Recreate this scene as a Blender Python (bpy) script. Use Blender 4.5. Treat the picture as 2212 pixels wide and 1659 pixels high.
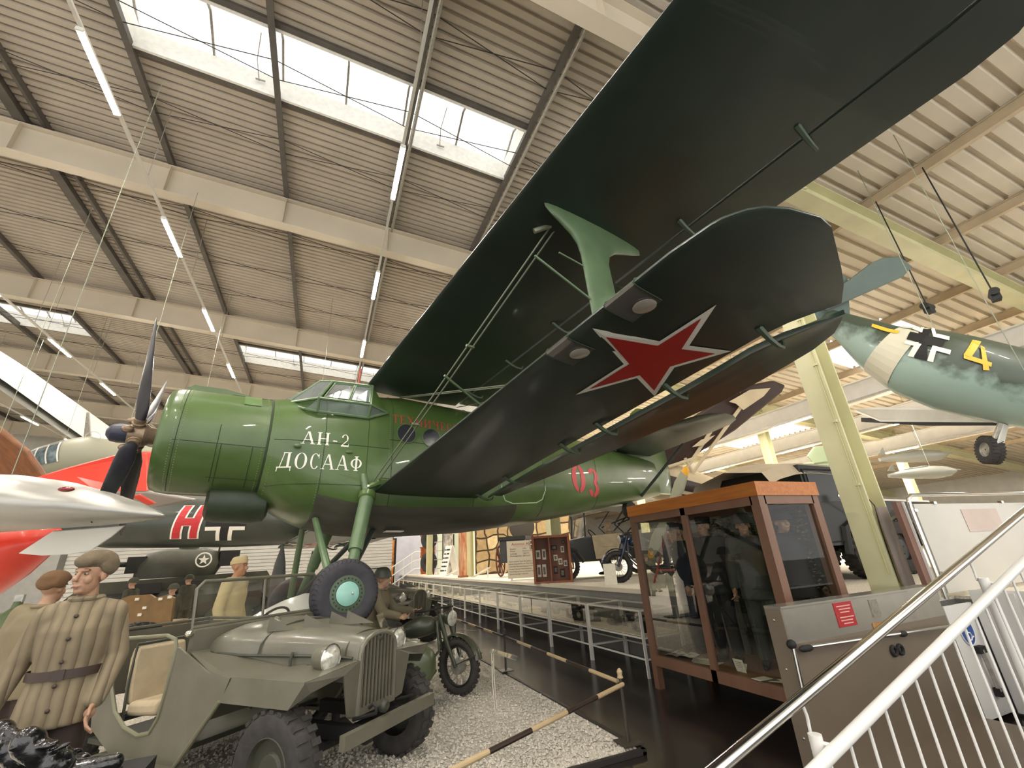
import bpy, bmesh, math, random
from mathutils import Vector, Matrix, Euler
random.seed(7)
PI = math.pi
for o in list(bpy.data.objects): bpy.data.objects.remove(o)
scene = bpy.context.scene
COL = scene.collection

# ---------------------------------------------------------------- camera
FPX, YAW, PIT, ROLL, CAMH = 923.87, 0.415232, 0.386218, -0.0593995, 1.7
Fw = Vector((math.sin(YAW)*math.cos(PIT), math.cos(YAW)*math.cos(PIT), math.sin(PIT)))
_r = Fw.cross(Vector((0, 0, 1))).normalized(); _u = _r.cross(Fw)
CR = math.cos(ROLL)*_r + math.sin(ROLL)*_u
CU = -math.sin(ROLL)*_r + math.cos(ROLL)*_u
CAM = Vector((0, 0, CAMH))
cam_data = bpy.data.cameras.new('camera'); cam = bpy.data.objects.new('camera', cam_data); COL.objects.link(cam)
cam_data.sensor_fit = 'HORIZONTAL'; cam_data.sensor_width = 36.0; cam_data.lens = FPX/2212*36.0
cam_data.clip_start = 0.05; cam_data.clip_end = 400
M3 = Matrix((CR, CU, -Fw)).transposed()
cam.matrix_world = Matrix.Translation(CAM) @ M3.to_4x4()
scene.camera = cam

# ---------------------------------------------------------------- world and exposure
world = bpy.data.worlds.new('overcast_daylight'); scene.world = world; world.use_nodes = True
bg = world.node_tree.nodes['Background']
bg.inputs[0].default_value = (1.0, 0.985, 0.95, 1); bg.inputs[1].default_value = 1.35
scene.view_settings.view_transform = 'Standard'; scene.view_settings.look = 'None'
scene.view_settings.gamma = 1.0; scene.view_settings.use_curve_mapping = False
scene.view_settings.exposure = 0.72
LAMP_STRENGTH = 260.0

# ---------------------------------------------------------------- photo pixel -> point
def ray(x, y): return (CR*(x-1106) - CU*(y-829.5) + Fw*FPX)/FPX
def at(x, y, t): return CAM + ray(x, y)*t
def onz(x, y, z=0.0):
    d = ray(x, y); return CAM + d*((z-CAMH)/d.z)
def onx(x, y, X):
    d = ray(x, y); return CAM + d*(X/d.x)
def ony(x, y, Y):
    d = ray(x, y); return CAM + d*(Y/d.y)

# ---------------------------------------------------------------- materials
MATS = {}
def lin(h):
    h = h.lstrip('#'); out = []
    for i in (0, 2, 4):
        c = int(h[i:i+2], 16)/255
        out.append(c/12.92 if c <= 0.04045 else ((c+0.055)/1.055)**2.4)
    return (*out, 1.0)
def mat(name, hexc, rough=0.5, metal=0.0, var=0.0, scale=3.0, bump=0.0, bscale=40.0, coat=0.0, hex2=None, spec=0.5, detail=4.0, stretch=None):
    if name in MATS: return MATS[name]
    m = bpy.data.materials.new(name); m.use_nodes = True; nt = m.node_tree; b = nt.nodes['Principled BSDF']
    b.inputs['Roughness'].default_value = rough; b.inputs['Metallic'].default_value = metal
    b.inputs['Coat Weight'].default_value = coat; b.inputs['Specular IOR Level'].default_value = spec
    c = lin(hexc); b.inputs['Base Color'].default_value = c
    tc = nt.nodes.new('ShaderNodeTexCoord'); vec = tc.outputs['Object']
    if stretch:
        mp = nt.nodes.new('ShaderNodeMapping'); mp.inputs['Scale'].default_value = stretch
        nt.links.new(vec, mp.inputs[0]); vec = mp.outputs[0]
    if var or hex2:
        n = nt.nodes.new('ShaderNodeTexNoise'); n.inputs['Scale'].default_value = scale; n.inputs['Detail'].default_value = detail
        nt.links.new(vec, n.inputs['Vector'])
        r = nt.nodes.new('ShaderNodeValToRGB')
        r.color_ramp.elements[0].position = 0.35; r.color_ramp.elements[1].position = 0.68
        if hex2: a, d = c, lin(hex2)
        else: a = tuple(v*(1-var) for v in c[:3])+(1,); d = tuple(min(1, v*(1+var)) for v in c[:3])+(1,)
        r.color_ramp.elements[0].color = a; r.color_ramp.elements[1].color = d
        nt.links.new(n.outputs['Fac'], r.inputs[0]); nt.links.new(r.outputs[0], b.inputs['Base Color'])
    if bump:
        n2 = nt.nodes.new('ShaderNodeTexNoise'); n2.inputs['Scale'].default_value = bscale; n2.inputs['Detail'].default_value = 3
        nt.links.new(vec, n2.inputs['Vector'])
        bp = nt.nodes.new('ShaderNodeBump'); bp.inputs['Strength'].default_value = bump; bp.inputs['Distance'].default_value = 0.01
        nt.links.new(n2.outputs['Fac'], bp.inputs['Height']); nt.links.new(bp.outputs[0], b.inputs['Normal'])
    MATS[name] = m; return m
def emit(name, hexc, s):
    if name in MATS: return MATS[name]
    m = bpy.data.materials.new(name); m.use_nodes = True; nt = m.node_tree
    b = nt.nodes['Principled BSDF']; b.inputs['Base Color'].default_value = lin(hexc)
    b.inputs['Emission Color'].default_value = lin(hexc); b.inputs['Emission Strength'].default_value = s
    MATS[name] = m; return m
def glass(name, tint='#ffffff', refl=0.12, rough=0.02, body=0.0, bodyhex='#888888'):
    """thin pane: clear, with a fresnel reflection and a diffuse body for dust or painted-in brightness"""
    if name in MATS: return MATS[name]
    m = bpy.data.materials.new(name); m.use_nodes = True; nt = m.node_tree; nt.nodes.clear()
    out = nt.nodes.new('ShaderNodeOutputMaterial'); tr = nt.nodes.new('ShaderNodeBsdfTransparent'); gl = nt.nodes.new('ShaderNodeBsdfGlossy')
    tr.inputs[0].default_value = lin(tint); gl.inputs['Roughness'].default_value = rough
    lw = nt.nodes.new('ShaderNodeLayerWeight'); lw.inputs[0].default_value = 0.25
    ml = nt.nodes.new('ShaderNodeMath'); ml.operation = 'MULTIPLY_ADD'; ml.inputs[1].default_value = 0.42; ml.inputs[2].default_value = refl
    nt.links.new(lw.outputs['Fresnel'], ml.inputs[0])
    mx = nt.nodes.new('ShaderNodeMixShader'); nt.links.new(ml.outputs[0], mx.inputs[0])
    nt.links.new(tr.outputs[0], mx.inputs[1]); nt.links.new(gl.outputs[0], mx.inputs[2]); res = mx
    if body:
        df = nt.nodes.new('ShaderNodeBsdfDiffuse'); df.inputs[0].default_value = lin(bodyhex)
        m2 = nt.nodes.new('ShaderNodeMixShader'); m2.inputs[0].default_value = body
        nt.links.new(mx.outputs[0], m2.inputs[1]); nt.links.new(df.outputs[0], m2.inputs[2]); res = m2
    nt.links.new(res.outputs[0], out.inputs[0]); MATS[name] = m; return m

# ---------------------------------------------------------------- mesh building
class MB:
    def __init__(s): s.v = []; s.f = []
    def add(s, vs, fs):
        k = len(s.v); s.v += [Vector(v) for v in vs]; s.f += [tuple(i+k for i in f) for f in fs]; return s
    def box(s, c, d, R=None):
        c = Vector(c); h = Vector(d)/2
        P = [Vector((x*h.x, y*h.y, z*h.z)) for z in (-1, 1) for y in (-1, 1) for x in (-1, 1)]
        if R is not None: P = [R @ p for p in P]
        return s.add([c+p for p in P], [(0, 2, 3, 1), (4, 5, 7, 6), (0, 1, 5, 4), (2, 6, 7, 3), (0, 4, 6, 2), (1, 3, 7, 5)])
    def bx(s, x0, x1, y0, y1, z0, z1): return s.box(((x0+x1)/2, (y0+y1)/2, (z0+z1)/2), (abs(x1-x0), abs(y1-y0), abs(z1-z0)))
    def loft(s, rings, caps=True, closed=True, loop=False):
        n = len(rings[0]); k = len(s.v)
        for r in rings: s.v += [Vector(p) for p in r]
        m = len(rings)
        for i in range(m if loop else m-1):
            a = k+i*n; b = k+((i+1) % m)*n
            for j in range(n if closed else n-1):
                j2 = (j+1) % n; s.f.append((a+j, a+j2, b+j2, b+j))
        if caps and not loop and closed:
            s.f.append(tuple(k+j for j in reversed(range(n)))); s.f.append(tuple(k+(m-1)*n+j for j in range(n)))
        return s
    @staticmethod
    def frame(d):
        d = Vector(d).normalized(); up = Vector((0, 0, 1)) if abs(d.z) < 0.95 else Vector((1, 0, 0))
        x = d.cross(up).normalized(); return x, x.cross(d)
    def ring(s, c, d, r, n, r2=None, ph=0.0):
        x, y = s.frame(d); c = Vector(c); r2 = r if r2 is None else r2
        return [c + x*(r*math.cos(2*PI*i/n+ph)) + y*(r2*math.sin(2*PI*i/n+ph)) for i in range(n)]
    def cyl(s, p0, p1, r0, r1=None, n=16, caps=True):
        d = Vector(p1)-Vector(p0); r1 = r0 if r1 is None else r1
        return s.loft([s.ring(p0, d, r0, n), s.ring(p1, d, r1, n)], caps)
    def lathe(s, prof, o, axis, n=24, caps=True):
        o = Vector(o); ax = Vector(axis).normalized()
        return s.loft([s.ring(o+ax*h, ax, max(r, 1e-4), n) for r, h in prof], caps)
    def tube(s, pts, r, n=8, closed=False, radii=None):
        P = [Vector(p) for p in pts]; m = len(P); rings = []; x = None
        for i in range(m):
            if closed: d = P[(i+1) % m]-P[i-1]
            else: d = P[min(i+1, m-1)]-P[max(i-1, 0)]
            d.normalize()
            if x is None: x, y = s.frame(d)
            else:
                x = (x - d*x.dot(d)).normalized()
            y = x.cross(d); rr = radii[i] if radii else r
            rings.append([P[i]+x*(rr*math.cos(2*PI*k/n))+y*(rr*math.sin(2*PI*k/n)) for k in range(n)])
        return s.loft(rings, True, True, closed)
    def torus(s, c, axis, R, r, n=32, m=10, r2=None):
        x, y = s.frame(axis); ax = Vector(axis).normalized(); c = Vector(c); r2 = r if r2 is None else r2; rings = []
        for i in range(n):
            a = 2*PI*i/n; e = x*math.cos(a)+y*math.sin(a)
            rings.append([c+e*(R+r*math.cos(2*PI*k/m))+ax*(r2*math.sin(2*PI*k/m)) for k in range(m)])
        return s.loft(rings, False, True, True)
    def prism(s, pts, vec):
        P = [Vector(p) for p in pts]; v = Vector(vec); return s.loft([P, [p+v for p in P]], True)
    def ball(s, c, r, n=12, m=8, R=None):
        c = Vector(c); r = Vector((r, r, r)) if isinstance(r, (int, float)) else Vector(r); rings = []
        for i in range(m+1):
            t = PI*i/m; q = []
            for k in range(n):
                a = 2*PI*k/n; p = Vector((r.x*math.sin(t)*math.cos(a), r.y*math.sin(t)*math.sin(a), r.z*math.cos(t)))
                q.append(c+(R @ p if R is not None else p))
            rings.append(q)
        return s.loft(rings[::-1], True)
    def quad(s, a, b, c, d): return s.add([a, b, c, d], [(0, 1, 2, 3)])
    def xf(s, M):
        s.v = [M @ v for v in s.v]; return s
    def mesh(s, name, smooth=35):
        me = bpy.data.meshes.new(name); me.from_pydata([tuple(v) for v in s.v], [], s.f)
        bm = bmesh.new(); bm.from_mesh(me); bmesh.ops.remove_doubles(bm, verts=bm.verts, dist=1e-5)
        bmesh.ops.recalc_face_normals(bm, faces=bm.faces); bm.to_mesh(me); bm.free()
        if smooth:
            me.shade_smooth(); me.set_sharp_from_angle(angle=math.radians(smooth))
        return me
    def build(s, name, m, parent=None, smooth=35, label=None):
        return link(name, s.mesh(name, smooth), m, parent, label)
def link(name, me, m, parent=None, label=None):
    o = bpy.data.objects.new(name, me); COL.objects.link(o)
    if m is not None and not me.materials: me.materials.append(m)
    if parent: o.parent = parent
    if label: o['label'] = label
    return o
def tag(o, label, cat, group=None):
    o['label'] = label; o['category'] = cat
    if group: o['group'] = group
    return o
def thing(name, label, cat, loc=(0, 0, 0), rotz=0.0, group=None):
    o = bpy.data.objects.new(name, None); COL.objects.link(o); o.location = loc; o.rotation_euler = (0, 0, rotz)
    o.empty_display_size = 0.1
    return tag(o, label, cat, group)
def struct(o): o['kind'] = 'structure'; return o
def copy_tree(o, parent=None):
    kids = [c for c in o.children]
    c = o.copy(); COL.objects.link(c); c.parent = parent
    for k in kids: copy_tree(k, c)
    return c
def bevel(o, w, seg=2):
    b = o.modifiers.new('bevel', 'BEVEL'); b.width = w; b.segments = seg; b.limit_method = 'ANGLE'; return o
def text_mesh(name, body, size, m, parent=None, loc=(0, 0, 0), rot=(0, 0, 0), align='LEFT', depth=0.0, sx=1.0, spacing=1.0):
    cu = bpy.data.curves.new(name, 'FONT'); cu.body = body; cu.size = size; cu.align_x = align; cu.extrude = depth
    cu.space_line = spacing; cu.resolution_u = 3
    t = bpy.data.objects.new(name+'_tmp', cu); COL.objects.link(t)
    dg = bpy.context.evaluated_depsgraph_get(); me = bpy.data.meshes.new_from_object(t.evaluated_get(dg)); me.name = name
    bpy.data.objects.remove(t); bpy.data.curves.remove(cu)
    for v in me.vertices: v.co.x *= sx
    me.materials.clear()
    o = link(name, me, m, parent); o.location = loc; o.rotation_euler = rot; return o
def lerp(a, b, t): return a+(b-a)*t
def interp(x, T):
    if x <= T[0][0]: return T[0][1:] if len(T[0]) > 2 else T[0][1]
    for (p, q) in zip(T, T[1:]):
        if x <= q[0]:
            t = (x-p[0])/(q[0]-p[0]); r = tuple(lerp(u, v, t) for u, v in zip(p[1:], q[1:]))
            return r if len(r) > 1 else r[0]
    return T[-1][1:] if len(T[-1]) > 2 else T[-1][1]
# ================================================================ STRUCTURE
m_floor = mat('dark_screed', '#2b2624', 0.18, var=0.22, scale=1.3, bump=0.05, bscale=60)
m_gravel = mat('gravel', '#c9c2b4', 0.95, var=0.35, scale=55, bump=0.9, bscale=90)
m_gravelw = mat('white_gravel', '#e6ddcb', 0.95, var=0.2, scale=50, bump=0.9, bscale=80)
m_kerb = mat('kerb_dark', '#2a2522', 0.6, var=0.2)
m_fascia = mat('grey_fascia', '#76746f', 0.55, var=0.12, scale=6, stretch=(1, 8, 1))
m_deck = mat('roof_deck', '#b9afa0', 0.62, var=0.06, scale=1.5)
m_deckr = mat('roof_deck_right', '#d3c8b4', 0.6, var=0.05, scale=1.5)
m_beam = mat('beam_paint', '#cdc2ae', 0.5, var=0.05, scale=0.8)
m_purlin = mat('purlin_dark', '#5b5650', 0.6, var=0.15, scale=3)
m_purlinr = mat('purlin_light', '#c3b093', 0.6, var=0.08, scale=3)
m_yellow = mat('column_yellow', '#cdc9a0', 0.45, var=0.06, scale=2)
m_white = mat('white_paint', '#e4e1da', 0.45, var=0.04, scale=4)
m_whitewall = mat('white_wall', '#cfccc4', 0.7, var=0.06, scale=2)
m_black = mat('black_rubber', '#1b1a19', 0.7, var=0.2, scale=8)
m_steel = mat('brushed_steel', '#b9b4ab', 0.28, 0.9, var=0.08, scale=6)
m_rod = mat('rod_dark', '#3b332c', 0.6)
m_galv = mat('galvanised', '#a9a59c', 0.4, 0.5, var=0.15, scale=20)

struct(MB().bx(-30, 40, -6, 50, -0.2, 0.0).build('floor', m_floor))
# gravel bed, raised a little behind a dark edging strip
bed = struct(MB().bx(-24, 2.84, 4.06, 42, 0.002, 0.03).build('floor_gravel_bed', m_gravel))
k = MB().bx(2.84, 2.88, 4.02, 42, 0.002, 0.045).bx(-6, 2.88, 4.02, 4.06, 0.002, 0.045)
struct(k.build('trim_1', m_kerb))
# loose stones that can be seen one by one but not counted
def stones(name, n, rect, z, s0, s1, m, skip=None):
    mb = MB(); rnd = random.Random(3)
    for _ in range(n):
        x = rnd.uniform(rect[0], rect[1]); y = rect[2]+(rect[3]-rect[2])*rnd.random()**1.6
        s = rnd.uniform(s0, s1); c = Vector((x, y, z+s*0.25)); a = rnd.uniform(0, 6.28)
        p = []
        for i in range(4): p.append(c+Vector((math.cos(a+i*1.57)*s*rnd.uniform(.7, 1.2), math.sin(a+i*1.57)*s*rnd.uniform(.7, 1.2), 0)))
        mb.add(p+[c+Vector((rnd.uniform(-.3, .3)*s, rnd.uniform(-.3, .3)*s, s*rnd.uniform(.5, .9)))], [(0, 1, 4), (1, 2, 4), (2, 3, 4), (3, 0, 4)])
    o = mb.build(name, m, None, 0); o['kind'] = 'stuff'; return o
st = stones('gravel', 16000, (-1.5, 2.82, 4.1, 11), 0.03, 0.012, 0.026, mat('gravel_stone', '#d6cfc1', 0.9, hex2='#a29a8c', scale=70))
tag(st, 'pale loose gravel around the jeep and motorcycle wheels', 'gravel')

# platform
struct(MB().bx(5.3, 40, 3.42, 48, 0, 1.02).bx(5.9, 40, 3.0, 3.42, 0, 1.02).bx(6.5, 40, -6, 3.0, 0, 1.02).build('floor_platform', m_fascia))
struct(MB().bx(5.36, 40, 3.45, 48, 1.02, 1.05).bx(5.9, 40, 3.0, 3.45, 1.02, 1.05).bx(6.5, 40, 2.0, 3.0, 1.02, 1.05).build('floor_platform_gravel', m_gravelw))
struct(MB().bx(5.28, 5.36, 3.42, 48, 0.99, 1.06).build('trim_2', m_beam))

# walls
struct(MB().bx(-30, 40, 48, 48.3, 0, 14).build('wall_back', m_whitewall))
struct(MB().bx(-30.3, -30, 4, 48, 0, 16).build('wall_left', m_whitewall))
struct(MB().bx(40, 40.3, -6, 48, 0, 8).build('wall_right', m_whitewall))
struct(MB().bx(6.28, 6.4, -6, 48, 7.75, 12.6).build('wall_upper', m_whitewall))

# ---- left hall roof
RS = -0.078
def zr(X, z0): return z0+RS*X
PX = [3.8, 0.98, -1.98, -4.85, -8.0, -11.2, -14.1, -17.0, -20.0, -23.0]
BY = [3.6, 11.5, 19.65, 27.8, 36.0, 44.0]
SKY = [(-4.85, 3.8, 6.75, 8.25), (-4.85, 3.8, 22.8, 24.8), (-17.0, -11.2, 22.8, 24.8), (-17.0, -11.2, 6.75, 8.25), (-4.85, 3.8, 39.0, 41.0)]
def deck(name, xs, y0, y1, zf, m, holes, pitch=0.205, dep=0.07):
    mb = MB()
    prof = []
    y = y0
    while y < y1-1e-6:
        prof += [(y, 0), (y+pitch*.62, 0), (y+pitch*.72, dep), (y+pitch*.9, dep)]; y += pitch
    for xa, xb in zip(xs, xs[1:]):
        run = []
        def flush():
            if len(run) > 1:
                mb.loft([[(xa, yy, zf(xa)+d) for yy, d in run], [(xb, yy, zf(xb)+d) for yy, d in run]], False, False)
        for yy, d in prof:
            inside = any(h[0]-.01 <= xa and xb <= h[1]+.01 and h[2] < yy < h[3] for h in holes)
            if inside: flush(); run = []
            else: run.append((yy, d))
        flush()
    return struct(mb.build(name, m, None, 20))
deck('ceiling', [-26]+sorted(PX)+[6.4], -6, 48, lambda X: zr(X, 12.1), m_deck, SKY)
def ibeam(name, y, x0, x1, zf, dep, fw, tw, tf, m, stiff=()):
    mb = MB()
    for za, zb, w in ((0, tf, fw), (tf, dep-tf, tw), (dep-tf, dep, fw)):
        mb.loft([[(X, y-w/2, zf(X)+za), (X, y+w/2, zf(X)+za), (X, y+w/2, zf(X)+zb), (X, y-w/2, zf(X)+zb)] for X in (x0, x1)])
    for X in stiff: mb.bx(X-.008, X+.008, y-fw/2+.01, y+fw/2-.01, zf(X)+tf, zf(X)+dep-tf)
    return struct(mb.build(name, m, None, 20))
for y in BY: ibeam('roof_beam', y, -26, 6.28, lambda X: zr(X, 10.92), 0.93, 0.32, 0.02, 0.025, m_beam, PX)
for i, X in enumerate(PX):
    w = 0.16 if X == -8.0 else 0.06
    mb = MB(); z = zr(X, 11.87)
    mb.bx(X-w/2, X+w/2, -6, 48, z+0.012, z+.23).bx(X-w/2-.035, X+w/2+.035, -6, 48, z, z+.012)
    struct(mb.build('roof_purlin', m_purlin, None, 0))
    if X == -8.0: struct(MB().bx(X+.42, X+.49, -6, 48, z, z+.23).build('roof_purlin', m_purlin, None, 0))
    if X in (3.8, 0.98): struct(MB().cyl((X+.13, -6, z-.02), (X+.13, 48, z-.02), .045, n=10).build('roof_conduit', m_galv))
# crossed wind-bracing rods just under the deck
for y0, y1 in zip([-4.5]+BY, BY):
    for fr in (.22, .5, .76):
        ya = lerp(y0, y1, fr)
        for s in (-1, 1):
            P = [(X, ya+(s*.22 if j % 2 else -s*.22), zr(X, 11.95)) for j, X in enumerate(sorted(PX)+[6.2])]
            struct(MB().tube(P, 0.011, 5).build('roof_bracing', m_rod))
m_curb = mat('curb_white', '#eceae2', 0.5, var=0.06, scale=9)
m_glaze = glass('skylight_glazing', '#ffffff', 0.02, 0.05)
for x0, x1, y0, y1 in SKY:
    w = struct(thing('window_1', 'roof light', 'window')); del w['category'], w['label']
    c = MB()
    for ya, yb in ((y0-.06, y0), (y1, y1+.06)):
        c.loft([[(X, ya, zr(X, 12.0)), (X, yb, zr(X, 12.0)), (X, yb, zr(X, 12.62)), (X, ya, zr(X, 12.62))] for X in (x0, x1)])
    for X in (x0, x1): c.loft([[(X-.03, y, zr(X, 12.1)), (X+.03, y, zr(X, 12.1)), (X+.03, y, zr(X, 12.62)), (X-.03, y, zr(X, 12.62))] for y in (y0, y1)])
    c.build('curb', m_curb, w, 0)
    fl = MB()
    for ya, yb in ((y0-.18, y0-.06), (y1+.06, y1+.18)):
        fl.loft([[(X, ya, zr(X, 12.02)), (X, yb, zr(X, 12.02)), (X, yb, zr(X, 12.1)), (X, ya, zr(X, 12.1))] for X in (x0, x1)])
    fl.build('curb_strip', m_purlin, w, 0)  # dark strips just outside the long curb sides
    n = 6; pw = (x1-x0)/n; ym = (y0+y1)/2
    for i in range(n+1):
        X = x0+pw*i
        MB().loft([[(X-.025, y, zr(X, zz)), (X+.025, y, zr(X, zz)), (X+.025, y, zr(X, zz+.05)), (X-.025, y, zr(X, zz+.05))] for y, zz in ((y0, 12.6), (ym, 12.95), (y1, 12.6))], True).build('mullion', m_galv, w, 0)
    for i in range(n):
        xa, xb = x0+pw*i+.03, x0+pw*(i+1)-.03
        MB().loft([[(xa, y, zr(xa, zz)), (xb, y, zr(xb, zz))] for y, zz in ((y0, 12.62), (ym, 12.97), (y1, 12.62))], False, False).build('pane', m_glaze, w, 0)
    # opener rods
    for X in (lerp(x0, x1, .28), lerp(x0, x1, .78)):
        MB().tube([(X, y1-.05, zr(X, 12.25)), (X-.05, y1-.35, zr(X, 12.55)), (X+.02, ym, zr(X, 12.9))], .012, 6).tube([(X-.08, y1-.05, zr(X, 12.3)), (X+.12, y1-.05, zr(X, 12.3))], .02, 6).build('opener', m_galv, w)

# ---- right hall roof
def zq(X, z0): return z0-0.094*X
PXR = [6.9, 9.35, 11.8, 14.25, 16.7, 19.15, 21.6, 24.05, 26.5, 29, 31.5]
SKYR = [(14.25, 16.7, 5.6, 8.0), (19.15, 21.6, 13, 17), (16.7, 19.15, 24, 30)]
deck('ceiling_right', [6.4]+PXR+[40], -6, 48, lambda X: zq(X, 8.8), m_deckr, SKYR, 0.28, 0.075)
for y in (3.35, 11.5, 19.65, 27.8, 36): ibeam('roof_beam_yellow', y, 6.2, 40, lambda X: zq(X, 8.16), 0.42, 0.3, 0.02, 0.022, m_yellow)
for X in PXR:
    z = zq(X, 8.58)
    struct(MB().bx(X-.05, X+.05, -6, 48, z, z+.012).bx(X-.012, X+.012, -6, 48, z+.012, z+.2).bx(X-.05, X+.05, -6, 48, z+.2, z+.215).build('roof_purlin_right', m_purlinr, None, 0))
for X, z in ((15.6, 5.75), (19.4, 5.55), (24.0, 5.3)):
    struct(MB().bx(X-.03, X+.03, 2, 48, z+.03, z+.62).bx(X-.16, X+.16, 2, 48, z, z+.03).bx(X-.16, X+.16, 2, 48, z+.62, z+.65).build('roof_girder', m_white, None, 0))
    struct(MB().bx(X-.34, X-.24, 2, 48, z-.02, z+.05).build('roof_cable_tray', m_galv, None, 0))
# ---- columns of the platform front
def column(y, x=6.1, z0=1.02, z1=7.7):
    w = struct(thing('column', 'c', 'c', (x, y, 0))); del w['category'], w['label']
    MB().bx(-.16, -.14, -.15, .15, z0, z1).build('flange', m_yellow, w, 0)
    MB().bx(.14, .16, -.15, .15, z0, z1).build('flange', m_yellow, w, 0)
    MB().bx(-.14, .14, -.008, .008, z0, z1).build('web', m_yellow, w, 0)
    MB().prism([(.16, -.1, z1-.55), (.16, -.1, z1+.25), (1.5, -.1, z1-.02)], (0, .2, 0)).build('haunch', m_yellow, w, 0)
    return w
c0 = column(3.35); column(11.5); column(19.65); column(27.8)
for x, y in ((16.0, 11.5), (16.0, 19.65), (25.0, 3.35), (25, 11.5), (25, 19.65)): column(y, x, 0, 7.0)
m_cond = mat('conduit_yellow', '#c2bd85', .5)
MB().tube([(-.17, -.1, 1.3), (-.17, -.1, 7.4)], .008, 6).build('cable', m_cond, c0)
for z in (2.3, 3.1, 3.9, 4.6, 5.3): MB().box((-.17, -.1, z), (.03, .05, .03)).build('cable_clip', m_yellow, c0)
rb = MB().box((0.0, -.03, 2.15), (.06, .05, .07)).build('alarm_box', mat('alarm_red', '#b8321f', .4), c0, label='small red box')
MB().tube([(.02, -.05, 2.15), (.06, -.08, 2.05), (0, -.09, 1.8), (-.03, -.09, 1.2)], .006, 6).build('cable', m_rod, c0)
# ================================================================ STRIP LIGHTS
m_rail = mat('rail_grey', '#cfccc3', 0.4, 0.2)
m_house = mat('lamp_housing', '#dedbd2', 0.4)
m_tube = emit('lamp_tube', '#fff7ea', LAMP_STRENGTH)
RZ = 10.05
rails = []
for X, name in ((0.78, 'nearest the aircraft cockpit'), (-4.43, 'above the propeller'), (-9.87, 'over the silver wing'), (-15.2, 'far left of the hall')):
    r = MB().bx(X-.03, X+.03, -5, 47, RZ, RZ+.05).build('lighting_rail', m_rail, None, 0)
    tag(r, 'long grey lighting rail hung under the roof, the one '+name, 'rail', 'lighting rails'); rails.append(r)
    for y in (0.5, 5, 9.6, 13.5, 18, 22.5, 26.2, 30.5, 34.5, 38.5): MB().cyl((X, y, RZ+.05), (X, y, zr(X, 12.0)), .008, n=6).build('hanger', m_galv, r)
def make_lamp():
    t = thing('strip_light', '', 'lamp')
    MB().bx(-.055, .055, 0, 1.53, -.055, 0.0).build('housing', m_house, t, 0)
    MB().bx(-.045, .045, .02, 1.51, -.068, -.055).build('diffuser', m_tube, t, 0)
    MB().bx(-.052, .052, -.012, .012, -.08, 0).build('end_cap', m_house, t, 0)
    MB().bx(-.052, .052, 1.52, 1.545, -.08, 0).build('end_cap', m_house, t, 0)
    return t
lamp0 = make_lamp(); first = True
ordn = ['nearest', 'second', 'third', 'fourth', 'fifth', 'sixth', 'seventh', 'eighth', 'ninth', 'tenth', 'eleventh']
LX = {0.78: ('the rail by the cockpit', [6.8, 11.36, 15.95, 20.5, 25.1, 29.7, -2.2, 2.2]), -4.43: ('the rail above the propeller', [6.43, 10.82, 15.2, 19.68, 24.1, 28.5, 33, 2.0, -2.4]),
      -9.87: ('the rail over the silver wing', [19.0, 23.35, 27.7, 32.0, 36.4, 14.6, 10.2, 5.8, 1.4]), -15.2: ('the rail far left', [20.5, 25, 29.5, 34, 38.5])}
for X, (nm, ys) in LX.items():
    vis = [y for y in ys if y > 4]
    for i, y in enumerate(ys):
        t = lamp0 if first else copy_tree(lamp0); first = False
        t.location = (X, y, RZ)
        o = sorted(vis).index(y) if y in vis else 0
        t['label'] = ('%s lit strip light along %s' % (ordn[o], nm)) if y in vis else ('lit strip light %s behind the photographer on %s' % ('just' if y > 0 else 'well', nm))
        t['category'] = 'lamp'; t['group'] = 'roof strip lights'
# unseen fill lamps added over the platform; right hall rows on white girders
for X, z, ys in ((8.2, 7.25, (-4.8, -2.6)), (8.3, 7.25, (13.2, 15.8, 21.4, 24, 30)), (15.2, 5.72, (4.5, 9, 13.5, 18, 24, 30)), (19.0, 5.52, (7, 11.5, 16, 20.5, 26, 32)), (23.6, 5.28, (5, 10, 15, 20))):
    for i, y in enumerate(ys):
        t = copy_tree(lamp0); t.location = (X, y, z)
        t['label'] = '%s lit strip light along the %s row of the right hall' % (ordn[i], {8.2: 'added unseen fill', 11.2: 'rear platform bay', 8.3: 'added hidden fill', 15.2: 'nearest', 19.0: 'middle', 23.6: 'farthest'}[X]); t['group'] = 'right hall strip lights'
# ================================================================ THE GREEN BIPLANE
AA = Vector((0.9786, 0.2052, -0.0177)); AB = Vector((0.206, -0.9765, 0.064)); AU = Vector((0.0042, 0.0662, 0.9978)); AP = Vector((-2.554, 7.425, 3.608))
AA.normalize(); AB = (AB-AA*AB.dot(AA)).normalized(); AU = AB.cross(AA); AU = AU if AU.z > 0 else -AU
def onb(x, y, b):
    d = ray(x, y); t = (b-(CAM-AP).dot(AB))/d.dot(AB); Q = CAM+d*t-AP; return Q.dot(AA), Q.dot(AU)
def onc(x, y, c):
    d = ray(x, y); t = (c-(CAM-AP).dot(AU))/d.dot(AU); Q = CAM+d*t-AP; return Q.dot(AA), Q.dot(AB)
def L(a, b, c): return Vector((a, -b, c))
plane = thing('biplane', 'big green biplane with red star under its lower wing, propeller at left', 'aircraft')
plane.matrix_world = Matrix(((AA.x, -AB.x, AU.x, AP.x), (AA.y, -AB.y, AU.y, AP.y), (AA.z, -AB.z, AU.z, AP.z), (0, 0, 0, 1)))
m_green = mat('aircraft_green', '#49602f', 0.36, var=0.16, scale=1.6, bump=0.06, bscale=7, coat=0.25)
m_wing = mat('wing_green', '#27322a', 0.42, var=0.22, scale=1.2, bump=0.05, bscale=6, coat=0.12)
m_light = mat('strut_green', '#5d7352', 0.4, var=0.1, scale=5)
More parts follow.
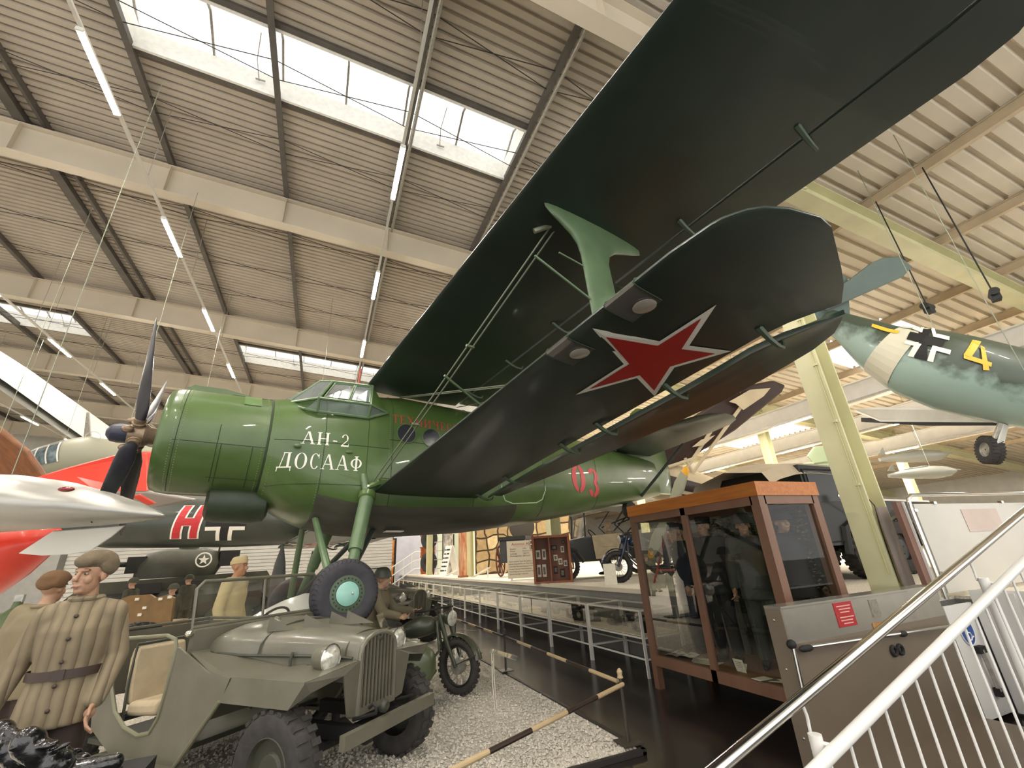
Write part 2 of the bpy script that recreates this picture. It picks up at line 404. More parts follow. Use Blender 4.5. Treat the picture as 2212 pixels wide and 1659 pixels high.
m_brk = mat('bracket_green', '#465642', .45)
m_seam = mat('panel_gap', '#2c3a22', 0.7)
m_tan = mat('hub_tan', '#8a7660', 0.4, 0.4, var=0.2, scale=14)
m_navy = mat('spinner_navy', '#23263a', 0.4)
m_blade = mat('blade_black', '#2b2a33', 0.42, var=0.25, scale=4, coat=0.3)
m_red = mat('star_red', '#a51c1a', 0.45, var=0.08, scale=4)
m_mark = mat('marking_white', '#e9e6da', 0.5)
m_wire = mat('bracing_wire', '#8b8f7c', 0.4, 0.5)
m_cglass = glass('cockpit_glass', '#dfeae8', 0.2, 0.03, 0.22, '#b9c2c4')  # pale diffuse body paints in brightness from the far-side windows
FUS = [(1.57, .76, -.86, .84, 2.1), (1.9, .80, -1.06, .90, 2.4), (2.3, .84, -1.22, .94, 2.8), (2.9, .98, -1.33, .96, 3.3), (3.6, 1.05, -1.36, .97, 3.6), (5.3, 1.02, -1.27, .95, 3.6),
       (6.5, .97, -1.14, .88, 3.2), (7.5, .92, -1.0, .76, 3.0), (9.0, .82, -.76, .52, 2.7), (10.4, .74, -.5, .30, 2.4), (11.4, .68, -.3, .10, 2.2)]
def fus_ring(a, n=40, off=0.0):
    t, b, w, e = interp(a, FUS); zc, hh = (t+b)/2, (t-b)/2; r = []
    for i in range(n):
        q = 2*PI*i/n; cs, sn = math.cos(q), math.sin(q)
        r.append(L(a, (w+off)*math.copysign(abs(cs)**(2/e), cs), zc+(hh+off)*math.copysign(abs(sn)**(2/e), sn)))
    return r
def fus_w(a, c):
    t, b, w, e = interp(a, FUS); zc, hh = (t+b)/2, (t-b)/2
    k = min(1, abs((c-zc)/hh)); return w*(1-k**e)**(1/e)
sta = [1.57, 1.7, 1.9, 2.1, 2.3, 2.6, 2.9, 3.25, 3.6, 4.2, 5.3, 5.9, 6.5, 7.0, 7.5, 8.2, 9, 9.7, 10.4, 11, 11.4]
MB().loft([fus_ring(a) for a in sta]).build('fuselage', m_green, plane, 50)
def belly_ring(a, off=.006):
    t, b, w, e = interp(a, FUS); zc, hh = (t+b)/2, (t-b)/2; r = []
    for i in range(21):
        q = lerp(PI+.62, 2*PI-.62, i/20); cs, sn = math.cos(q), math.sin(q)
        r.append(L(a, (w+off)*math.copysign(abs(cs)**(2/e), cs), zc+(hh+off)*math.copysign(abs(sn)**(2/e), sn)))
    return r
MB().loft([belly_ring(a) for a in (2.3, 2.6, 2.9, 3.3, 3.6, 4.2, 5.3, 5.9)], False, False).build('belly_skin', mat('belly_grey', '#48463b', .5, var=.25, scale=2, stretch=(.4, 3, 1)), plane, 50)
# cowling, front ring and engine face
MB().lathe([(.60, .42), (.60, .30), (.66, .26), (.71, .28), (.745, .36), (.765, .5), (.775, 1.0), (.785, 1.55)], L(0, 0, -.03), L(1, 0, 0), 48, False).build('engine_cowling', m_green, plane, 50)
MB().lathe([(.62, .44), (.01, .46)], L(0, 0, -.03), L(1, 0, 0), 32, False).build('engine_face', mat('engine_dark', '#191a18', .7), plane)
eng = MB()
for i in range(9):
    q = 2*PI*i/9; e = Vector((0, math.sin(q), math.cos(q)))
    eng.cyl(L(.40, 0, -.03)+e*.2, L(.40, 0, -.03)+e*.58, .1, .09, 12)
e0 = eng.build('engine_cylinders', mat('engine_grey', '#4b4a45', .5, .4), plane); e0['kind'] = 'stuff'
MB().lathe([(.795, 1.54), (.80, 1.56), (.80, 1.6), (.795, 1.62)], L(0, 0, -.03), L(1, 0, 0), 48, False).build('cowl_flange', m_seam, plane)
MB().loft([[L(a, s*w, c0+h*.6) for s in (-1, -.6)]+[L(a, s*w, c0+h) for s in (-.5, .5)]+[L(a, s*w, c0+h*.6) for s in (.6, 1)]+[L(a, s*w, c0-.1) for s in (1, -1)] for a, w, c0, h in ((.42, .2, .7, .07), (.5, .22, .72, .12), (.9, .22, .74, .1), (1.25, .2, .74, .02))]).build('air_scoop', m_green, plane, 40)
MB().loft([[L(a, hw*math.cos(2*PI*i/24), -.9+h*math.sin(2*PI*i/24)) for i in range(24)] for a, hw, h in ((.96, .2, .17), (1.0, .27, .25), (1.1, .29, .28), (1.55, .3, .29), (1.72, .28, .26), (1.76, .22, .2))]).build('oil_cooler', mat('cooler_dark', '#2f3a27', .5, var=.2, scale=6), plane, 40)
# panel lines
def seam_ring(a, q0=0, q1=2*PI, off=.002):
    t, b, w, e = interp(a, FUS); zc, hh = (t+b)/2, (t-b)/2; P = []
    for i in range(33):
        q = lerp(q0, q1, i/32); cs, sn = math.cos(q), math.sin(q)
        P.append(L(a, (w+off)*math.copysign(abs(cs)**(2/e), cs), zc+(hh+off)*math.copysign(abs(sn)**(2/e), sn)))
    MB().tube(P, .0045, 4).build('panel_seam', m_seam, plane)
for a in (2.3, 2.95, 3.35, 4.9, 6.6, 8.4): seam_ring(a, -1.2, 1.2)
def seam_long(c, a0, a1):
    MB().tube([L(a, fus_w(a, c)+.002, c) for a in [lerp(a0, a1, i/12) for i in range(13)]], .004, 4).build('panel_seam', m_seam, plane)
for c, a0, a1 in ((-.13, 1.62, 3.3), (.03, 3.3, 5.2), (-.75, 1.62, 2.9), (-.62, 3.2, 5.2)): seam_long(c, a0, a1)
def cow(a, th, off=.003):
    r = interp(a, [(.28, .71), (.36, .745), (.5, .765), (1.0, .775), (1.55, .785)])+off; return L(a, r*math.sin(th), -.03+r*math.cos(th))
for th, a0, a1 in ((1.85, .45, 1.55), (.42, 1.0, 1.55), (2.5, .9, 1.55)): MB().tube([cow(lerp(a0, a1, i/6), th) for i in range(7)], .004, 4).build('panel_seam', m_seam, plane)
for a, t0, t1 in ((.48, .05, 3.0), (.95, 1.5, 2.6), (1.18, .3, .95), (1.0, 1.85, 2.7), (1.38, 1.85, 2.7)): MB().tube([cow(a, lerp(t0, t1, i/20)) for i in range(21)], .0045, 4).build('panel_seam', m_seam, plane)
hp = MB()
hp.loft([[cow(a, lerp(.42, .95, i/8), .008) for i in range(9)] for a in (1.17, 1.4)], False, False).build('access_hatch', mat('hatch_green', '#5a7542', .4, var=.1), plane)
rv = MB()
for a in (.44, .52, 1.50):
    for i in range(60): rv.ball(cow(a, .1+i*.05, .001), .0055, 5, 3)
for a in (1.63, 2.28, 3.3):
    for i in range(44):
        c = .5-i*.035
        if c > -1.1: rv.ball(L(a, fus_w(a, c)+.001, c), .005, 5, 3)
r = rv.build('rivets', mat('rivet_pale', '#8fa079', .5), plane); r['kind'] = 'stuff'
# step handles under the lettering
for x, y in ((643, 962), (755, 976)):
    a, c = onb(x, y, .97); MB().ball(L(a, .955, c), (.06, .03, .028), 10, 6).build('foot_step', m_light, plane)
# ---------------- cockpit
def K(x, y, b): a, c = onb(x, y, b); return (a, b, c)
Ck = {'w0': (1.70, 0.0, .80), 'w1': (1.74, .50, .60), 'wt0': (2.22, 0.0, 1.20), 'wt1': (2.22, .36, 1.16), 'rf': (2.36, .70, 1.03), 'rr': (3.02, .76, 1.05), 'mf': (2.12, 1.04, .54), 'mr': (2.92, 1.07, .55), 'mp': (3.24, .97, .50),
      'bf': (2.14, .93, .36), 'br': (2.92, .96, .36), 'bp': (1.98, .86, .40), 'ws': (1.76, .56, .56), 'rt': (3.05, .4, 1.16), 'rc': (2.3, .4, 1.17)}
def P(k, s=1): a, b, c = Ck[k]; return L(a, b*s, c)
def pane(name, keys, m, s, sh=.0):
    pts = [P(k, s) for k in keys]; cen = sum(pts, Vector())/len(pts); pts = [p+(cen-p)*sh for p in pts]
    return MB().add(pts, [tuple(range(len(pts)))]).build(name, m, plane, 0)
for s in (1, -1):
    pane('windscreen_pane', ('w0', 'w1', 'wt1', 'wt0'), m_cglass, s, .05)
    pane('windscreen_pane', ('w1', 'mf', 'rf', 'wt1'), m_cglass, s, .06)
    # upper side window in two lights
    a0, b0, c0 = Ck['mf']; a1, b1, c1 = Ck['mr']; a2, b2, c2 = Ck['rf']; a3, b3, c3 = Ck['rr']
    for t0, t1 in ((.08, .54), (.58, .96)):
        lo = [Vector(Ck['mf']).lerp(Vector(Ck['mr']), t) for t in (t0, t1)]; hi = [Vector(Ck['rf']).lerp(Vector(Ck['rr']), t) for t in (t0, t1)]
        q = [lo[0].lerp(hi[0], .08), lo[1].lerp(hi[1], .08), hi[1].lerp(lo[1], .1), hi[0].lerp(lo[0], .1)]
        MB().add([L(v[0], v[1]*s, v[2]) for v in q], [(0, 1, 2, 3)]).build('side_window', m_cglass, plane, 0)
        MB().tube([L(v[0], (v[1]+.006)*s, v[2]) for v in q], .016, 6, True).build('window_frame', m_light, plane)
    pane('lower_window', ('bf', 'br', 'mr', 'mf'), m_cglass, s, .06)
    pane('lower_window', ('bp', 'bf', 'mf'), m_cglass, s, .06)
    pane('lower_window', ('br', 'mp', 'mr'), m_cglass, s, .06)
    pane('cockpit_panel', ('mr', 'mp', 'rr'), m_green, s)
    pane('cockpit_panel', ('rr', 'mp'), m_green, s) if False else None
    for e in (('w0', 'w1'), ('w1', 'wt1'), ('wt0', 'wt1'), ('w1', 'mf'), ('mf', 'rf'), ('wt1', 'rf'), ('rf', 'rr'), ('mf', 'mr'), ('mr', 'mp'), ('bf', 'br'), ('bf', 'mf'), ('br', 'mr'), ('br', 'mp'), ('mr', 'rr'), ('w1', 'bp'), ('bp', 'bf')):
        MB().tube([P(e[0], s), P(e[1], s)], .022, 6).build('canopy_frame', m_light, plane)
    MB().add([P('wt0', s), P('wt1', s), P('rf', s), P('rr', s), P('rt', s), L(3.05, 0, 1.2)], [(0, 1, 2, 3, 4, 5)]).build('cockpit_roof', m_light, plane, 0)
MB().tube([P('w0'), P('wt0')], .02, 6).build('canopy_frame', m_light, plane)
# seats and dash glimpsed inside
m_seat = mat('pilot_seat', '#a98a62', .8)
for b in (.4, -.4):
    MB().box(L(2.65, b, .42), (.1, .42, .5)).build('pilot_seat', m_seat, plane)
MB().box(L(2.0, 0, .5), (.12, 1.3, .22)).build('dashboard', m_black, plane)
# aerial mast on the roof
MB().cyl(L(2.95, 0, 1.18), L(2.98, 0, 1.75), .018, .014, 8).build('aerial_mast', mat('mast_red', '#b5493f', .5), plane, label='thin red aerial mast')
# round cabin windows
for k in range(5):
    a = 3.59+k*.46; c = .17-.02*k; b = fus_w(a, c)
    MB().lathe([(.165, 0), (.165, .012), (.0, .014)], L(a, b-.004, c), L(0, 1, 0), 24, False).build('cabin_window', mat('dark_pane', '#2a2c33', .2), plane)
    MB().torus(L(a, b+.004, c), L(0, 1, 0), .17, .012, 24, 6).build('window_ring', m_green, plane)
# door outline on the rear side
dpt = [L(a, fus_w(a, c)+.004, c) for a, c in ((5.5, .5), (5.5, -.7), (5.6, -.86), (5.8, -.9), (6.4, -.85), (6.55, -.78), (6.62, -.6), (6.62, .5))]
MB().tube(dpt, .012, 6).build('door_edge', mat('door_edge_pale', '#a9bd98', .5), plane)
# ---------------- wings
def foil(x):     # upper, lower ordinates of unit chord
    yt = 0.6*(0.2969*math.sqrt(max(x, 0))-0.126*x-0.3516*x*x+0.2843*x**3-0.1036*x**4)
    return yt*1.15, -yt*.38
XS = [0, .004, .012, .03, .06, .11, .18, .28, .4, .52, .64]
class Wing:
    def __init__(s, le, te, hinge, c0, dih, b0): s.le, s.te, s.h, s.c0, s.d, s.b0 = le, te, hinge, c0, dih, b0
    def ctr(s, b): return s.c0+s.d*(b-.9)
    def thk(s, b): return interp(b, s.b0)
    def surf(s, a, b, low=True):
        le, te = interp(b, s.le), interp(b, s.te); x = min(1, max(0, (a-le)/(te-le))); u, l = foil(x)
        return s.ctr(b)+(l if low else u)*s.thk(b)
    def main(s, bs, sg, thin=False):
        rings = []
        for b in bs:
            le, te, h = interp(b, s.le), interp(b, s.te), interp(b, s.h); xh = max(.2, (h-le)/(te-le)); k = s.thk(b)
            xs = [x/.64*xh for x in XS]; r = [L(le+x*(te-le), sg*b, s.ctr(b)+(foil(x)[0]*k if i or not thin else foil(x)[1]*k+.02)) for i, x in enumerate(reversed(xs))]
            r += [L(le+x*(te-le), sg*b, s.ctr(b)+foil(x)[1]*k) for x in xs[1:]]
            rings.append(r)
        return MB().loft(rings)
    def flap(s, bs, sg, gap=.05, drop=.0):
        rings = []
        for b in bs:
            le, te, h = interp(b, s.le), interp(b, s.te), interp(b, s.h)+gap; ch = te-le; k = s.thk(b)
            h = min(h, te-.02); xs = [h+(te-h)*f for f in (0, .06, .3, .65, 1)]
            up = [L(a, sg*b, s.ctr(b)+(foil((a-le)/ch)[0]*k*(.75 if i == 1 and drop else 1) if i else (foil((a-le)/ch)[1]*k+.012 if drop else foil((a-le)/ch)[0]*k*.8))-drop*(a-h)-(.05 if i < 2 and drop else 0)) for i, a in enumerate(xs)]
            lo = [L(a, sg*b, s.ctr(b)+foil((a-le)/ch)[1]*k-drop*(a-h)-(.05 if i < 2 and drop else 0)) for i, a in enumerate(xs)]
            rings.append(up[::-1]+lo)
        return MB().loft(rings)
UP = Wing([(0, 2.95), (8.2, 2.95), (8.5, 3.0), (8.75, 3.14), (8.92, 3.34), (9.04, 3.6), (9.09, 3.95)],
          [(0, 5.43), (8.3, 5.43), (8.5, 5.37), (8.75, 5.15), (8.92, 4.88), (9.04, 4.55), (9.09, 4.3)],
          [(0, 4.78), (8.2, 4.78), (8.75, 4.72), (8.92, 4.6), (9.04, 4.4), (9.09, 4.2)], 1.11, -.003, [(0, 2.4), (8.0, 2.3), (8.75, 1.5), (9.0, .8), (9.09, .35)])
LO = Wing([(.8, 3.12), (6.7, 2.87), (6.98, 2.89), (7.09, 2.95), (7.2, 3.07), (7.28, 3.36)],
          [(.8, 5.33), (4, 5.28), (5.6, 5.14), (6.1, 5.02), (6.6, 4.87), (6.84, 4.74), (7.0, 4.46), (7.12, 4.14), (7.22, 3.8), (7.28, 3.52)],
          [(.8, 4.98), (2.7, 4.68), (4.3, 4.49), (5.7, 4.34), (6.34, 4.22), (6.64, 4.23), (6.8, 4.28), (6.95, 4.36), (7.0, 4.38), (7.12, 4.1), (7.28, 3.5)], -.83, .011, [(.8, 1.9), (6.5, 1.8), (7.0, 1.3), (7.2, .7), (7.28, .3)])
ub = [.5, 2, 4, 6, 7.5, 8.2, 8.4, 8.5, 8.62, 8.75, 8.84, 8.92, 8.98, 9.04, 9.075, 9.09]
lb = [.85, 2, 3.5, 5, 6, 6.5, 6.7, 6.84, 6.95, 7.0, 7.05, 7.1, 7.16, 7.22, 7.26, 7.28]
for s, nm in ((1, 'port'), (-1, 'starboard')):
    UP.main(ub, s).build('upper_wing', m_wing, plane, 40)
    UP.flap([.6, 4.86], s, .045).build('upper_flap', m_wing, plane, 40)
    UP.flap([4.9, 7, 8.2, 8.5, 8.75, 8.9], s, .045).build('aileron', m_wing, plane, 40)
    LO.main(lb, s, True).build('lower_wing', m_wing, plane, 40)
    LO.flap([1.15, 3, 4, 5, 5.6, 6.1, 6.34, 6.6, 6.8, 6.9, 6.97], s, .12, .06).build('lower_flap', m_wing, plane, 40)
    # I strut
    rg = []
    for c, a0, a1, t in ((-.8, 3.61, 3.99, .065), (.58, 3.61, 3.99, .065), (.72, 3.58, 4.04, .065), (.82, 3.50, 4.16, .065), (.90, 3.37, 4.36, .06), (.96, 3.27, 4.52, .06), (1.01, 3.21, 4.62, .06), (1.08, 3.2, 4.63, .055)):
        rg.append([L((a0+a1)/2-(a1-a0)/2*math.cos(2*PI*i/20), s*(5.46+t*math.sin(2*PI*i/20)), c) for i in range(20)])
    MB().loft(rg).build('wing_strut', m_light, plane, 60)
    # bracing wires, in pairs
    for d in (-.035, .035):
        MB().tube([L(3.08+d, s*1.02, -.72), L(3.5+d, s*5.28, 1.08)], .011, 6).build('bracing_wire', m_wire, plane)
        MB().tube([L(3.5+d, s*.9, .86), L(3.75+d, s*5.3, -.68)], .008, 6).build('bracing_wire', m_wire, plane)
    MB().tube([L(4.6, s*.9, .86), L(3.95, s*5.35, -.68)], .008, 6).build('bracing_wire', m_wire, plane)
    MB().tube([L(3.30, s*5.15, 1.0), L(3.5, s*5.28, 1.09)], .03, 6).build('wire_fitting', m_wire, plane)
    for t in (.3, .62): MB().box(L(lerp(3.08, 3.5, t), s*lerp(1.02, 5.28, t), lerp(-.72, 1.08, t)), (.11, .03, .03)).build('wire_clamp', m_wire, plane)
    # hinge brackets
    def bracket(w, a, b, size=1):
        c = w.surf(a-.16, b)
        MB().tube([L(a-.17, s*b, c+.01), L(a-.06, s*b, c-.05*size), L(a+.06, s*b, c-.085*size), L(a+.15, s*b, c-.08*size), L(a+.18, s*b, c-.03*size)], .018, 6, radii=[.03, .024, .02, .018, .012]).build('hinge_bracket', m_brk, plane)
    for a, b in ((4.79, 7.23), (4.79, 6.01), (4.81, 4.79), (4.81, 3.81), (4.82, 2.56), (4.82, 1.23)): bracket(UP, a, b)
    for b in (6.55, 5.6, 4.6, 3.9, 2.35, 1.2): bracket(LO, interp(b, LO.h)+.03, b)
    # landing lamps let into the leading edge
    for b in (5.65, 6.3):
        le, te, k = interp(b, LO.le), interp(b, LO.te), LO.thk(b); rows = []
        for bb in (b-.13, b+.13):
            le, te, k = interp(bb, LO.le), interp(bb, LO.te), LO.thk(bb); row = []
            for x in (.03, .012, 0): row.append(L(le+x*(te-le)-.003, s*bb, LO.ctr(bb)+foil(x)[0]*k+.003))
            for x in (.004, .012, .03, .06, .1, .125): row.append(L(le+x*(te-le)-.003, s*bb, LO.ctr(bb)+foil(x)[1]*k-.004))
            rows.append(row)
        MB().loft(rows, False, False).build('lamp_cover', mat('lamp_cover_grey', '#5c5853', .12, coat=.6), plane)
        fr = rows[0]+rows[1][::-1]
        MB().tube(fr, .006, 5, True).build('cover_rim', m_seam, plane)
        MB().lathe([(.075, 0), (.078, .006), (.07, .01), (0, .012)], L(interp(b, LO.le)+.2, s*(b+.03), LO.surf(interp(b, LO.le)+.2, b)-.003), L(0, 0, -1), 20, False).build('lamp_lens', mat('lamp_lens', '#a39b90', .15, coat=.5), plane)
# pitot and spreader rods
a, c = onb(1155, 552, 5.46); MB().tube([L(3.62, 5.46, .02), L(a, 5.46, c)], .012, 6).build('pitot_tube', m_light, plane)
MB().tube([L(3.6, 5.46, .42), L(3.3, 5.46, .45)], .009, 6).build('pitot_tube', m_light, plane)
a, c = onb(960, 811, 3.2); MB().tube([L(a, 3.2, c), L(a+.75, 2.9, c-.2)], .018, 6).build('spreader_rod', m_light, plane)
# the star
outer = [(2.97, 5.97), (3.5, 6.58), (4.22, 6.26), (4.35, 5.39), (3.58, 5.11)]
cx, cb = sum(p[0] for p in outer)/5, sum(p[1] for p in outer)/5
def star_pts(O):
    def X(p, q, r, t):
        d = (p[0]-q[0])*(r[1]-t[1])-(p[1]-q[1])*(r[0]-t[0]); A_ = p[0]*q[1]-p[1]*q[0]; B_ = r[0]*t[1]-r[1]*t[0]
        return ((A_*(r[0]-t[0])-(p[0]-q[0])*B_)/d, (A_*(r[1]-t[1])-(p[1]-q[1])*B_)/d)
    out = []
    for i in range(5):
        out.append(O[i]); out.append(X(O[i], O[(i+2) % 5], O[(i+1) % 5], O[(i+4) % 5]))
    return out
def star(name, k, off, m, sg):
    O = [(cx+(p[0]-cx)*k, cb+(p[1]-cb)*k) for p in outer]; S = star_pts(O); vs = [(cx, cb)]+S; mb = MB()
    def pt(p): return L(p[0], sg*p[1], LO.surf(p[0], p[1])-off)
    for i in range(10):
        A_, B_ = S[i], S[(i+1) % 10]
        n = 6
        for j in range(n):
            f0, f1 = j/n, (j+1)/n
            q = [(cx+(A_[0]-cx)*f0, cb+(A_[1]-cb)*f0), (cx+(A_[0]-cx)*f1, cb+(A_[1]-cb)*f1), (cx+(B_[0]-cx)*f1, cb+(B_[1]-cb)*f1), (cx+(B_[0]-cx)*f0, cb+(B_[1]-cb)*f0)]
            mb.add([pt(v) for v in (q[1:] if j == 0 and False else q)], [(0, 1, 2, 3)])
    return mb.build(name, m, plane, 0)
for s in (1, -1):
    star('star_border', 1.0, .006, m_mark, s); star('red_star', .80, .009, m_red, s)
# ---------------- tail
tp = [(onc(x, y, .62)) for x, y in ((1600, 880), (1480, 850))]
stab = MB(); rg = []
for b, le, te, k in ((0, 9.3, 11.3, 1.4), (2.2, 9.45, 11.1, 1.0), (2.75, 9.6, 11.0, .8), (3.0, 9.8, 10.8, .5), (3.12, 10.05, 10.5, .2)):
    xs = [0, .02, .08, .2, .45, .75, 1]; rg.append([L(le+x*(te-le), b, .80+foil(x)[0]*k*.5) for x in xs[::-1]]+[L(le+x*(te-le), b, .80-foil(x)[0]*k*.5) for x in xs[1:]])
stab.loft(rg).build('tailplane', m_wing, plane, 40)
MB().loft([[Vector((v.x, -v.y, v.z)) for v in r] for r in rg]).build('tailplane', m_wing, plane, 40)
fin = []
for c, le, te in ((-.25, 11.2, 12.0), (.1, 10.9, 12.1), (.7, 10.0, 12.15), (1.5, 10.5, 12.15), (2.1, 10.9, 12.0), (2.3, 11.2, 11.8)):
    fin.append([L((le+te)/2-(te-le)/2*math.cos(2*PI*i/16), .07*math.sin(2*PI*i/16), c) for i in range(16)])
MB().loft(fin).build('tail_fin', m_green, plane, 60)
for s in (1, -1): MB().tube([L(10.5, s*1.7, .58), L(10.35, s*.22, -.42)], .035, 8, radii=[.03, .04]).build('tail_strut', m_wing, plane)
MB().tube([L(9.9, 0, -.55), L(10.0, 0, -.72)], .05, 8).build('tail_leg', m_light, plane)
MB().lathe([(.1, -.09), (.2, -.085), (.235, -.03), (.235, .03), (.2, .085), (.1, .09)], L(10.05, 0, -.74), L(0, 1, 0), 20).build('tail_wheel', m_black, plane)
# ---------------- propeller
hubp = thing('tmp', '', ''); bpy.data.objects.remove(hubp)
MB().lathe([(.06, -.12), (.14, -.1), (.165, -.02), (.165, .08), (.12, .14), (.11, .4)], L(0, 0, 0), L(1, 0, 0), 24).build('propeller_hub', m_tan, plane)
MB().lathe([(.0, -.34), (.05, -.335), (.12, -.28), (.135, -.2), (.13, -.1), (.09, -.08)], L(0, 0, 0), L(1, 0, 0), 20).build('spinner', m_navy, plane)
PHI = .869
for k in range(4):
    q = PHI+k*PI/2; rad = L(0, math.sin(q), math.cos(q)); tan = L(0, math.cos(q), -math.sin(q)); ax = L(1, 0, 0)
    rg = []
    for f, ch, th, pit in ((.22, .12, .11, 60), (.34, .17, .085, 52), (.5, .25, .06, 44), (.8, .29, .045, 33), (1.1, .27, .032, 27), (1.4, .23, .022, 22), (1.62, .17, .015, 19), (1.74, .1, .01, 18), (1.8, .03, .006, 18)):
        p = math.radians(pit); cd = tan*math.cos(p)+ax*math.sin(p); nd = ax*math.cos(p)-tan*math.sin(p)
        rg.append([rad*f+cd*(ch/2*math.cos(2*PI*i/14))+nd*(th/2*math.sin(2*PI*i/14)) for i in range(14)])
    MB().loft(rg).build('propeller_blade', m_blade, plane, 50)
    MB().cyl(rad*.12, rad*.27, .075, .07, 14).build('blade_root', m_tan, plane)
    MB().torus(rad*.2, rad, .076, .014, 18, 6).build('root_collar', m_tan, plane)
    w = MB().ball(rad*.16-ax*.1+tan*.12, (.07, .05, .05), 10, 6).build('counterweight', m_tan, plane)
# ---------------- undercarriage
WC = (2.592, 1.68, -2.268)
m_tyre = mat('aircraft_tyre', '#37353a', .75, var=.15, scale=12, bump=.15, bscale=30)
m_hubcap = mat('hub_turquoise', '#8fc2b4', .3, var=.06, scale=8, coat=.3)
for s in (1, -1):
    wc = L(WC[0], s*WC[1], WC[2]); ax = L(0, s, 0)
    MB().lathe([(.2, -.11), (.27, -.13), (.345, -.125), (.385, -.085), (.402, -.03), (.402, .03), (.385, .085), (.345, .125), (.27, .13), (.2, .11)], wc, ax, 48, False).build('main_tyre', m_tyre, plane, 50)
    tr = MB()
    for i in range(44):
        q = 2*PI*i/44; e = Vector((math.sin(q), 0, math.cos(q))); e2 = Vector((math.sin(q+.05), 0, math.cos(q+.05)))
        tr.tube([wc+e*.402+ax*.02, wc+e2*.38+ax*.1, wc+e*.35+ax*.128], .003, 4)
    x = tr.build('tread_lines', m_black, plane); x['kind'] = 'stuff'
    MB().lathe([(.205, .1), (.205, .115), (.14, .125), (.13, .11), (.01, .1)], wc, ax, 32, False).build('wheel_rim', m_brk, plane)
    MB().lathe([(.13, .12), (.135, .13), (.10, .145), (.03, .15), (.0, .152)], wc, ax, 32, False).build('hub_cap', m_hubcap, plane, label='turquoise hub cap')
    MB().ball(wc+ax*.16+L(.05, 0, .0), (.018, .012, .012), 8, 5).build('valve', m_steel, plane)
    bt = MB()
    for i in range(24):
        q = 2*PI*i/24; bt.ball(wc+Vector((math.sin(q)*.17, 0, math.cos(q)*.17))+ax*.118, .012, 6, 4)
    x = bt.build('rim_bolts', m_seam, plane); x['kind'] = 'stuff'
    top = L(2.97, s*1.02, -.98); bot = L(2.66, s*1.5, -2.2)
    MB().cyl(top, top.lerp(bot, .62), .105, .095, 20).build('shock_strut', m_light, plane)
    MB().cyl(top.lerp(bot, .6), bot, .07, .07, 16).build('strut_piston', m_light, plane)
    MB().lathe([(.11, 0), (.13, .02), (.13, .1), (.11, .12)], top, top-bot, 20).build('strut_collar', m_green, plane)
    MB().cyl(L(2.92, s*.93, -.58), L(2.98, s*1.02, -.95), .05, .06, 12).build('upper_stay', m_light, plane)
    MB().tube([L(2.38, s*.45, -1.16), L(2.5, s*1.45, -2.2)], .05, 10, radii=[.045, .055]).build('side_stay', m_light, plane)
    MB().tube([L(3.3, s*.4, -1.3), L(2.62, s*1.42, -2.2)], .045, 10).build('rear_stay', m_wing, plane)
    MB().cyl(L(2.56, s*1.38, -2.268), L(2.592, s*1.6, -2.268), .05, .05, 12).build('axle', m_black, plane)
MB().tube([L(2.96, 1.0, -.8), L(3.12, 1.05, -.72), L(3.3, 1.0, -.7)], .05, 8, radii=[.03, .06, .05]).build('wing_root_fitting', m_green, plane)
MB().box(L(3.6, .5, -1.37), (.3, .14, .01)).build('belly_patch', m_mark, plane)
# ---------------- lettering, cut as flat paint shapes that follow the skin
def stroke(mb, P0, P1, w, f, n=4, hor=False):
    (x0, y0), (x1, y1) = P0, P1
    for i in range(n):
        t0, t1 = i/n, (i+1)/n; a0, b0, a1, b1 = lerp(x0, x1, t0), lerp(y0, y1, t0), lerp(x0, x1, t1), lerp(y0, y1, t1)
        if hor: q = [(a0, b0-w/2), (a1, b1-w/2), (a1, b1+w/2), (a0, b0+w/2)]
        else: q = [(a0-w/2, b0), (a0+w/2, b0), (a1+w/2, b1), (a1-w/2, b1)]
        mb.add([f(*p) for p in q], [(0, 1, 2, 3)])
def arc(mb, cx, cy, rx, ry, q0, q1, thin, thick, f, n=24):
    for i in range(n):
        A_, B_ = lerp(q0, q1, i/n), lerp(q0, q1, (i+1)/n); v = []
        for q, o in ((A_, 1), (B_, 1), (B_, 0), (A_, 0)):
            w = thin+(thick-thin)*abs(math.cos(q)); k = 0 if o else w
            v.append(f(cx+(rx-k)*math.cos(q), cy+(ry-k*.6)*math.sin(q)))
        mb.add(v, [(0, 1, 2, 3)])
TK, TN, SF = .17, .06, .05
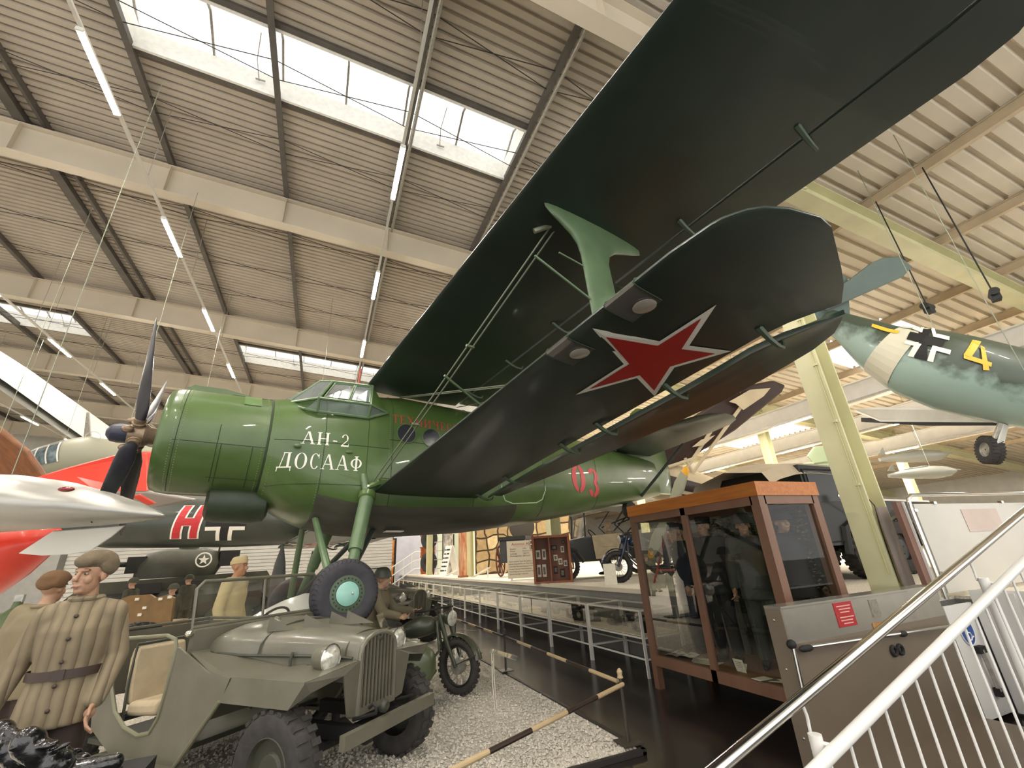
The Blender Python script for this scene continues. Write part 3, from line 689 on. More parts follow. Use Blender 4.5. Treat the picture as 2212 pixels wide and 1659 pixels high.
def glyph(mb, ch, x, w, f0, serif=True):
    f = lambda u, v: f0(x+u*w, v)
    tk, tn = TK, TN
    def stem(u, wd=tk, v0=0, v1=1): stroke(mb, (u, v0), (u, v1), wd, f)
    def foot(u, v, hw=.17):
        if serif: stroke(mb, (u-hw, v), (u+hw, v), SF, f, 2, True)
    s = SF/2
    if ch == 'A':
        stroke(mb, (.12, 0), (.47, 1), tn, f); stroke(mb, (.5, 1), (.86, 0), tk, f); stroke(mb, (.24, .33), (.74, .33), tn, f, 2, True); foot(.12, s, .14); foot(.86, s, .18)
    elif ch == 'H': stem(.2); stem(.8); stroke(mb, (.2, .5), (.8, .5), tn, f, 2, True); [foot(u, v) for u in (.2, .8) for v in (s, 1-s)]
    elif ch == '-': stroke(mb, (.2, .38), (.8, .38), .1, f, 2, True)
    elif ch == '2':
        arc(mb, .48, .70, .34, .30, -.5, PI*.97, tn, tk*.9, f); stroke(mb, (.76, .55), (.16, .06), tk*.75, f); stroke(mb, (.12, .06), (.85, .06), .12, f, 2, True); stroke(mb, (.85, .0), (.88, .25), tn, f)
    elif ch == 'D':   # Д
        stroke(mb, (.2, .1), (.42, 1), tn, f); stem(.74, tk, .1, 1); stroke(mb, (.0, .1), (1.0, .1), tn+.02, f, 2, True); stroke(mb, (.34, 1-s), (.9, 1-s), tn, f, 2, True); stroke(mb, (.04, -.13), (.06, .1), tn, f); stroke(mb, (.96, -.13), (.94, .1), tn, f)
    elif ch == 'O': arc(mb, .5, .5, .44, .51, 0, 2*PI, tn*.8, tk*1.05, f, 32)
    elif ch == 'C': arc(mb, .52, .5, .44, .51, .75, 2*PI-.75, tn*.8, tk*1.05, f, 28); stroke(mb, (.86, .68), (.86, .98), tn, f)
    elif ch == 'F':   # Ф
        arc(mb, .5, .5, .46, .33, 0, 2*PI, tn*.8, tk*.95, f, 32); stem(.5, tk); foot(.5, s); foot(.5, 1-s)
    elif ch == 'T': stem(.5); stroke(mb, (.08, 1-s), (.92, 1-s), tn, f, 2, True); stroke(mb, (.1, .74), (.1, 1), tn, f); stroke(mb, (.9, .74), (.9, 1), tn, f); foot(.5, s)
    elif ch == 'E': stem(.25); stroke(mb, (.1, 1-s), (.85, 1-s), tn, f, 2, True); stroke(mb, (.1, s), (.88, s), tn, f, 2, True); stroke(mb, (.25, .5), (.68, .5), tn, f, 2, True); stroke(mb, (.85, .76), (.85, 1), tn, f); stroke(mb, (.88, 0), (.88, .26), tn, f)
    elif ch == 'X': stroke(mb, (.16, 1), (.84, 0), tk, f); stroke(mb, (.82, 1), (.16, 0), tn, f); [foot(u, v, .14) for u in (.16, .84) for v in (s, 1-s)]
    elif ch == 'I':   # И
        stem(.2); stem(.8); stroke(mb, (.24, .08), (.76, .92), tn, f); [foot(u, v) for u in (.2, .8) for v in (s, 1-s)]
    elif ch == 'Q':   # Ч
        stem(.78); arc(mb, .5, .8, .34, .36, PI, 2*PI-.3, tn, tk*.9, f, 12); stem(.2, tk*.9, .78, 1); foot(.78, s); foot(.2, 1-s); foot(.78, 1-s)
    elif ch == 'K': stem(.22); stroke(mb, (.28, .5), (.82, 1), tn, f); stroke(mb, (.4, .58), (.84, 0), tk, f); [foot(.22, v) for v in (s, 1-s)]; foot(.86, s, .13); foot(.82, 1-s, .13)
    elif ch == '0': arc(mb, .5, .5, .46, .5, -PI/2+.14, PI/2-.14, .2, .3, f, 20); arc(mb, .5, .5, .46, .5, PI/2+.14, 1.5*PI-.14, .2, .3, f, 20)
    elif ch == '3': arc(mb, .46, .74, .44, .28, -PI/2, PI*.9, .18, .3, f, 20); arc(mb, .46, .26, .46, .28, -PI*.9, -PI/2-.1, .18, .3, f, 8); arc(mb, .46, .26, .46, .28, -PI/2+.12, PI/2, .18, .3, f, 18)
def lettering(text, bl, br, h, m, off=.004, widths=None, serif=True, gap=.12):
    """text set on the port side between two pixels of its baseline; each letter a part"""
    a0, c0 = onb(*bl, .955); a1, c1 = onb(*br, .955)
    ws = [(.55 if ch in '-' else (.78 if ch in 'ECKT2' else 1.0)) for ch in text]
    tot = sum(ws)+gap*(len(ws)-1); u = 0; W = 1.0/tot
    for ch, w in zip(text, ws):
        mb = MB()
        def f0(x, v):
            a = lerp(a0, a1, x); c = lerp(c0, c1, x)+v*h; return L(a, fus_w(a, c)+off, c)
        glyph(mb, ch, u*W, w*W, f0, serif); mb.build('letter', m, plane, 0); u += w+gap
hh = onb(692, 931, .955)[1]-onb(690, 958, .955)[1]
lettering('AH-2', (651, 956), (755, 966), hh, m_mark)
lettering('DOCAAF', (600, 1006), (781, 1018), hh*1.15, m_mark)
TK, TN, SF = .17, .08, .06
m_redtxt = mat('red_lettering', '#a8433a', .5)
lettering('TEXHIQECKAA', (848, 912), (1022, 940), .155, m_redtxt, gap=.14)
TK, TN = .22, .14
m_rednum = mat('red_number', '#c9414a', .45)
def number():
    a0, c0 = onb(1240, 1064, .62); a1, c1 = onb(1296, 1075, .55); h = .62
    for ch, x0, x1 in (('0', -.18, .42), ('3', .52, 1.02)):
        mb = MB()
        def f0(x, v):
            a = lerp(a0, a1, x); c = lerp(c0, c1, x)+v*h; return L(a, fus_w(a, c)+.005, c)
        glyph(mb, ch, x0, x1-x0, f0, False); mb.build('number', m_rednum, plane, 0)
number()
# ---------------- the stands it is raised on
m_stand = mat('stand_black', '#24221f', .6)
for s, nm in ((1, 'port'), (-1, 'starboard')):
    p = plane.matrix_world @ L(WC[0], s*WC[1], WC[2]-.405)
    t = thing('wheel_stand', 'black steel stand under the biplane\'s %s wheel' % ('near' if s > 0 else 'far'), 'stand', (p.x, p.y, 0.06), 0.2, 'aircraft stands')
    h = p.z-.075
    MB().bx(-.1, .1, -.09, .09, h-.04, h).build('top_plate', m_stand, t)
    MB().cyl((.03, .06, .02), (.0, .03, h-.04), .045, .045, 12).build('post', m_stand, t)
    MB().bx(-.08, .2, -.02, .3, 0, .02).build('foot_plate', m_stand, t)
for s in (1, -1): MB().tube([L(9.6, s*.3, .7), Vector((9.6, -s*.6, 4.2))], .006, 5).build('hanging_cable', m_wire, plane)
# ================================================================ JEEPS AND MOTORCYCLE
m_olive = mat('olive_paint', '#666355', 0.34, var=0.14, scale=3, coat=0.15, bump=.05, bscale=9)
m_olived = mat('olive_dark', '#3d3e33', 0.5, var=0.15, scale=4)
m_canvas = mat('canvas_beige', '#b5a588', 0.85, var=0.1, scale=6, bump=.2, bscale=120)
m_chrome = mat('lamp_chrome', '#d8d4c8', 0.12, 0.9)
m_lens = mat('lamp_glass', '#d9d6ca', 0.08, 0.35, var=.25, scale=30, coat=1.0)
m_pane = glass('screen_glass', '#e9ece6', 0.10, 0.04, 0.06, '#b9b9ae')
m_tyre2 = mat('tyre_grey', '#3a3734', .85, var=.2, scale=14, bump=.2, bscale=40)
def wheel(parent, c, ax, R, w, m, rimm, rr=.55, lugs=26, lugm=None):
    c = Vector(c); ax = Vector(ax).normalized()
    ty = MB().lathe([(R*rr, -w*.42), (R*.72, -w*.5), (R*.9, -w*.49), (R*.965, -w*.38), (R*.98, 0), (R*.965, w*.38), (R*.9, w*.49), (R*.72, w*.5), (R*rr, w*.42)], c, ax, 36, False).build('tyre', m, parent, 50)
    x, y = MB.frame(ax); lg = MB()
    for i in range(lugs):
        for sd in (-1, 1):
            q = 2*PI*(i+(.5 if sd > 0 else 0))/lugs; e = x*math.cos(q)+y*math.sin(q); t = -x*math.sin(q)+y*math.cos(q)
            Mx = Matrix((e, t, ax)).transposed()
            lg.box(c+e*R*.965+ax*sd*w*.27, (R*.07, 2*PI*R/lugs*.5, w*.42), Mx)
    g = lg.build('tread_lugs', lugm or m, ty, 0); g['kind'] = 'stuff'
    MB().lathe([(R*rr*1.03, w*.40), (R*rr*.97, w*.44), (R*rr*.9, w*.25), (R*.3, w*.2), (R*.26, w*.3), (.01, w*.34)], c, ax, 28, False).build('rim', rimm, ty)
    return ty
def J(f, r, z): return Vector((f, -r, z))
def make_jeep():
    t = thing('jeep', '', 'jeep')
    # bonnet
    rg = []
    for f, hw, z0, z1 in ((-1.24, .56, 1.04, 1.22), (-1.1, .58, 1.03, 1.26), (-.8, .53, 1.02, 1.255), (-.3, .40, 1.01, 1.215), (0, .31, 1.0, 1.18), (.24, .235, .98, 1.15), (.30, .215, .96, 1.12)):
        r_ = []
        for i in range(17):
            q = PI*i/16; r_.append(J(f, hw*math.copysign(abs(math.cos(q))**.6, math.cos(q)), z0+(z1-z0)*math.sin(q)**.75))
        rg.append(r_)
    MB().loft(rg).build('bonnet', m_olive, t, 50)
    MB().loft([[J(f, -hw, z0), J(f, hw, z0), J(f, hw, z1), J(f, -hw, z1)] for f, hw, z0, z1 in ((-1.24, .57, .86, 1.05), (-.8, .535, .86, 1.03), (-.3, .405, .86, 1.02), (.24, .24, .8, .99), (.28, .22, .6, .97))]).build('engine_side', m_olive, t, 20)
    MB().tube([J(f, hw+.005, z) for f, hw, z in ((-1.22, .57, 1.06), (-.8, .54, 1.035), (-.3, .41, 1.02), (0, .32, 1.01), (.24, .24, .985))], .012, 6).build('bonnet_bead', m_olived, t)
    MB().tube([J(-.62, .5*math.cos(PI*i/12), 1.03+.225*math.sin(PI*i/12)**.75) for i in range(13)], .008, 5).build('bonnet_seam', m_olived, t)
    MB().tube([J(.17, .26*math.cos(PI*i/12), 1.0+.165*math.sin(PI*i/12)**.75) for i in range(13)], .007, 5).build('bonnet_seam', m_olived, t)
    for f, hw in ((-.28, .41), (.1, .285)):
        MB().tube([J(f, hw+.01, 1.05), J(f, hw+.03, .99), J(f, hw+.02, .9)], .012, 6).build('bonnet_catch', m_olived, t)
    MB().tube([J(-.12, .38, .95), J(-.12, .4, .95), J(0, .36, .95), J(0, .34, .95)], .008, 5).build('bonnet_handle', m_olived, t)
    MB().lathe([(.05, 0), (.05, .02), (.02, .04), (0, .045)], J(-.95, .1, 1.25), (0, 0, 1), 14).build('filler_cap', m_chrome, t)
    for f, r, a in ((-.55, .3, .2), (-.3, .12, .2), (-.2, -.1, .2), (-.05, -.16, .2)):
        MB().prism([J(f-.12, r+.1, 1.2), J(f+.12, r-.02, 1.2), J(f-.1, r+.1, 1.32)], J(.006, .012, 0)).build('bonnet_plate', m_olive, t, 0)
    # grille
    g = MB(); out = [(-.22, .58), (-.22, 1.02)]+[(-.22*math.cos(PI*i/8), 1.02+.13*math.sin(PI*i/8)) for i in range(1, 8)]+[(.22, 1.02), (.22, .58)]
    gr = MB().prism([J(.285, r, z) for r, z in out], J(.012, 0, 0)).build('grille', mat('grille_dark', '#171714', .7), t, 30)
    rim = [J(.31, r, z) for r, z in out]; MB().tube(rim, .022, 8).build('grille_surround', m_olive, gr)
    for i in range(10):
        r = -.2+.4*i/9; top = 1.0+.13*math.sqrt(max(0, 1-(r/.22)**2))
        MB().box(J(.315, r, (.6+top)/2), (.018, .02, top-.6)).build('slat', m_olive, gr)
    MB().box(J(.32, 0, .6), (.02, .44, .05)).build('grille_sill', m_olive, gr)
    MB().ball(J(.325, 0, 1.1), (.008, .03, .02), 10, 6).build('badge', m_olived, gr)
    # wings: bent sheet
    for s in (1, -1):
        top = [J(f, s*r, z) for f, r, z in ((.32, .24, .97), (.3, .78, .93), (-.52, .78, .93), (-.84, .76, .95), (-1.27, .72, 1.10), (-1.27, .5, 1.10), (-.9, .45, .97), (-.3, .36, .95))]
        MB().prism(top, (0, 0, -.012)).build('wing_top', m_olive, t, 20)
        MB().prism([J(.3, s*.78, .935), J(-.52, s*.78, .935), J(-.6, s*.80, .76), J(.17, s*.80, .76)], J(0, s*-.012, 0)).build('wing_skirt', m_olive, t, 20)
        MB().prism([J(.325, s*.24, .97), J(.305, s*.78, .93), J(.18, s*.80, .76), J(.29, s*.70, .85), J(.33, s*.42, .90), J(.32, s*.34, .60), J(.31, s*.24, .58)], J(-.014, 0, 0)).build('wing_front', m_olive, t, 20)
        # side of the tub with the scooped doorway
        cut = [(-2.36, 1.14), (-2.2, .78), (-2.05, .6), (-1.85, .5), (-1.62, .46), (-1.46, .49), (-1.38, .6), (-1.35, .8), (-1.33, 1.13)]
        pts = [(-1.27, 1.12), (-.82, .95), (-.53, .93), (-.6, .77), (-1.02, .30), (-2.0, .30), (-2.38, .45), (-2.5, .74), (-3.3, .74), (-3.4, .6), (-3.4, 1.14)]
        MB().prism([J(f, s*.79, z) for f, z in pts+cut], J(0, -s*.02, 0)).build('body_side', m_olive, t, 20)
        MB().tube([J(f, s*.79, z) for f, z in cut]+([J(-1.36, s*.79, 1.19), J(-1.5, s*.79, 1.22), J(-2.3, s*.79, 1.18)] if s > 0 else []), .016, 8, s > 0).build('doorway_rim', mat('rim_light', '#77765f', .4), t)
        MB().tube([J(-1.02, s*.80, .31), J(-.6, s*.80, .77)], .015, 6).build('apron_bead', mat('rim_light', '#77765f', .4), t)
        MB().bx(-2.1, -.98, -s*.79-.08, -s*.79+.08, .27, .30).build('running_board', m_olive, t)
        # head lamp
        hc = J(.13, s*.43, 1.02)
        h = MB().lathe([(.02, -.12), (.07, -.1), (.095, -.03), (.10, .03), (.10, .05)], hc, (1, 0, 0), 24).build('head_lamp', m_olive, t)
        MB().lathe([(.102, .045), (.108, .055), (.1, .062)], hc, (1, 0, 0), 24, False).build('bezel', m_chrome, h)
        MB().lathe([(.098, .055), (.07, .075), (.03, .085), (0, .087)], hc, (1, 0, 0), 24, False).build('lens', m_lens, h)
        MB().cyl(hc-Vector((0, 0, .09)), hc-Vector((0, 0, .14)), .02, .04, 10).build('lamp_foot', m_olived, h)
    # body shell
    MB().bx(-2.42, -1.2, -.77, .77, .33, .37).build('floor_pan', m_olived, t, 0)
    MB().bx(-3.42, -3.38, -.79, .79, .5, 1.14).build('tail_board', m_olive, t, 0)
    MB().bx(-1.28, -1.22, -.72, .72, .5, 1.25).build('bulkhead', m_olive, t, 0)
    MB().tube([J(-2.3, .79, 1.17), J(-3.4, .79, 1.17), J(-3.4, -.79, 1.17), J(-1.4, -.79, 1.17)], .018, 8).build('body_rail', m_olive, t)
    # windscreen
    ws = thing('windscreen', '', ''); del ws['label'], ws['category']; ws.parent = t
    ZB, ZT, hw = 1.27, 1.66, .71
    MB().tube([J(-1.29, hw, ZB), J(-1.33, hw, ZT-.06), J(-1.335, hw-.06, ZT), J(-1.335, -hw+.06, ZT), J(-1.33, -hw, ZT-.06), J(-1.29, -hw, ZB)], .018, 8, True).build('frame', m_olive, ws)
    MB().tube([J(-1.29, 0, ZB), J(-1.335, 0, ZT)], .014, 6).build('centre_bar', m_olive, ws)
    MB().tube([J(-1.28, hw+.02, ZB-.03), J(-1.28, -hw-.02, ZB-.03)], .022, 8).build('sill', m_olive, ws)
    for r0, r1 in ((.03, hw-.02), (-hw+.02, -.03)):
        MB().add([J(-1.292, r0, ZB+.02), J(-1.292, r1, ZB+.02), J(-1.333, r1, ZT-.02), J(-1.333, r0, ZT-.02)], [(0, 1, 2, 3)]).build('pane', m_pane, ws, 0)
    for s in (1, -1): MB().ball(J(-1.26, s*(hw+.03), ZB-.04), (.04, .04, .03), 10, 6).build('wing_nut', m_chrome, ws)
    # seats, wheel, rear
    for s in (1, -1):
        for f0, nm in ((-2.08, 0),):
            st = MB().loft([[J(f, s*.47+dx, z) for f, dx, z in ((fb+.04, -w, zz), (fb+.04, w, zz), (fb-.05, w, zz), (fb-.05, -w, zz))] for fb, w, zz in ((f0, .22, .62), (f0-.02, .24, .75), (f0-.05, .24, 1.0), (f0-.06, .22, 1.10))]).build('seat_back', m_canvas, t, 40); bevel(st, .03, 3)
            st = MB().box(J(f0+.25, s*.47, .61), (.46, .46, .12), Euler((0, -.08, 0)).to_matrix()).build('seat_cushion', m_canvas, t, 40); bevel(st, .04, 3)
            MB().tube([J(f0+.45, s*.47-.2, .36), J(f0+.45, s*.47-.2, .55), J(f0+.45, s*.47+.2, .55), J(f0+.45, s*.47+.2, .36)], .014, 6).build('seat_frame', m_olived, t)
            MB().tube([J(f0+.05, s*.47-.24, .36), J(f0, s*.47-.25, .8), J(f0-.05, s*.47-.22, 1.12), J(f0-.05, s*.47+.22, 1.12), J(f0, s*.47+.25, .8), J(f0+.05, s*.47+.24, .36)], .014, 6).build('seat_frame', m_olived, t)
    MB().torus(J(-1.62, -.38, 1.16), Vector((-1, 0, .7)), .2, .014, 28, 6).build('steering_wheel', m_black, t)
    MB().tube([J(-1.62, -.38, 1.16), J(-1.28, -.38, .85)], .02, 6).build('steering_column', m_black, t)
    # bumper, hooks, lamp
    MB().loft([[J(.48, r, .47), J(.535, r, .47), J(.535, r, .565), J(.48, r, .565)] for r in (.57, -.55)]).build('bumper', m_olive, t, 20)
    for r in (.25, -.28):
        MB().tube([J(.3, r, .56), J(.46, r, .6), J(.53, r, .62), J(.54, r, .66), J(.5, r, .68), J(.46, r, .65)], .014, 8).build('tow_hook', m_black, t)
        MB().bx(-.6, .48, -r-.04, -r+.04, .42, .52).build('chassis_rail', m_black, t)
    MB().lathe([(.05, 0), (.05, .03), (.03, .05), (0, .05)], J(.47, .1, .63), (1, 0, 0), 14).build('hook_lamp', m_olived, t)
    for f in (0, -2.85):
        for s in (1, -1): wheel(t, J(f, s*.70, .37), J(0, s, 0), .38, .19, m_tyre2, m_olived, .55)
        MB().cyl(J(f, .62, .37), J(f, -.62, .37), .045, .045, 10).build('axle', m_black, t)
    sp = wheel(t, J(-3.54, 0, .85), (-1, 0, 0), .37, .17, m_tyre2, m_olived, .55)
    return t
jeep = make_jeep(); jeep.scale = (.979,)*3; jeep.location = (.351, 4.746, 0.03); jeep.rotation_euler = (0, 0, -.834)
jeep['label'] = 'olive open jeep in the foreground, windscreen up, beige seats'; jeep['group'] = 'military jeeps'
j2 = copy_tree(jeep); j2.location = (1.95, 10.9, 0.03); j2.rotation_euler = (0, 0, -.88)
j2['label'] = 'dark jeep parked behind the motorcycle, beyond the biplane wheel'

# ---------------------------------------------------------------- motorcycle with sidecar
m_moto = mat('moto_green', '#3b3e2f', .4, var=.15, scale=5, coat=.2)
m_sidec = mat('sidecar_green', '#525a40', .4, var=.12, scale=4, coat=.2)
def B(f, r, z): return Vector((f, -r, z))   # front wheel contact at 0
def spoke_wheel(parent, c, ax, R, w, m, n=36):
    c = Vector(c); ax = Vector(ax).normalized(); x, y = MB.frame(ax)
    ty = MB().torus(c, ax, R-w*.5, w*.5, 40, 10).build('tyre', m, parent, 60)
    lg = MB()
    for i in range(30):
        for sd in (-1, 1):
            q = 2*PI*(i+(.5 if sd > 0 else 0))/30; e = x*math.cos(q)+y*math.sin(q); t = -x*math.sin(q)+y*math.cos(q)
            lg.box(c+e*(R-.006)+ax*sd*w*.22, (.022, .04, w*.36), Matrix((e, t, ax)).transposed())
    g = lg.build('tread_lugs', m, ty, 0); g['kind'] = 'stuff'
    MB().torus(c, ax, R-w-.005, .016, 36, 8, .03).build('rim', m_black, ty)
    sp = MB()
    for i in range(n):
        q = 2*PI*i/n; e = x*math.cos(q)+y*math.sin(q); e2 = x*math.cos(q+.35*(-1)**i)+y*math.sin(q+.35*(-1)**i)
        sp.tube([c+e2*.07+ax*.03*(-1)**(i//2), c+e*(R-w)], .0035, 4)
    s_ = sp.build('spokes', m_steel, ty); s_['kind'] = 'stuff'
    MB().lathe([(.05, -.07), (.09, -.06), (.1, 0), (.09, .06), (.05, .07)], c, ax, 20).build('hub', m_galv, ty)
    return ty
def make_bike(label, loc, yaw, m_moto, steer=0.0, sidecar=True, group='motorcycles'):
    mo = thing('motorcycle', label, 'motorcycle', loc, yaw, group)
    R = .34
    spoke_wheel(mo, B(0, 0, R), (0, 1, 0), R, .10, m_tyre2)['front'] = 1; spoke_wheel(mo, B(-1.42, 0, R), (0, 1, 0), R, .10, m_tyre2)
    for s in (-1, 1):
        MB().tube([B(.02, s*.09, R), B(-.13, s*.09, .62), B(-.28, s*.09, .98)], .03, 10, radii=[.026, .032, .034]).build('fork_leg', m_moto, mo)['front'] = 1
    def fender(cf, q0, q1, rad, w, nm):
        rg = []
        for i in range(15):
            q = lerp(q0, q1, i/14); ca, sa = math.cos(q), math.sin(q); r_ = []
            for j in range(7):
                u = -1+j/3; rr = rad-.03*u*u; r_.append(B(cf+rr*ca, u*w, R+rr*sa))
            rg.append(r_)
        fo = MB().loft(rg, False, False).build(nm, m_moto, mo); fo['front'] = int(cf == 0)
        if not fo['front']: del fo['front']
    fender(0.0, .25, 2.6, .40, .075, 'front_mudguard'); fender(-1.42, .5, 2.9, .41, .08, 'rear_mudguard')
    for s in (-1, 1): MB().tube([B(.36, s*.07, .5), B(.03, s*.1, .37)], .008, 6).build('mudguard_stay', m_moto, mo)['front'] = 1
    MB().loft([MB().ring(B(f, 0, z), (1, 0, -.1), w, 18, h) for f, z, w, h in ((-.32, .84, .05, .07), (-.4, .85, .12, .12), (-.55, .84, .145, .14), (-.72, .81, .12, .11), (-.86, .78, .05, .06))]).build('fuel_tank', m_moto, mo, 60)
    for s in (-1, 1): MB().tube([B(-.3, s*.05, .9), B(-.25, s*.1, .55), B(-.5, s*.13, .3), B(-1.0, s*.13, .3), B(-1.42, s*.1, .34)], .018, 8).build('frame_tube', m_moto, mo)
    MB().tube([B(-.32, 0, .8), B(-.9, 0, .68), B(-1.3, 0, .55)], .022, 8).build('frame_spine', m_moto, mo)
    MB().box(B(-.66, 0, .42), (.36, .24, .3)).build('crankcase', m_galv, mo)
    for s in (-1, 1):
        MB().cyl(B(-.6, s*.1, .42), B(-.6, s*.32, .42), .075, .065, 14).build('cylinder', m_galv, mo)
        MB().tube([B(-.55, s*.25, .36), B(-.7, s*.26, .25), B(-1.5, s*.2, .26)], .025, 8).build('exhaust_pipe', m_black, mo)
    MB().loft([MB().ring(B(f, 0, z), (1, 0, 0), w, 14, h) for f, z, w, h in ((-.82, .80, .05, .02), (-.92, .81, .12, .035), (-1.08, .81, .13, .035), (-1.15, .8, .08, .02))]).build('saddle', m_black, mo)
    MB().loft([MB().ring(B(f, 0, z), (1, 0, 0), w, 14, h) for f, z, w, h in ((-1.25, .84, .05, .02), (-1.35, .85, .12, .035), (-1.5, .85, .13, .035), (-1.57, .84, .08, .02))]).build('pillion_saddle', m_black, mo)
    hb = MB().tube([B(-.5, .36, 1.04), B(-.36, .3, 1.04), B(-.26, .12, 1.06), B(-.26, -.12, 1.06), B(-.36, -.3, 1.04), B(-.5, -.36, 1.04)], .013, 8).build('handlebar', m_black, mo); hb['front'] = 1
    for s in (1, -1): MB().tube([B(-.5, s*.36, 1.04), B(-.4, s*.32, 1.04)], .019, 8).build('grip', m_black, hb)
    hl = MB().lathe([(.03, -.12), (.07, -.09), (.095, -.02), (.1, .04)], B(-.15, 0, .92), (1, 0, -.05), 22).build('head_lamp', m_moto, mo); hl['front'] = 1
    MB().lathe([(.1, .035), (.1, .045), (.06, .06), (0, .065)], B(-.15, 0, .92), (1, 0, -.05), 22, False).build('lens', m_lens, hl)
    MB().bx(-.03, .32, -.012, .012, .77, .775).build('number_plate', m_moto, mo)['front'] = 1
    front = [o for o in mo.children if o.get('front')]
    for o in front: o.rotation_euler = (0, 0, steer)
    if not sidecar: return mo
    # sidecar on the right
    rg = []
    for f, r0, hw, z0, z1 in ((-.2, .70, .10, .42, .60), (-.24, .70, .15, .34, .66), (-.42, .70, .22, .26, .76), (-.65, .70, .26, .24, .82), (-1.0, .70, .27, .25, .85), (-1.5, .70, .26, .28, .85), (-1.8, .70, .2, .35, .8)):
        r_ = []
        for i in range(20):
            q = 2*PI*i/20; cs, sn = math.cos(q), math.sin(q)
            r_.append(B(f, r0+hw*math.copysign(abs(cs)**.55, cs), (z0+z1)/2+(z1-z0)/2*math.copysign(abs(sn)**.55, sn)))
        rg.append(r_)
    sc = MB().loft(rg).build('sidecar_body', m_sidec, mo, 50)
    MB().tube([B(-.85, .5, .87), B(-.8, .72, .88), B(-.85, .92, .87), B(-1.4, .92, .88), B(-1.5, .72, .88), B(-1.4, .5, .88)], .018, 8, True).build('cockpit_rim', m_moto, sc)
    MB().loft([[B(-.9, .54, .872), B(-.9, .88, .872)], [B(-1.4, .54, .872), B(-1.4, .88, .872)]], False, False).build('cockpit_opening', m_black, sc, 0)
    MB().prism([B(-.8, .55, .86), B(-.8, .87, .86), B(-.92, .84, 1.1), B(-.92, .58, 1.1)], (.006, 0, 0)).build('wind_shield', m_pane, sc, 0)
    spoke_wheel(mo, B(-1.62, 1.12, R), (0, 1, 0), R, .10, m_tyre2)
    for f in (-.3, -1.2): MB().tube([B(f, .1, .32), B(f, 1.05, .3)], .02, 8).build('sidecar_strut', m_moto, mo)
    return mo
BIKE_YAW = -.42
mo = make_bike('dark green military motorcycle with sidecar beside the jeep', (1.90, 6.70, 0.03), BIKE_YAW, m_moto, -.55)
# ================================================================ MANNEQUINS
m_skin = mat('mannequin_skin', '#a98368', .55, var=.08, scale=9)
m_skin2 = mat('mannequin_skin_pale', '#b99a7c', .55, var=.08, scale=9)
def remeshed(mb, name, vox, m, parent, smooth=3):
    o = mb.build(name+'_tmp', m, None, 0)
    r = o.modifiers.new('r', 'REMESH'); r.mode = 'VOXEL'; r.voxel_size = vox; r.use_smooth_shade = True
    s = o.modifiers.new('s', 'SMOOTH'); s.iterations = smooth; s.factor = .5
    dg = bpy.context.evaluated_depsgraph_get(); me = bpy.data.meshes.new_from_object(o.evaluated_get(dg)); me.name = name
    old = o.data; bpy.data.objects.remove(o); bpy.data.meshes.remove(old)
    me.shade_smooth(); me.materials.clear()
    return link(name, me, m, parent)
def limb(mb, pts, rad, n=12):
    for (a, b), (r0, r1) in zip(zip(pts, pts[1:]), zip(rad, rad[1:])): mb.cyl(a, b, r0, r1, n)
    for p, r in zip(pts, rad): mb.ball(p, r, n, 8)
    return mb
SK = dict(pelvis=(0, 0, .97), waist=(0, 0, 1.1), chest=(.0, 0, 1.32), neck=(-.01, 0, 1.5), head=(.02, 0, 1.645), sh=(0, .185, 1.44), el=(-.03, .25, 1.14), wr=(.05, .27, .9), hip=(0, .09, .95), kn=(.02, .1, .52), an=(-.02, .1, .1))
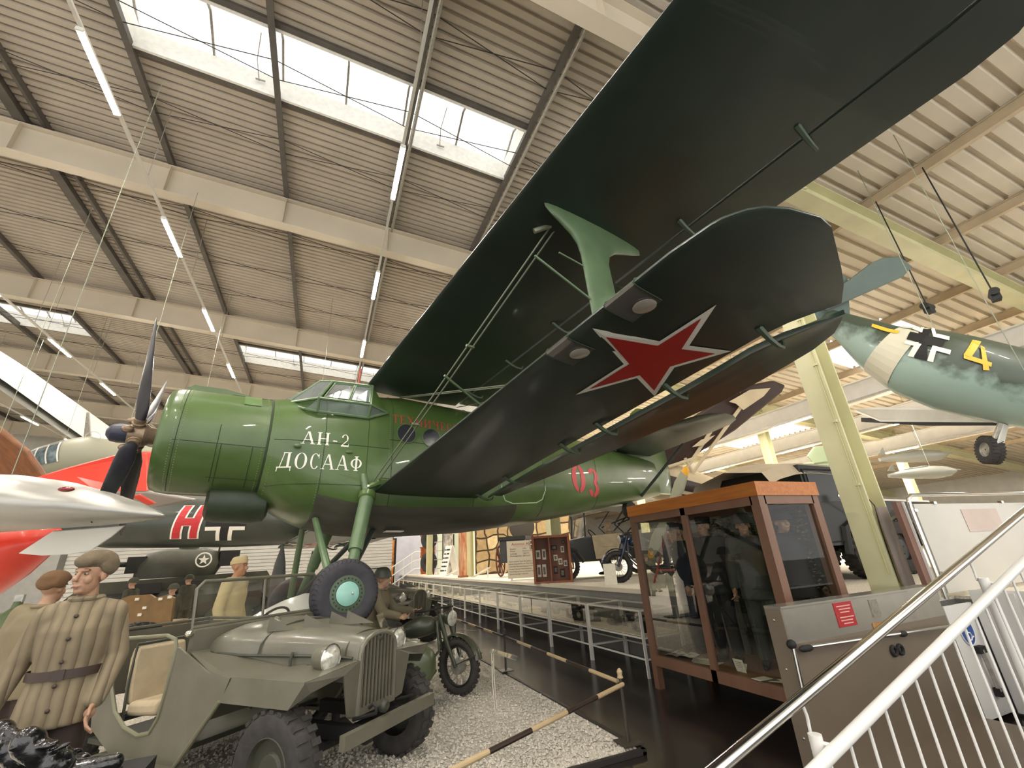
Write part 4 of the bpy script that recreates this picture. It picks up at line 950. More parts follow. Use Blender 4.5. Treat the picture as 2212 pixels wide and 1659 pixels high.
def person(name, label, loc, rotz, jacket, trousers, hat=None, hatm=None, skin=None, over={}, head_turn=0.0, coat_len=.8, boots=None, group=None, vox=1.0, extras=None, quilt=False, scale=1.0, fit=1.0):
    t = thing(name, label, 'person' if False else 'mannequin', loc, rotz, group); t.scale = (scale,)*3
    skin = skin or m_skin; S = {}
    for side, sg in (('L', 1), ('R', -1)):
        for k in ('sh', 'el', 'wr', 'hip', 'kn', 'an'):
            v = over.get(k+side, over.get(k, SK[k])); S[k+side] = Vector((v[0], v[1]*sg, v[2]))
    for k in ('pelvis', 'waist', 'chest', 'neck', 'head'): S[k] = Vector(over.get(k, SK[k]))
    H = S['head']; Rz = Matrix.Rotation(head_turn, 3, 'Z')
    # the body: one surface from head to feet
    b = MB()
    def hd(x, y, z): return H+Rz @ Vector((x, y, z))
    b.ball(hd(-.012, 0, .035), (.098, .078, .095), 18, 14, Rz); b.ball(hd(.025, 0, -.045), (.068, .06, .085), 16, 12, Rz); b.ball(hd(.062, 0, -.098), (.028, .032, .022), 12, 8, Rz)
    b.ball(hd(.078, 0, .028), (.02, .055, .014), 12, 8, Rz)
    b.cyl(hd(.085, 0, .02), hd(.112, 0, -.028), .009, .016, 10); b.ball(hd(.108, 0, -.03), (.015, .017, .011), 10, 8, Rz)
    b.ball(hd(.086, 0, -.066), (.016, .028, .009), 10, 6, Rz); b.ball(hd(.084, 0, -.078), (.015, .022, .009), 10, 6, Rz)
    for s in (-1, 1):
        b.ball(hd(-.005, s*.08, -.01), (.02, .012, .034), 10, 8, Rz); b.ball(hd(.06, s*.042, -.03), (.025, .022, .03), 10, 8, Rz)
    limb(b, [S['neck']+Vector((0, 0, -.06)), H+Vector((-.01, 0, -.08))], [.06, .052])
    limb(b, [S['pelvis'], S['waist'], S['chest'], S['neck']], [.11, .10, .12, .06])
    for sd, sg in (('L', 1), ('R', -1)):
        limb(b, [S['chest']+Vector((0, sg*.08, .1)), S['sh'+sd], S['el'+sd], S['wr'+sd]], [.07, .055, .042, .028])
        limb(b, [S['pelvis'], S['hip'+sd], S['kn'+sd], S['an'+sd]], [.1, .085, .058, .042])
        limb(b, [S['an'+sd]+Vector((-.03, 0, -.05)), S['an'+sd]+Vector((.16, sg*.02, -.065))], [.04, .03])
        w = S['wr'+sd]; d = (w-S['el'+sd]).normalized(); f = Vector((1, 0, 0)); f = (f-d*f.dot(d)).normalized(); lat = d.cross(f)*sg
        palm = w+d*.055; b.ball(palm, (.0,)*3 if False else .03, 10, 8)
        for i in range(4):   # knuckle row runs front to back
            o = f*(.036-.024*i); k0 = w+d*.02+o*.6; k1 = w+d*.095+o; ln = (.08, .088, .082, .066)[i]
            k2 = k1+(d*.85-lat*.45)*ln*.5; k3 = k2+(d*.55-lat*.8)*ln*.5
            limb(b, [k0, k1, k2, k3], [.017, .0108, .0092, .0078], 8)
        th0 = w+d*.025+f*.025; th1 = th0+(d*.6+f*.8)*.035; th2 = th1+(d*.9-lat*.2+f*.25).normalized()*.035
        limb(b, [th0, th1, th2], [.015, .012, .009], 8)
    body = remeshed(b, 'body', .0085*vox if vox > 1 else .005, skin, t, 2)
    for s in (-1, 1):
        MB().ball(hd(.074, s*.032, .006), (.011, .014, .007), 10, 8, Rz).build('eye', mat('eye_white', '#a3968a', .4), t)
        MB().ball(hd(.083, s*.033, .006), (.004, .006, .006), 8, 6, Rz).build('iris', mat('eye_dark', '#2e241d', .3), t)
        MB().tube([hd(.09, s*.015, .03), hd(.088, s*.035, .036), hd(.072, s*.056, .028)], .004, 6).build('eyebrow', mat('brow', '#5b4030', .8), t)
    MB().tube([hd(.096, -.022, -.074), hd(.103, 0, -.071), hd(.096, .022, -.074)], .0045, 6).build('lips', mat('lips', '#8a5348', .5), t)
    # clothes
    j = MB(); P, Wd_, Ct, Nk = S['pelvis'], S['waist'], S['chest'], S['neck']
    hem = P+Vector((0, 0, coat_len-.97))
    rings = []
    for c, rx, ry in ((hem, .165*fit, .215*fit), (hem.lerp(Wd_, .5), .155*fit, .20*fit), (Wd_, .135*fit, .175*fit), (Wd_.lerp(Ct, .5), .15*fit, .195*fit), (Ct, .155*fit, .21*fit), (Ct.lerp(Nk, .5)+Vector((0, 0, .02)), .12*fit, .155*fit), (Nk+Vector((0, 0, -.03)), .085, .10), (Nk+Vector((0, 0, .02)), .068, .07)):
        rings.append([c+Vector((rx*math.cos(2*PI*i/24), ry*math.sin(2*PI*i/24), 0)) for i in range(24)])
    j.loft(rings)
    for sd, sg in (('L', 1), ('R', -1)):
        e, w = S['el'+sd], S['wr'+sd]
        limb(j, [Ct+Vector((0, sg*.09, .09)), S['sh'+sd], e, w-(w-e)*.06], [.095*fit, .08*fit, .068*fit, .055*fit])
    remeshed(j, 'jacket', .013*vox, jacket, t, 3)
    tr = MB()
    for sd, sg in (('L', 1), ('R', -1)):
        limb(tr, [P+Vector((0, sg*.05, .02)), S['hip'+sd], S['kn'+sd], S['an'+sd]+Vector((0, 0, .02 if not boots else .2))], [.13*min(fit, 1)**2, .115*min(fit, 1)**2, .085, .075])
    remeshed(tr, 'trousers', .014*vox, trousers, t, 3)
    bo = boots or m_black
    for sd, sg in (('L', 1), ('R', -1)):
        a = S['an'+sd]; x = MB(); limb(x, [a+Vector((0, 0, .26)), a, a+Vector((-.02, 0, -.05))], [.068, .055, .05]); limb(x, [a+Vector((-.02, 0, -.055)), a+Vector((.1, sg*.015, -.055)), a+Vector((.19, sg*.025, -.06))], [.048, .048, .036])
        remeshed(x, 'boot', .014*vox, bo, t, 2)
    MB().tube([Nk+Vector((.075*math.cos(q), .08*math.sin(q), .0)) for q in [2*PI*i/20 for i in range(20)]], .018, 8, True).build('collar', jacket, t)
    if extras and 'belt' in extras:
        z = Wd_.z-.02
        bl = MB().loft([[Wd_+Vector((r*.145*fit*math.cos(2*PI*i/32)*1.06, r*.19*fit*math.sin(2*PI*i/32)*1.02, dz-.02)) for i in range(32)] for r, dz in ((1, -.025), (1.03, -.025), (1.03, .025), (1, .025))], False, True, True).build('belt', extras['belt'], t)
        MB().box(Wd_+Vector((.158*fit, 0, -.02)), (.015, .06, .055)).build('buckle', extras['belt'], bl)
    if extras and 'buttons' in extras:
        for i in range(5):
            z = lerp(Wd_.z+.3, Wd_.z-.2, i/4.0); MB().ball((.16*fit if z < 1.38 else .13*fit, 0, z), (.008, .012, .012), 8, 6).build('button', extras['buttons'], t)
    if hat == 'ushanka':
        h = MB(); h.ball(hd(-.012, 0, .09), (.118, .1, .072), 18, 12, Rz); h.ball(hd(.065, 0, .085), (.05, .08, .045), 14, 10, Rz)
        for s in (-1, 1): h.ball(hd(-.03, s*.088, .055), (.065, .024, .06), 12, 8, Rz)
        h.ball(hd(-.085, 0, .04), (.04, .085, .055), 12, 8, Rz); remeshed(h, 'fur_cap', .009*vox, hatm, t, 2)
    elif hat == 'sidecap':
        rg = []
        for z, rx, ry in ((.04, .108, .086), (.07, .11, .086), (.12, .10, .06), (.14, .085, .028)):
            rg.append([hd(-.015+rx*math.cos(2*PI*i/20), ry*math.sin(2*PI*i/20), z+.012*math.cos(2*PI*i/20)) for i in range(20)])
        MB().loft(rg).build('side_cap', hatm, t, 50)
        MB().loft([[hd(-.015+r*.112*math.cos(2*PI*i/20), r*.089*math.sin(2*PI*i/20), z+.012*math.cos(2*PI*i/20)) for i in range(20)] for r, z in ((1, .04), (1.02, .085), (.98, .085))], False).build('cap_fold', hatm, t)
    elif hat == 'peaked':
        MB().loft([[hd(-.012+rx*math.cos(2*PI*i/24), ry*math.sin(2*PI*i/24), z+.02*math.cos(2*PI*i/24)) for i in range(24)] for z, rx, ry in ((.04, .105, .088), (.085, .108, .09), (.12, .14, .125), (.135, .13, .115), (.14, .05, .05))]).build('peaked_cap', hatm, t, 50)
        MB().prism([hd(.09+.06*math.cos(q), .085*math.sin(q), .045-.02*math.cos(q)) for q in [-PI/2+PI*i/10 for i in range(11)]], (0, 0, .006)).build('visor', m_black, t)
    elif hat == 'round':
        MB().loft([[hd(-.012+rx*math.cos(2*PI*i/24), ry*math.sin(2*PI*i/24), z) for i in range(24)] for z, rx, ry in ((.03, .108, .09), (.12, .118, .10), (.13, .11, .09))]).build('cap', hatm, t, 50)
    elif hat == 'helmet':
        MB().lathe([(.145, .02), (.13, .05), (.118, .1), (.085, .145), (.04, .165), (0, .168)], hd(-.01, 0, 0), (0, 0, 1), 24, False).build('helmet', hatm, t)
    elif hat == 'hair':
        h = MB(); h.ball(hd(-.025, 0, .06), (.1, .085, .085), 16, 10, Rz); remeshed(h, 'hair', .01, hatm, t, 1)
    return t
m_quilt = mat('quilted_khaki', '#83755d', .85, var=.08, scale=8, bump=.15, bscale=90)
def quilt_bump(m):
    nt = m.node_tree; b = nt.nodes['Principled BSDF']; w = nt.nodes.new('ShaderNodeTexWave'); w.wave_type = 'BANDS'; w.bands_direction = 'Y'
    w.inputs['Scale'].default_value = 5.2; w.inputs['Distortion'].default_value = 1.2; w.inputs['Detail'].default_value = 1
    tc = nt.nodes.new('ShaderNodeTexCoord'); nt.links.new(tc.outputs['Object'], w.inputs[0])
    bp = nt.nodes.new('ShaderNodeBump'); bp.inputs['Strength'].default_value = .9; bp.inputs['Distance'].default_value = .02
    pw = nt.nodes.new('ShaderNodeMath'); pw.operation = 'POWER'; pw.inputs[1].default_value = .35; nt.links.new(w.outputs['Fac'], pw.inputs[0])
    nt.links.new(pw.outputs[0], bp.inputs['Height']); nt.links.new(bp.outputs[0], b.inputs['Normal'])
quilt_bump(m_quilt)
m_trou = mat('dark_trousers', '#3c2f29', .9, var=.1)
m_fur = mat('cap_khaki', '#6d604c', .95, var=.12, scale=20, bump=.6, bscale=150)
m_leather = mat('belt_leather', '#3f3129', .5)
person('mannequin', 'mannequin in quilted khaki jacket, belt and fur cap beside the foreground jeep', (-1.50, 4.28, 0.03), -1.45, m_quilt, m_trou, 'ushanka', m_fur, head_turn=-.6, coat_len=.80, scale=1.05, fit=.92, vox=.9,
       over={'sh': (0, .165, 1.405), 'elL': (-.02, .235, 1.14), 'wrL': (.09, .20, .90), 'elR': (-.05, .25, 1.14), 'wrR': (.0, .31, .88)}, extras={'belt': m_leather, 'buttons': m_leather}, group='display mannequins')
m_khaki2 = mat('khaki_plain', '#7d7158', .9, var=.08)
p2 = at(105, 1290, 4.0)
person('mannequin', 'mannequin seen from behind in khaki coat and fur cap at the left edge', (p2.x, p2.y, .03), 1.2, m_khaki2, m_trou, 'ushanka', mat('cap_brown', '#6b4f35', .95, bump=.5, bscale=120), vox=1.4, fit=1.15, scale=1.0, group='display mannequins')
m_sand = mat('sand_shirt', '#cdb88a', .85, var=.06, scale=6)
p3 = at(508, 1262, 6.4)
person('mannequin', 'mannequin in sand shirt and side cap behind the jeep windscreen', (p3.x, p3.y, .03), -.35, m_sand, mat('sand_trousers', '#a8956b', .9), 'sidecap', m_sand, skin=mat('skin_tan', '#b1805f', .5), vox=1.3, coat_len=.85, scale=1.08, group='display mannequins')
# rider on the motorcycle saddle
sit = {'pelvis': (0, 0, .92), 'waist': (0, 0, 1.05), 'chest': (.06, 0, 1.25), 'neck': (.08, 0, 1.43), 'head': (.11, 0, 1.57), 'sh': (.07, .185, 1.37), 'el': (.22, .27, 1.14), 'wr': (.46, .33, 1.10), 'hip': (.02, .1, .9), 'kn': (.38, .18, .74), 'an': (.28, .2, .36)}
ml = mo.matrix_world if False else Matrix.Translation(mo.location) @ Matrix.Rotation(BIKE_YAW, 4, 'Z')
rp = ml @ B(-1.22, 0, 0)
person('mannequin', 'mannequin in khaki riding the sidecar motorcycle, mostly hidden by the aircraft wheel', (rp.x, rp.y, -.05), BIKE_YAW, mat('rider_khaki', '#6f6650', .9, var=.1), mat('rider_trousers', '#5d553f', .9), 'helmet', m_olived, over=sit, vox=1.3, coat_len=.78, group='display mannequins')
# crumpled black leather boots on a plinth, bottom left corner
m_gloss = mat('black_leather', '#141416', .18, bump=.9, bscale=28, coat=.6)
bp_ = at(165, 1605, 2.45)
pl = tag(MB().bx(bp_.x-.3, bp_.x+.35, bp_.y-.2, bp_.y+.25, 0.0, bp_.z-.19).build('plinth', m_black), 'low black plinth carrying the leather boots', 'plinth')
for k, (dx, dy, dz, lab) in enumerate(((-.03, -.02, 0, 'crumpled shiny black leather boot, toe to the right'), (-.24, .17, .0, 'crumpled black leather boot lying behind the other one'))):
    b = thing('boot', lab, 'boot', (bp_.x+dx, bp_.y+dy, bp_.z-.185+dz), .35-.3*k, 'leather boots')
    mb = MB(); rnd = random.Random(k+2)
    sh = []
    for i in range(9):
        f = i/8; sh.append(Vector((-.02-.17*f+rnd.uniform(-.012, .012), rnd.uniform(-.02, .02), .10+.15*f)))
    limb(mb, sh, [.062+rnd.uniform(-.006, .014) for _ in sh])
    for _ in range(16):
        c = rnd.choice(sh)+Vector((rnd.uniform(-.06, .06), rnd.uniform(-.06, .06), rnd.uniform(-.03, .05))); mb.ball(c, (rnd.uniform(.02, .05), rnd.uniform(.02, .04), .014), 8, 6, Euler((rnd.uniform(-.6, .6), rnd.uniform(-.6, .6), 0)).to_matrix())
    limb(mb, [(-.02, 0, .1), (.0, 0, .055), (.13, 0, .05), (.23, 0, .045)], [.07, .055, .052, .045])
    remeshed(mb, 'upper', .008, m_gloss, b, 2)
    sl = MB().loft([[(x, w*math.cos(PI*2*i/4+.785)*1.2, z) for i in range(4)] for x, w, z in ((-.06, .03, 0), (0, .045, 0))], False)
    MB().prism([(-.07, -.035, 0), (.1, -.05, 0), (.22, -.045, 0), (.275, 0, 0), (.22, .045, 0), (.1, .05, 0), (-.07, .035, 0)], (0, 0, .014)).build('sole', m_black, b)
    MB().prism([(-.075, -.036, 0), (0, -.04, 0), (0, .04, 0), (-.075, .036, 0)], (0, 0, .03)).build('heel', m_black, b)
# ================================================================ SHOWCASE, CASES, BARRIER
m_wood = mat('showcase_brown', '#7a5946', .45, var=.1, scale=5, stretch=(1, 1, .2))
m_woodtop = mat('showcase_orange_wood', '#b8722f', .4, hex2='#a6602a', scale=5, stretch=(6, .5, 6), var=.1)
m_vglass = glass('vitrine_glass', '#e6e8e2', .03, .01, .0)
sc_ = thing('showcase', 'tall brown wooden glass showcase with uniformed mannequins inside', 'showcase')
X0, X1, Y0, Y1, ZB_, ZT_ = 4.27, 5.25, 3.33, 5.57, .27, 2.33
def bx_(n, a, b, c, d, e, f, m, p, bv=0):
    o = MB().bx(a, b, c, d, e, f).build(n, m, p, 0); return o
for n, (x, y, w) in enumerate(((X0, Y1-.09, .09), (X1-.09, Y1-.09, .09), (X0, Y0, .11), (X1-.11, Y0, .11))):
    bx_('corner_post', x, x+w, y, y+w, 0, ZT_-.15, m_wood, sc_)
bx_('mullion', X0, X0+.05, 4.43, 4.51, ZB_, ZT_-.15, m_wood, sc_)
for y in (Y0, Y1-.06):
    bx_('bottom_rail', X0+.09, X1-.09, y, y+.06, ZB_, ZB_+.12, m_wood, sc_); bx_('top_rail', X0+.09, X1-.09, y, y+.06, ZT_-.24, ZT_-.15, m_wood, sc_)
for x in (X0, X1-.06):
    bx_('bottom_rail', x, x+.06, Y0+.09, Y1-.09, ZB_, ZB_+.12, m_wood, sc_); bx_('top_rail', x, x+.06, Y0+.09, Y1-.09, ZT_-.24, ZT_-.15, m_wood, sc_)
bx_('cornice', X0-.015, X1+.015, Y0-.015, Y1+.015, ZT_-.15, ZT_, m_woodtop, sc_)
bx_('base_board', X0+.06, X1-.06, Y0+.06, Y1-.06, ZB_+.05, ZB_+.12, mat('board_brown', '#7c5a3e', .7, var=.1), sc_)
bx_('back_board', X1-.035, X1-.02, Y0+.1, 4.75, ZB_+.12, ZT_-.24, mat('backdrop_dark', '#2a2a22', .9, hex2='#4a4a38', scale=9), sc_)
for y0, y1 in ((Y0+.11, 4.43), (4.51, Y1-.09)): MB().quad((X0+.03, y0, ZB_+.12), (X0+.03, y1, ZB_+.12), (X0+.03, y1, ZT_-.24), (X0+.03, y0, ZT_-.24)).build('pane', m_vglass, sc_, 0)
MB().quad((X0+.11, Y0+.03, ZB_+.12), (X1-.11, Y0+.03, ZB_+.12), (X1-.11, Y0+.03, ZT_-.24), (X0+.11, Y0+.03, ZT_-.24)).build('pane', m_vglass, sc_, 0)
MB().quad((X0+.09, Y1-.03, ZB_+.12), (X1-.09, Y1-.03, ZB_+.12), (X1-.09, Y1-.03, ZT_-.24), (X0+.09, Y1-.03, ZT_-.24)).build('pane', m_vglass, sc_, 0)
zb = ZB_+.12
m_navy2 = mat('navy_cloth', '#1a1e2c', .85, var=.1); m_blk2 = mat('black_cloth', '#131316', .85); m_fgrey = mat('field_grey', '#3a3d38', .9, var=.15, scale=6)
m_gold = mat('gilt', '#c6a24a', .3, .8)
person('mannequin', 'mannequin in navy blue uniform coat with peaked cap, left in the showcase', (4.85, 5.25, zb), 2.7, m_navy2, m_navy2, 'peaked', m_navy2, vox=1.3, coat_len=.62, extras={'buttons': m_gold}, scale=.93, group='showcase mannequins')
person('mannequin', 'mannequin in black uniform with round black cap, middle of the showcase', (4.72, 4.60, zb), -2.9, m_blk2, m_blk2, 'round', m_blk2, vox=1.3, coat_len=.78, scale=.95, extras={'belt': m_black}, group='showcase mannequins')
person('mannequin', 'mannequin in field grey camouflage smock, right in the showcase', (4.85, 4.10, zb), -2.4, m_fgrey, m_fgrey, 'helmet', m_fgrey, vox=1.3, coat_len=.75, scale=.93, group='showcase mannequins')
person('mannequin', 'mannequin in dark tunic behind the side pane of the showcase', (4.98, 3.68, zb), -1.9, m_blk2, m_fgrey, 'helmet', m_black, vox=1.4, coat_len=.78, scale=.93, group='showcase mannequins')
def leaves(n, f, s0, s1, seed):
    mb = MB(); rnd = random.Random(seed)
    for _ in range(n):
        c = f(rnd); a = Vector((rnd.uniform(-1, 1), rnd.uniform(-1, 1), rnd.uniform(-1, 1))).normalized(); s = rnd.uniform(s0, s1); x, y = MB.frame(a)
        mb.add([c-x*s, c+y*s*.45, c+x*s, c-y*s*.45], [(0, 1, 2, 3)])
    return mb
nt_ = leaves(1500, lambda r: Vector((5.12+r.uniform(-.06, .06), r.uniform(Y0+.15, 4.9), lerp(.9, 2.05, r.random()**.6))), .015, .04, 5).build('camouflage_net', mat('net_leaf', '#3b3f2a', .8, hex2='#77735a', scale=14), None, 0)
nt_['kind'] = 'stuff'; tag(nt_, 'camouflage net of small dull green leaves behind the showcase mannequins', 'net')
# book and cards on the base board
m_paper = mat('paper', '#d8d2bf', .8, var=.05, scale=30)
m_photo = mat('photo_grey', '#6f6a5e', .7, var=.3, scale=20)
bk = thing('open_book', 'open picture book lying on the showcase floor', 'book', (4.50, 5.22, zb), .35)
for s in (-1, 1):
    pg = MB().loft([[(-.13, s*y, z), (.13, s*y, z)] for y, z in ((0, .012), (.05, .03), (.12, .03), (.19, .014))], False, False).build('page', m_paper, bk)
    for u, v, a, b in ((-.06, .06, .05, .04), (.05, .06, .04, .045), (-.02, .13, .06, .03)): MB().box((u, s*v, .034), (a*1.6, b, .002)).build('picture', m_photo, pg, 0)
MB().box((0, 0, .005), (.28, .4, .008)).build('cover', m_leather, bk, 0)
for nm, x, y, lab, r in (('paper_sheet', 4.48, 4.75, 'loose white sheets on the showcase floor beside the middle post', .3),):
    o = thing(nm, lab, 'paper', (x, y, zb+.001), r); MB().box((0, 0, .003), (.2, .3, .003)).build('sheet', m_paper, o, 0); MB().box((.05, .12, .007), (.18, .2, .003), Euler((0, 0, .4)).to_matrix()).build('sheet', m_paper, o, 0)
for y, lab in ((4.22, 'white caption card standing in the showcase right of the middle post'), (3.62, 'white caption card standing near the showcase corner')):
    o = thing('caption_card', lab, 'card', (4.42, y, zb), 0, 'showcase caption cards')
    MB().box((.0, 0, .065), (.004, .13, .13), Euler((0, -.25, 0)).to_matrix()).build('card', m_paper, o, 0)
    MB().box((.04, 0, .04), (.004, .1, .09), Euler((0, .5, 0)).to_matrix()).build('prop', m_paper, o, 0)
    for k in range(5): MB().box((-.014+.01*k*.55, .0, .10-.017*k), (.002, .09-.02*(k % 2), .004), Euler((0, -.25, 0)).to_matrix()).build('text_line', m_photo, o, 0)
o = thing('pamphlet', 'folded leaflets spread on the showcase floor by the corner card', 'paper', (4.42, 3.80, zb), .5)
for i in range(3): MB().box((.0, .06*i, .004+.002*i), (.12, .17, .003), Euler((0, 0, .5*i)).to_matrix()).build('sheet', m_photo if i == 1 else m_paper, o, 0)

# ---- long row of white display cases along the platform
m_cwhite = mat('case_white', '#dcd8cd', .4)
m_cbase = mat('case_base', '#cdbfa4', .8, var=.12, scale=12)
def make_case():
    t = thing('display_case', '', 'display case'); Lh = 1.5; D = .72; w = .022
    for x in (0, D):
        for y in (0.012, Lh-.012): MB().bx(x-w, x+w, y-w/2, y+w/2, 0, .87).build('leg', m_cwhite, t, 0)
    for z in (.23, .50, .86):
        for x in (0, D): MB().bx(x-w/2, x+w/2, w, Lh-w, z-w/2, z+w/2).build('rail', m_cwhite, t, 0)
        for y in (0.012, Lh-.012): MB().bx(w, D-w, y-w/2, y+w/2, z-w/2, z+w/2).build('cross_rail', m_cwhite, t, 0)
    MB().bx(.02, D-.02, .03, Lh-.03, .515, .535).build('base', m_cbase, t, 0)
    MB().quad((0, .03, .53), (0, Lh-.03, .53), (0, Lh-.03, .85), (0, .03, .85)).build('front_pane', m_vglass, t, 0)
    MB().quad((.02, .03, .872), (D-.02, .03, .872), (D-.02, Lh-.03, .872), (.02, Lh-.03, .872)).build('top_pane', m_vglass, t, 0)
    return t
case0 = make_case(); NC = 16
cords = ['nearest', 'second', 'third', 'fourth', 'fifth', 'sixth', 'seventh', 'eighth', 'ninth', 'tenth', 'eleventh', 'twelfth', 'thirteenth', 'fourteenth', 'fifteenth', 'sixteenth']
for i in range(NC):
    t = case0 if i == 0 else copy_tree(case0); t.location = (4.5, 5.96+1.52*i, 0)
    t['label'] = 'white framed glass display case, %s from the brown showcase' % cords[i]; t['group'] = 'display cases along the platform'
m_mach = mat('bakelite_black', '#211f1e', .4, var=.25, scale=12); m_brass = mat('dull_brass', '#8d7a52', .4, .6); m_model = mat('model_grey', '#8b8677', .6, var=.3, scale=14)
def exhibit(kind, i, k, x, y):
    n, cat = {0: ('field_telephone', 'telephone'), 1: ('camera', 'camera'), 2: ('model_aircraft', 'model'), 3: ('mess_tin', 'tin'), 4: ('field_glasses', 'binoculars')}[kind]
    pos = ('left', 'middle', 'right', 'far right')[k]
    lab = {0: 'black field telephone, %s in the %s display case', 1: 'old black camera, %s in the %s display case', 2: 'small grey model aircraft, %s in the %s display case', 3: 'dull metal mess tin, %s in the %s display case', 4: 'pair of black field glasses, %s in the %s display case'}[kind] % (pos, cords[i])
    t = thing(n, lab, cat, (x, y, .536), random.uniform(-.5, .5), 'exhibits in the display cases')
    if kind == 0:
        MB().box((0, 0, .08), (.16, .26, .16)).build('case', m_mach, t, 0); MB().tube([(0, -.13, .2), (0, -.08, .215), (0, .08, .215), (0, .13, .2)], .02, 8).build('handset', m_mach, t)
        MB().cyl((-.09, 0, .1), (-.085, 0, .1), .05, .05, 14).build('dial', m_steel, t); MB().tube([(0, .13, .1), (0, .18, .1), (0, .18, .05)], .008, 6).build('crank', m_steel, t)
    elif kind == 1:
        MB().box((0, 0, .07), (.12, .2, .14)).build('body', m_mach, t, 0); MB().cyl((-.06, 0, .07), (-.14, 0, .07), .045, .055, 16).build('lens_barrel', m_steel, t); MB().box((0, .05, .155), (.05, .06, .03)).build('viewfinder', m_steel, t, 0)
    elif kind == 2:
        MB().loft([MB().ring((0, yy, .06), (0, 1, 0), r, 10) for yy, r in ((-.16, .008), (-.1, .022), (.05, .028), (.16, .02), (.19, .006))]).build('fuselage', m_model, t); MB().box((0, .04, .06), (.34, .07, .008)).build('wing', m_model, t, 0); MB().box((0, -.13, .07), (.12, .04, .006)).build('tail', m_model, t, 0); MB().cyl((0, 0, 0), (0, 0, .05), .006, n=6).build('stand', m_steel, t)
    elif kind == 3:
        MB().lathe([(.06, 0), (.07, .02), (.07, .11), (.075, .115), (.05, .13), (0, .135)], (0, 0, 0), (0, 0, 1), 18).build('pot', m_galv, t); MB().tube([(0, -.07, .1), (0, -.04, .17), (0, .04, .17), (0, .07, .1)], .005, 6).build('handle', m_steel, t)
    else:
        for s in (-1, 1): MB().lathe([(.03, 0), (.03, .07), (.02, .09), (.02, .13)], (0, s*.045, .035), (-1, 0, .1), 12).build('barrel', m_mach, t)
        MB().box((-.05, 0, .04), (.03, .05, .02)).build('bridge', m_mach, t, 0)
random.seed(11)
for i in range(10):
    seq = [(0, 1, 0, 1), (1, 0, 4, 0), (3, 4, 2, 3), (2, 3, 2, 4), (4, 2, 3, 2), (3, 3, 4, 2), (2, 2, 2), (3, 2, 4), (4, 3, 2), (2, 3, 4)][i]
    for k, kind in enumerate(reversed(seq)):
        exhibit(kind, i, k, 4.5+random.uniform(.2, .45), 5.96+1.52*i+.22+(len(seq)-1-k)*(1.1/len(seq))+.08)

# ---- barrier with striped poles
m_post = mat('barrier_post', '#3a352c', .5, var=.15); m_pale = mat('pole_pale', '#b39c77', .5, var=.1); m_brownp = mat('pole_brown', '#2e2018', .5)
bpos = [(2.80, 4.17), (2.88, 7.44), (2.88, 10.4), (2.88, 13.4), (2.88, 16.4)]
for i, (x, y) in enumerate(bpos):
    lab = 'slim dark barrier post at the gravel edge, %s along the aisle' % cords[i]
    t = thing('barrier_post', lab, 'post', (x, y, .06 if i else .06), 0, 'barrier posts')
    MB().cyl((0, 0, 0), (0, 0, .52), .016, .016, 10).build('post', m_post, t); MB().lathe([(.018, 0), (.03, .01), (.022, .03), (.028, .06), (.012, .085), (0, .09)], (0, 0, .5), (0, 0, 1), 12).build('finial', m_pale if i == 0 else m_post, t)
    MB().box((0, 0, .006), (.2, .2, .012)).build('foot_plate', m_post, t, 0)
    MB().torus((0, 0, .46), (0, 0, 1), .03, .008, 14, 6).build('pole_ring', m_post, t)
def pole(a, b, n, lab, ph=0):
    a, b = Vector(a), Vector(b); t = thing('barrier_pole', lab, 'pole', a, 0, 'striped barrier poles')
    d = b-a
    for i in range(n): MB().cyl(d*(i/n), d*((i+1)/n), .019, .019, 10).build('stripe', (m_pale, m_brownp)[(i+ph) % 2], t)
e = onz(985, 1659, .47); e2 = Vector((2.80, 4.13, .53))
pole(e2+Vector((-.02, -.02, 0)), e2+(e-e2)*1.5, 7, 'striped brown and beige barrier pole running out at the bottom of the view', 0)
for i in range(4):
    (xa, ya), (xb, yb) = bpos[i], bpos[i+1]
    pole((xa, ya+.05, .53), (xb, yb-.05, .53), 6, 'striped barrier pole along the aisle, %s from the foreground' % cords[i], i % 2)
# ---- wire caption stand on the gravel
q = onz(1068, 1536, .03); t = thing('caption_stand', 'thin white wire stand with a tilted clear caption plate on the gravel', 'stand', (q.x, q.y, .03), -.5)
m_wirew = mat('wire_white', '#d8d2c2', .4)
for s in (-.07, .07): MB().tube([(.0, s, .62 if s > 0 else .60), (0, s, .3), (.02, s, .0), (.25, s*1.4, .0)], .006, 6).build('wire_leg', m_wirew, t)
MB().tube([(0, -.07, .5), (0, .07, .5)], .006, 6).build('cross_wire', m_wirew, t); MB().tube([(0, -.07, .6), (0, .07, .62)], .006, 6).build('cross_wire', m_wirew, t)
MB().box((.14, 0, .575), (.34, .22, .006), Euler((0, .28, 0)).to_matrix()).build('caption_plate', glass('acrylic', '#e8efe9', .15, .02, .12, '#cfd8d2'), t, 0)
MB().prism([(0, .0, .44), (.0, .05, .44), (0, .05, .50), (0, .02, .5)], (.004, 0, 0)).build('tag', m_paper, t, 0)
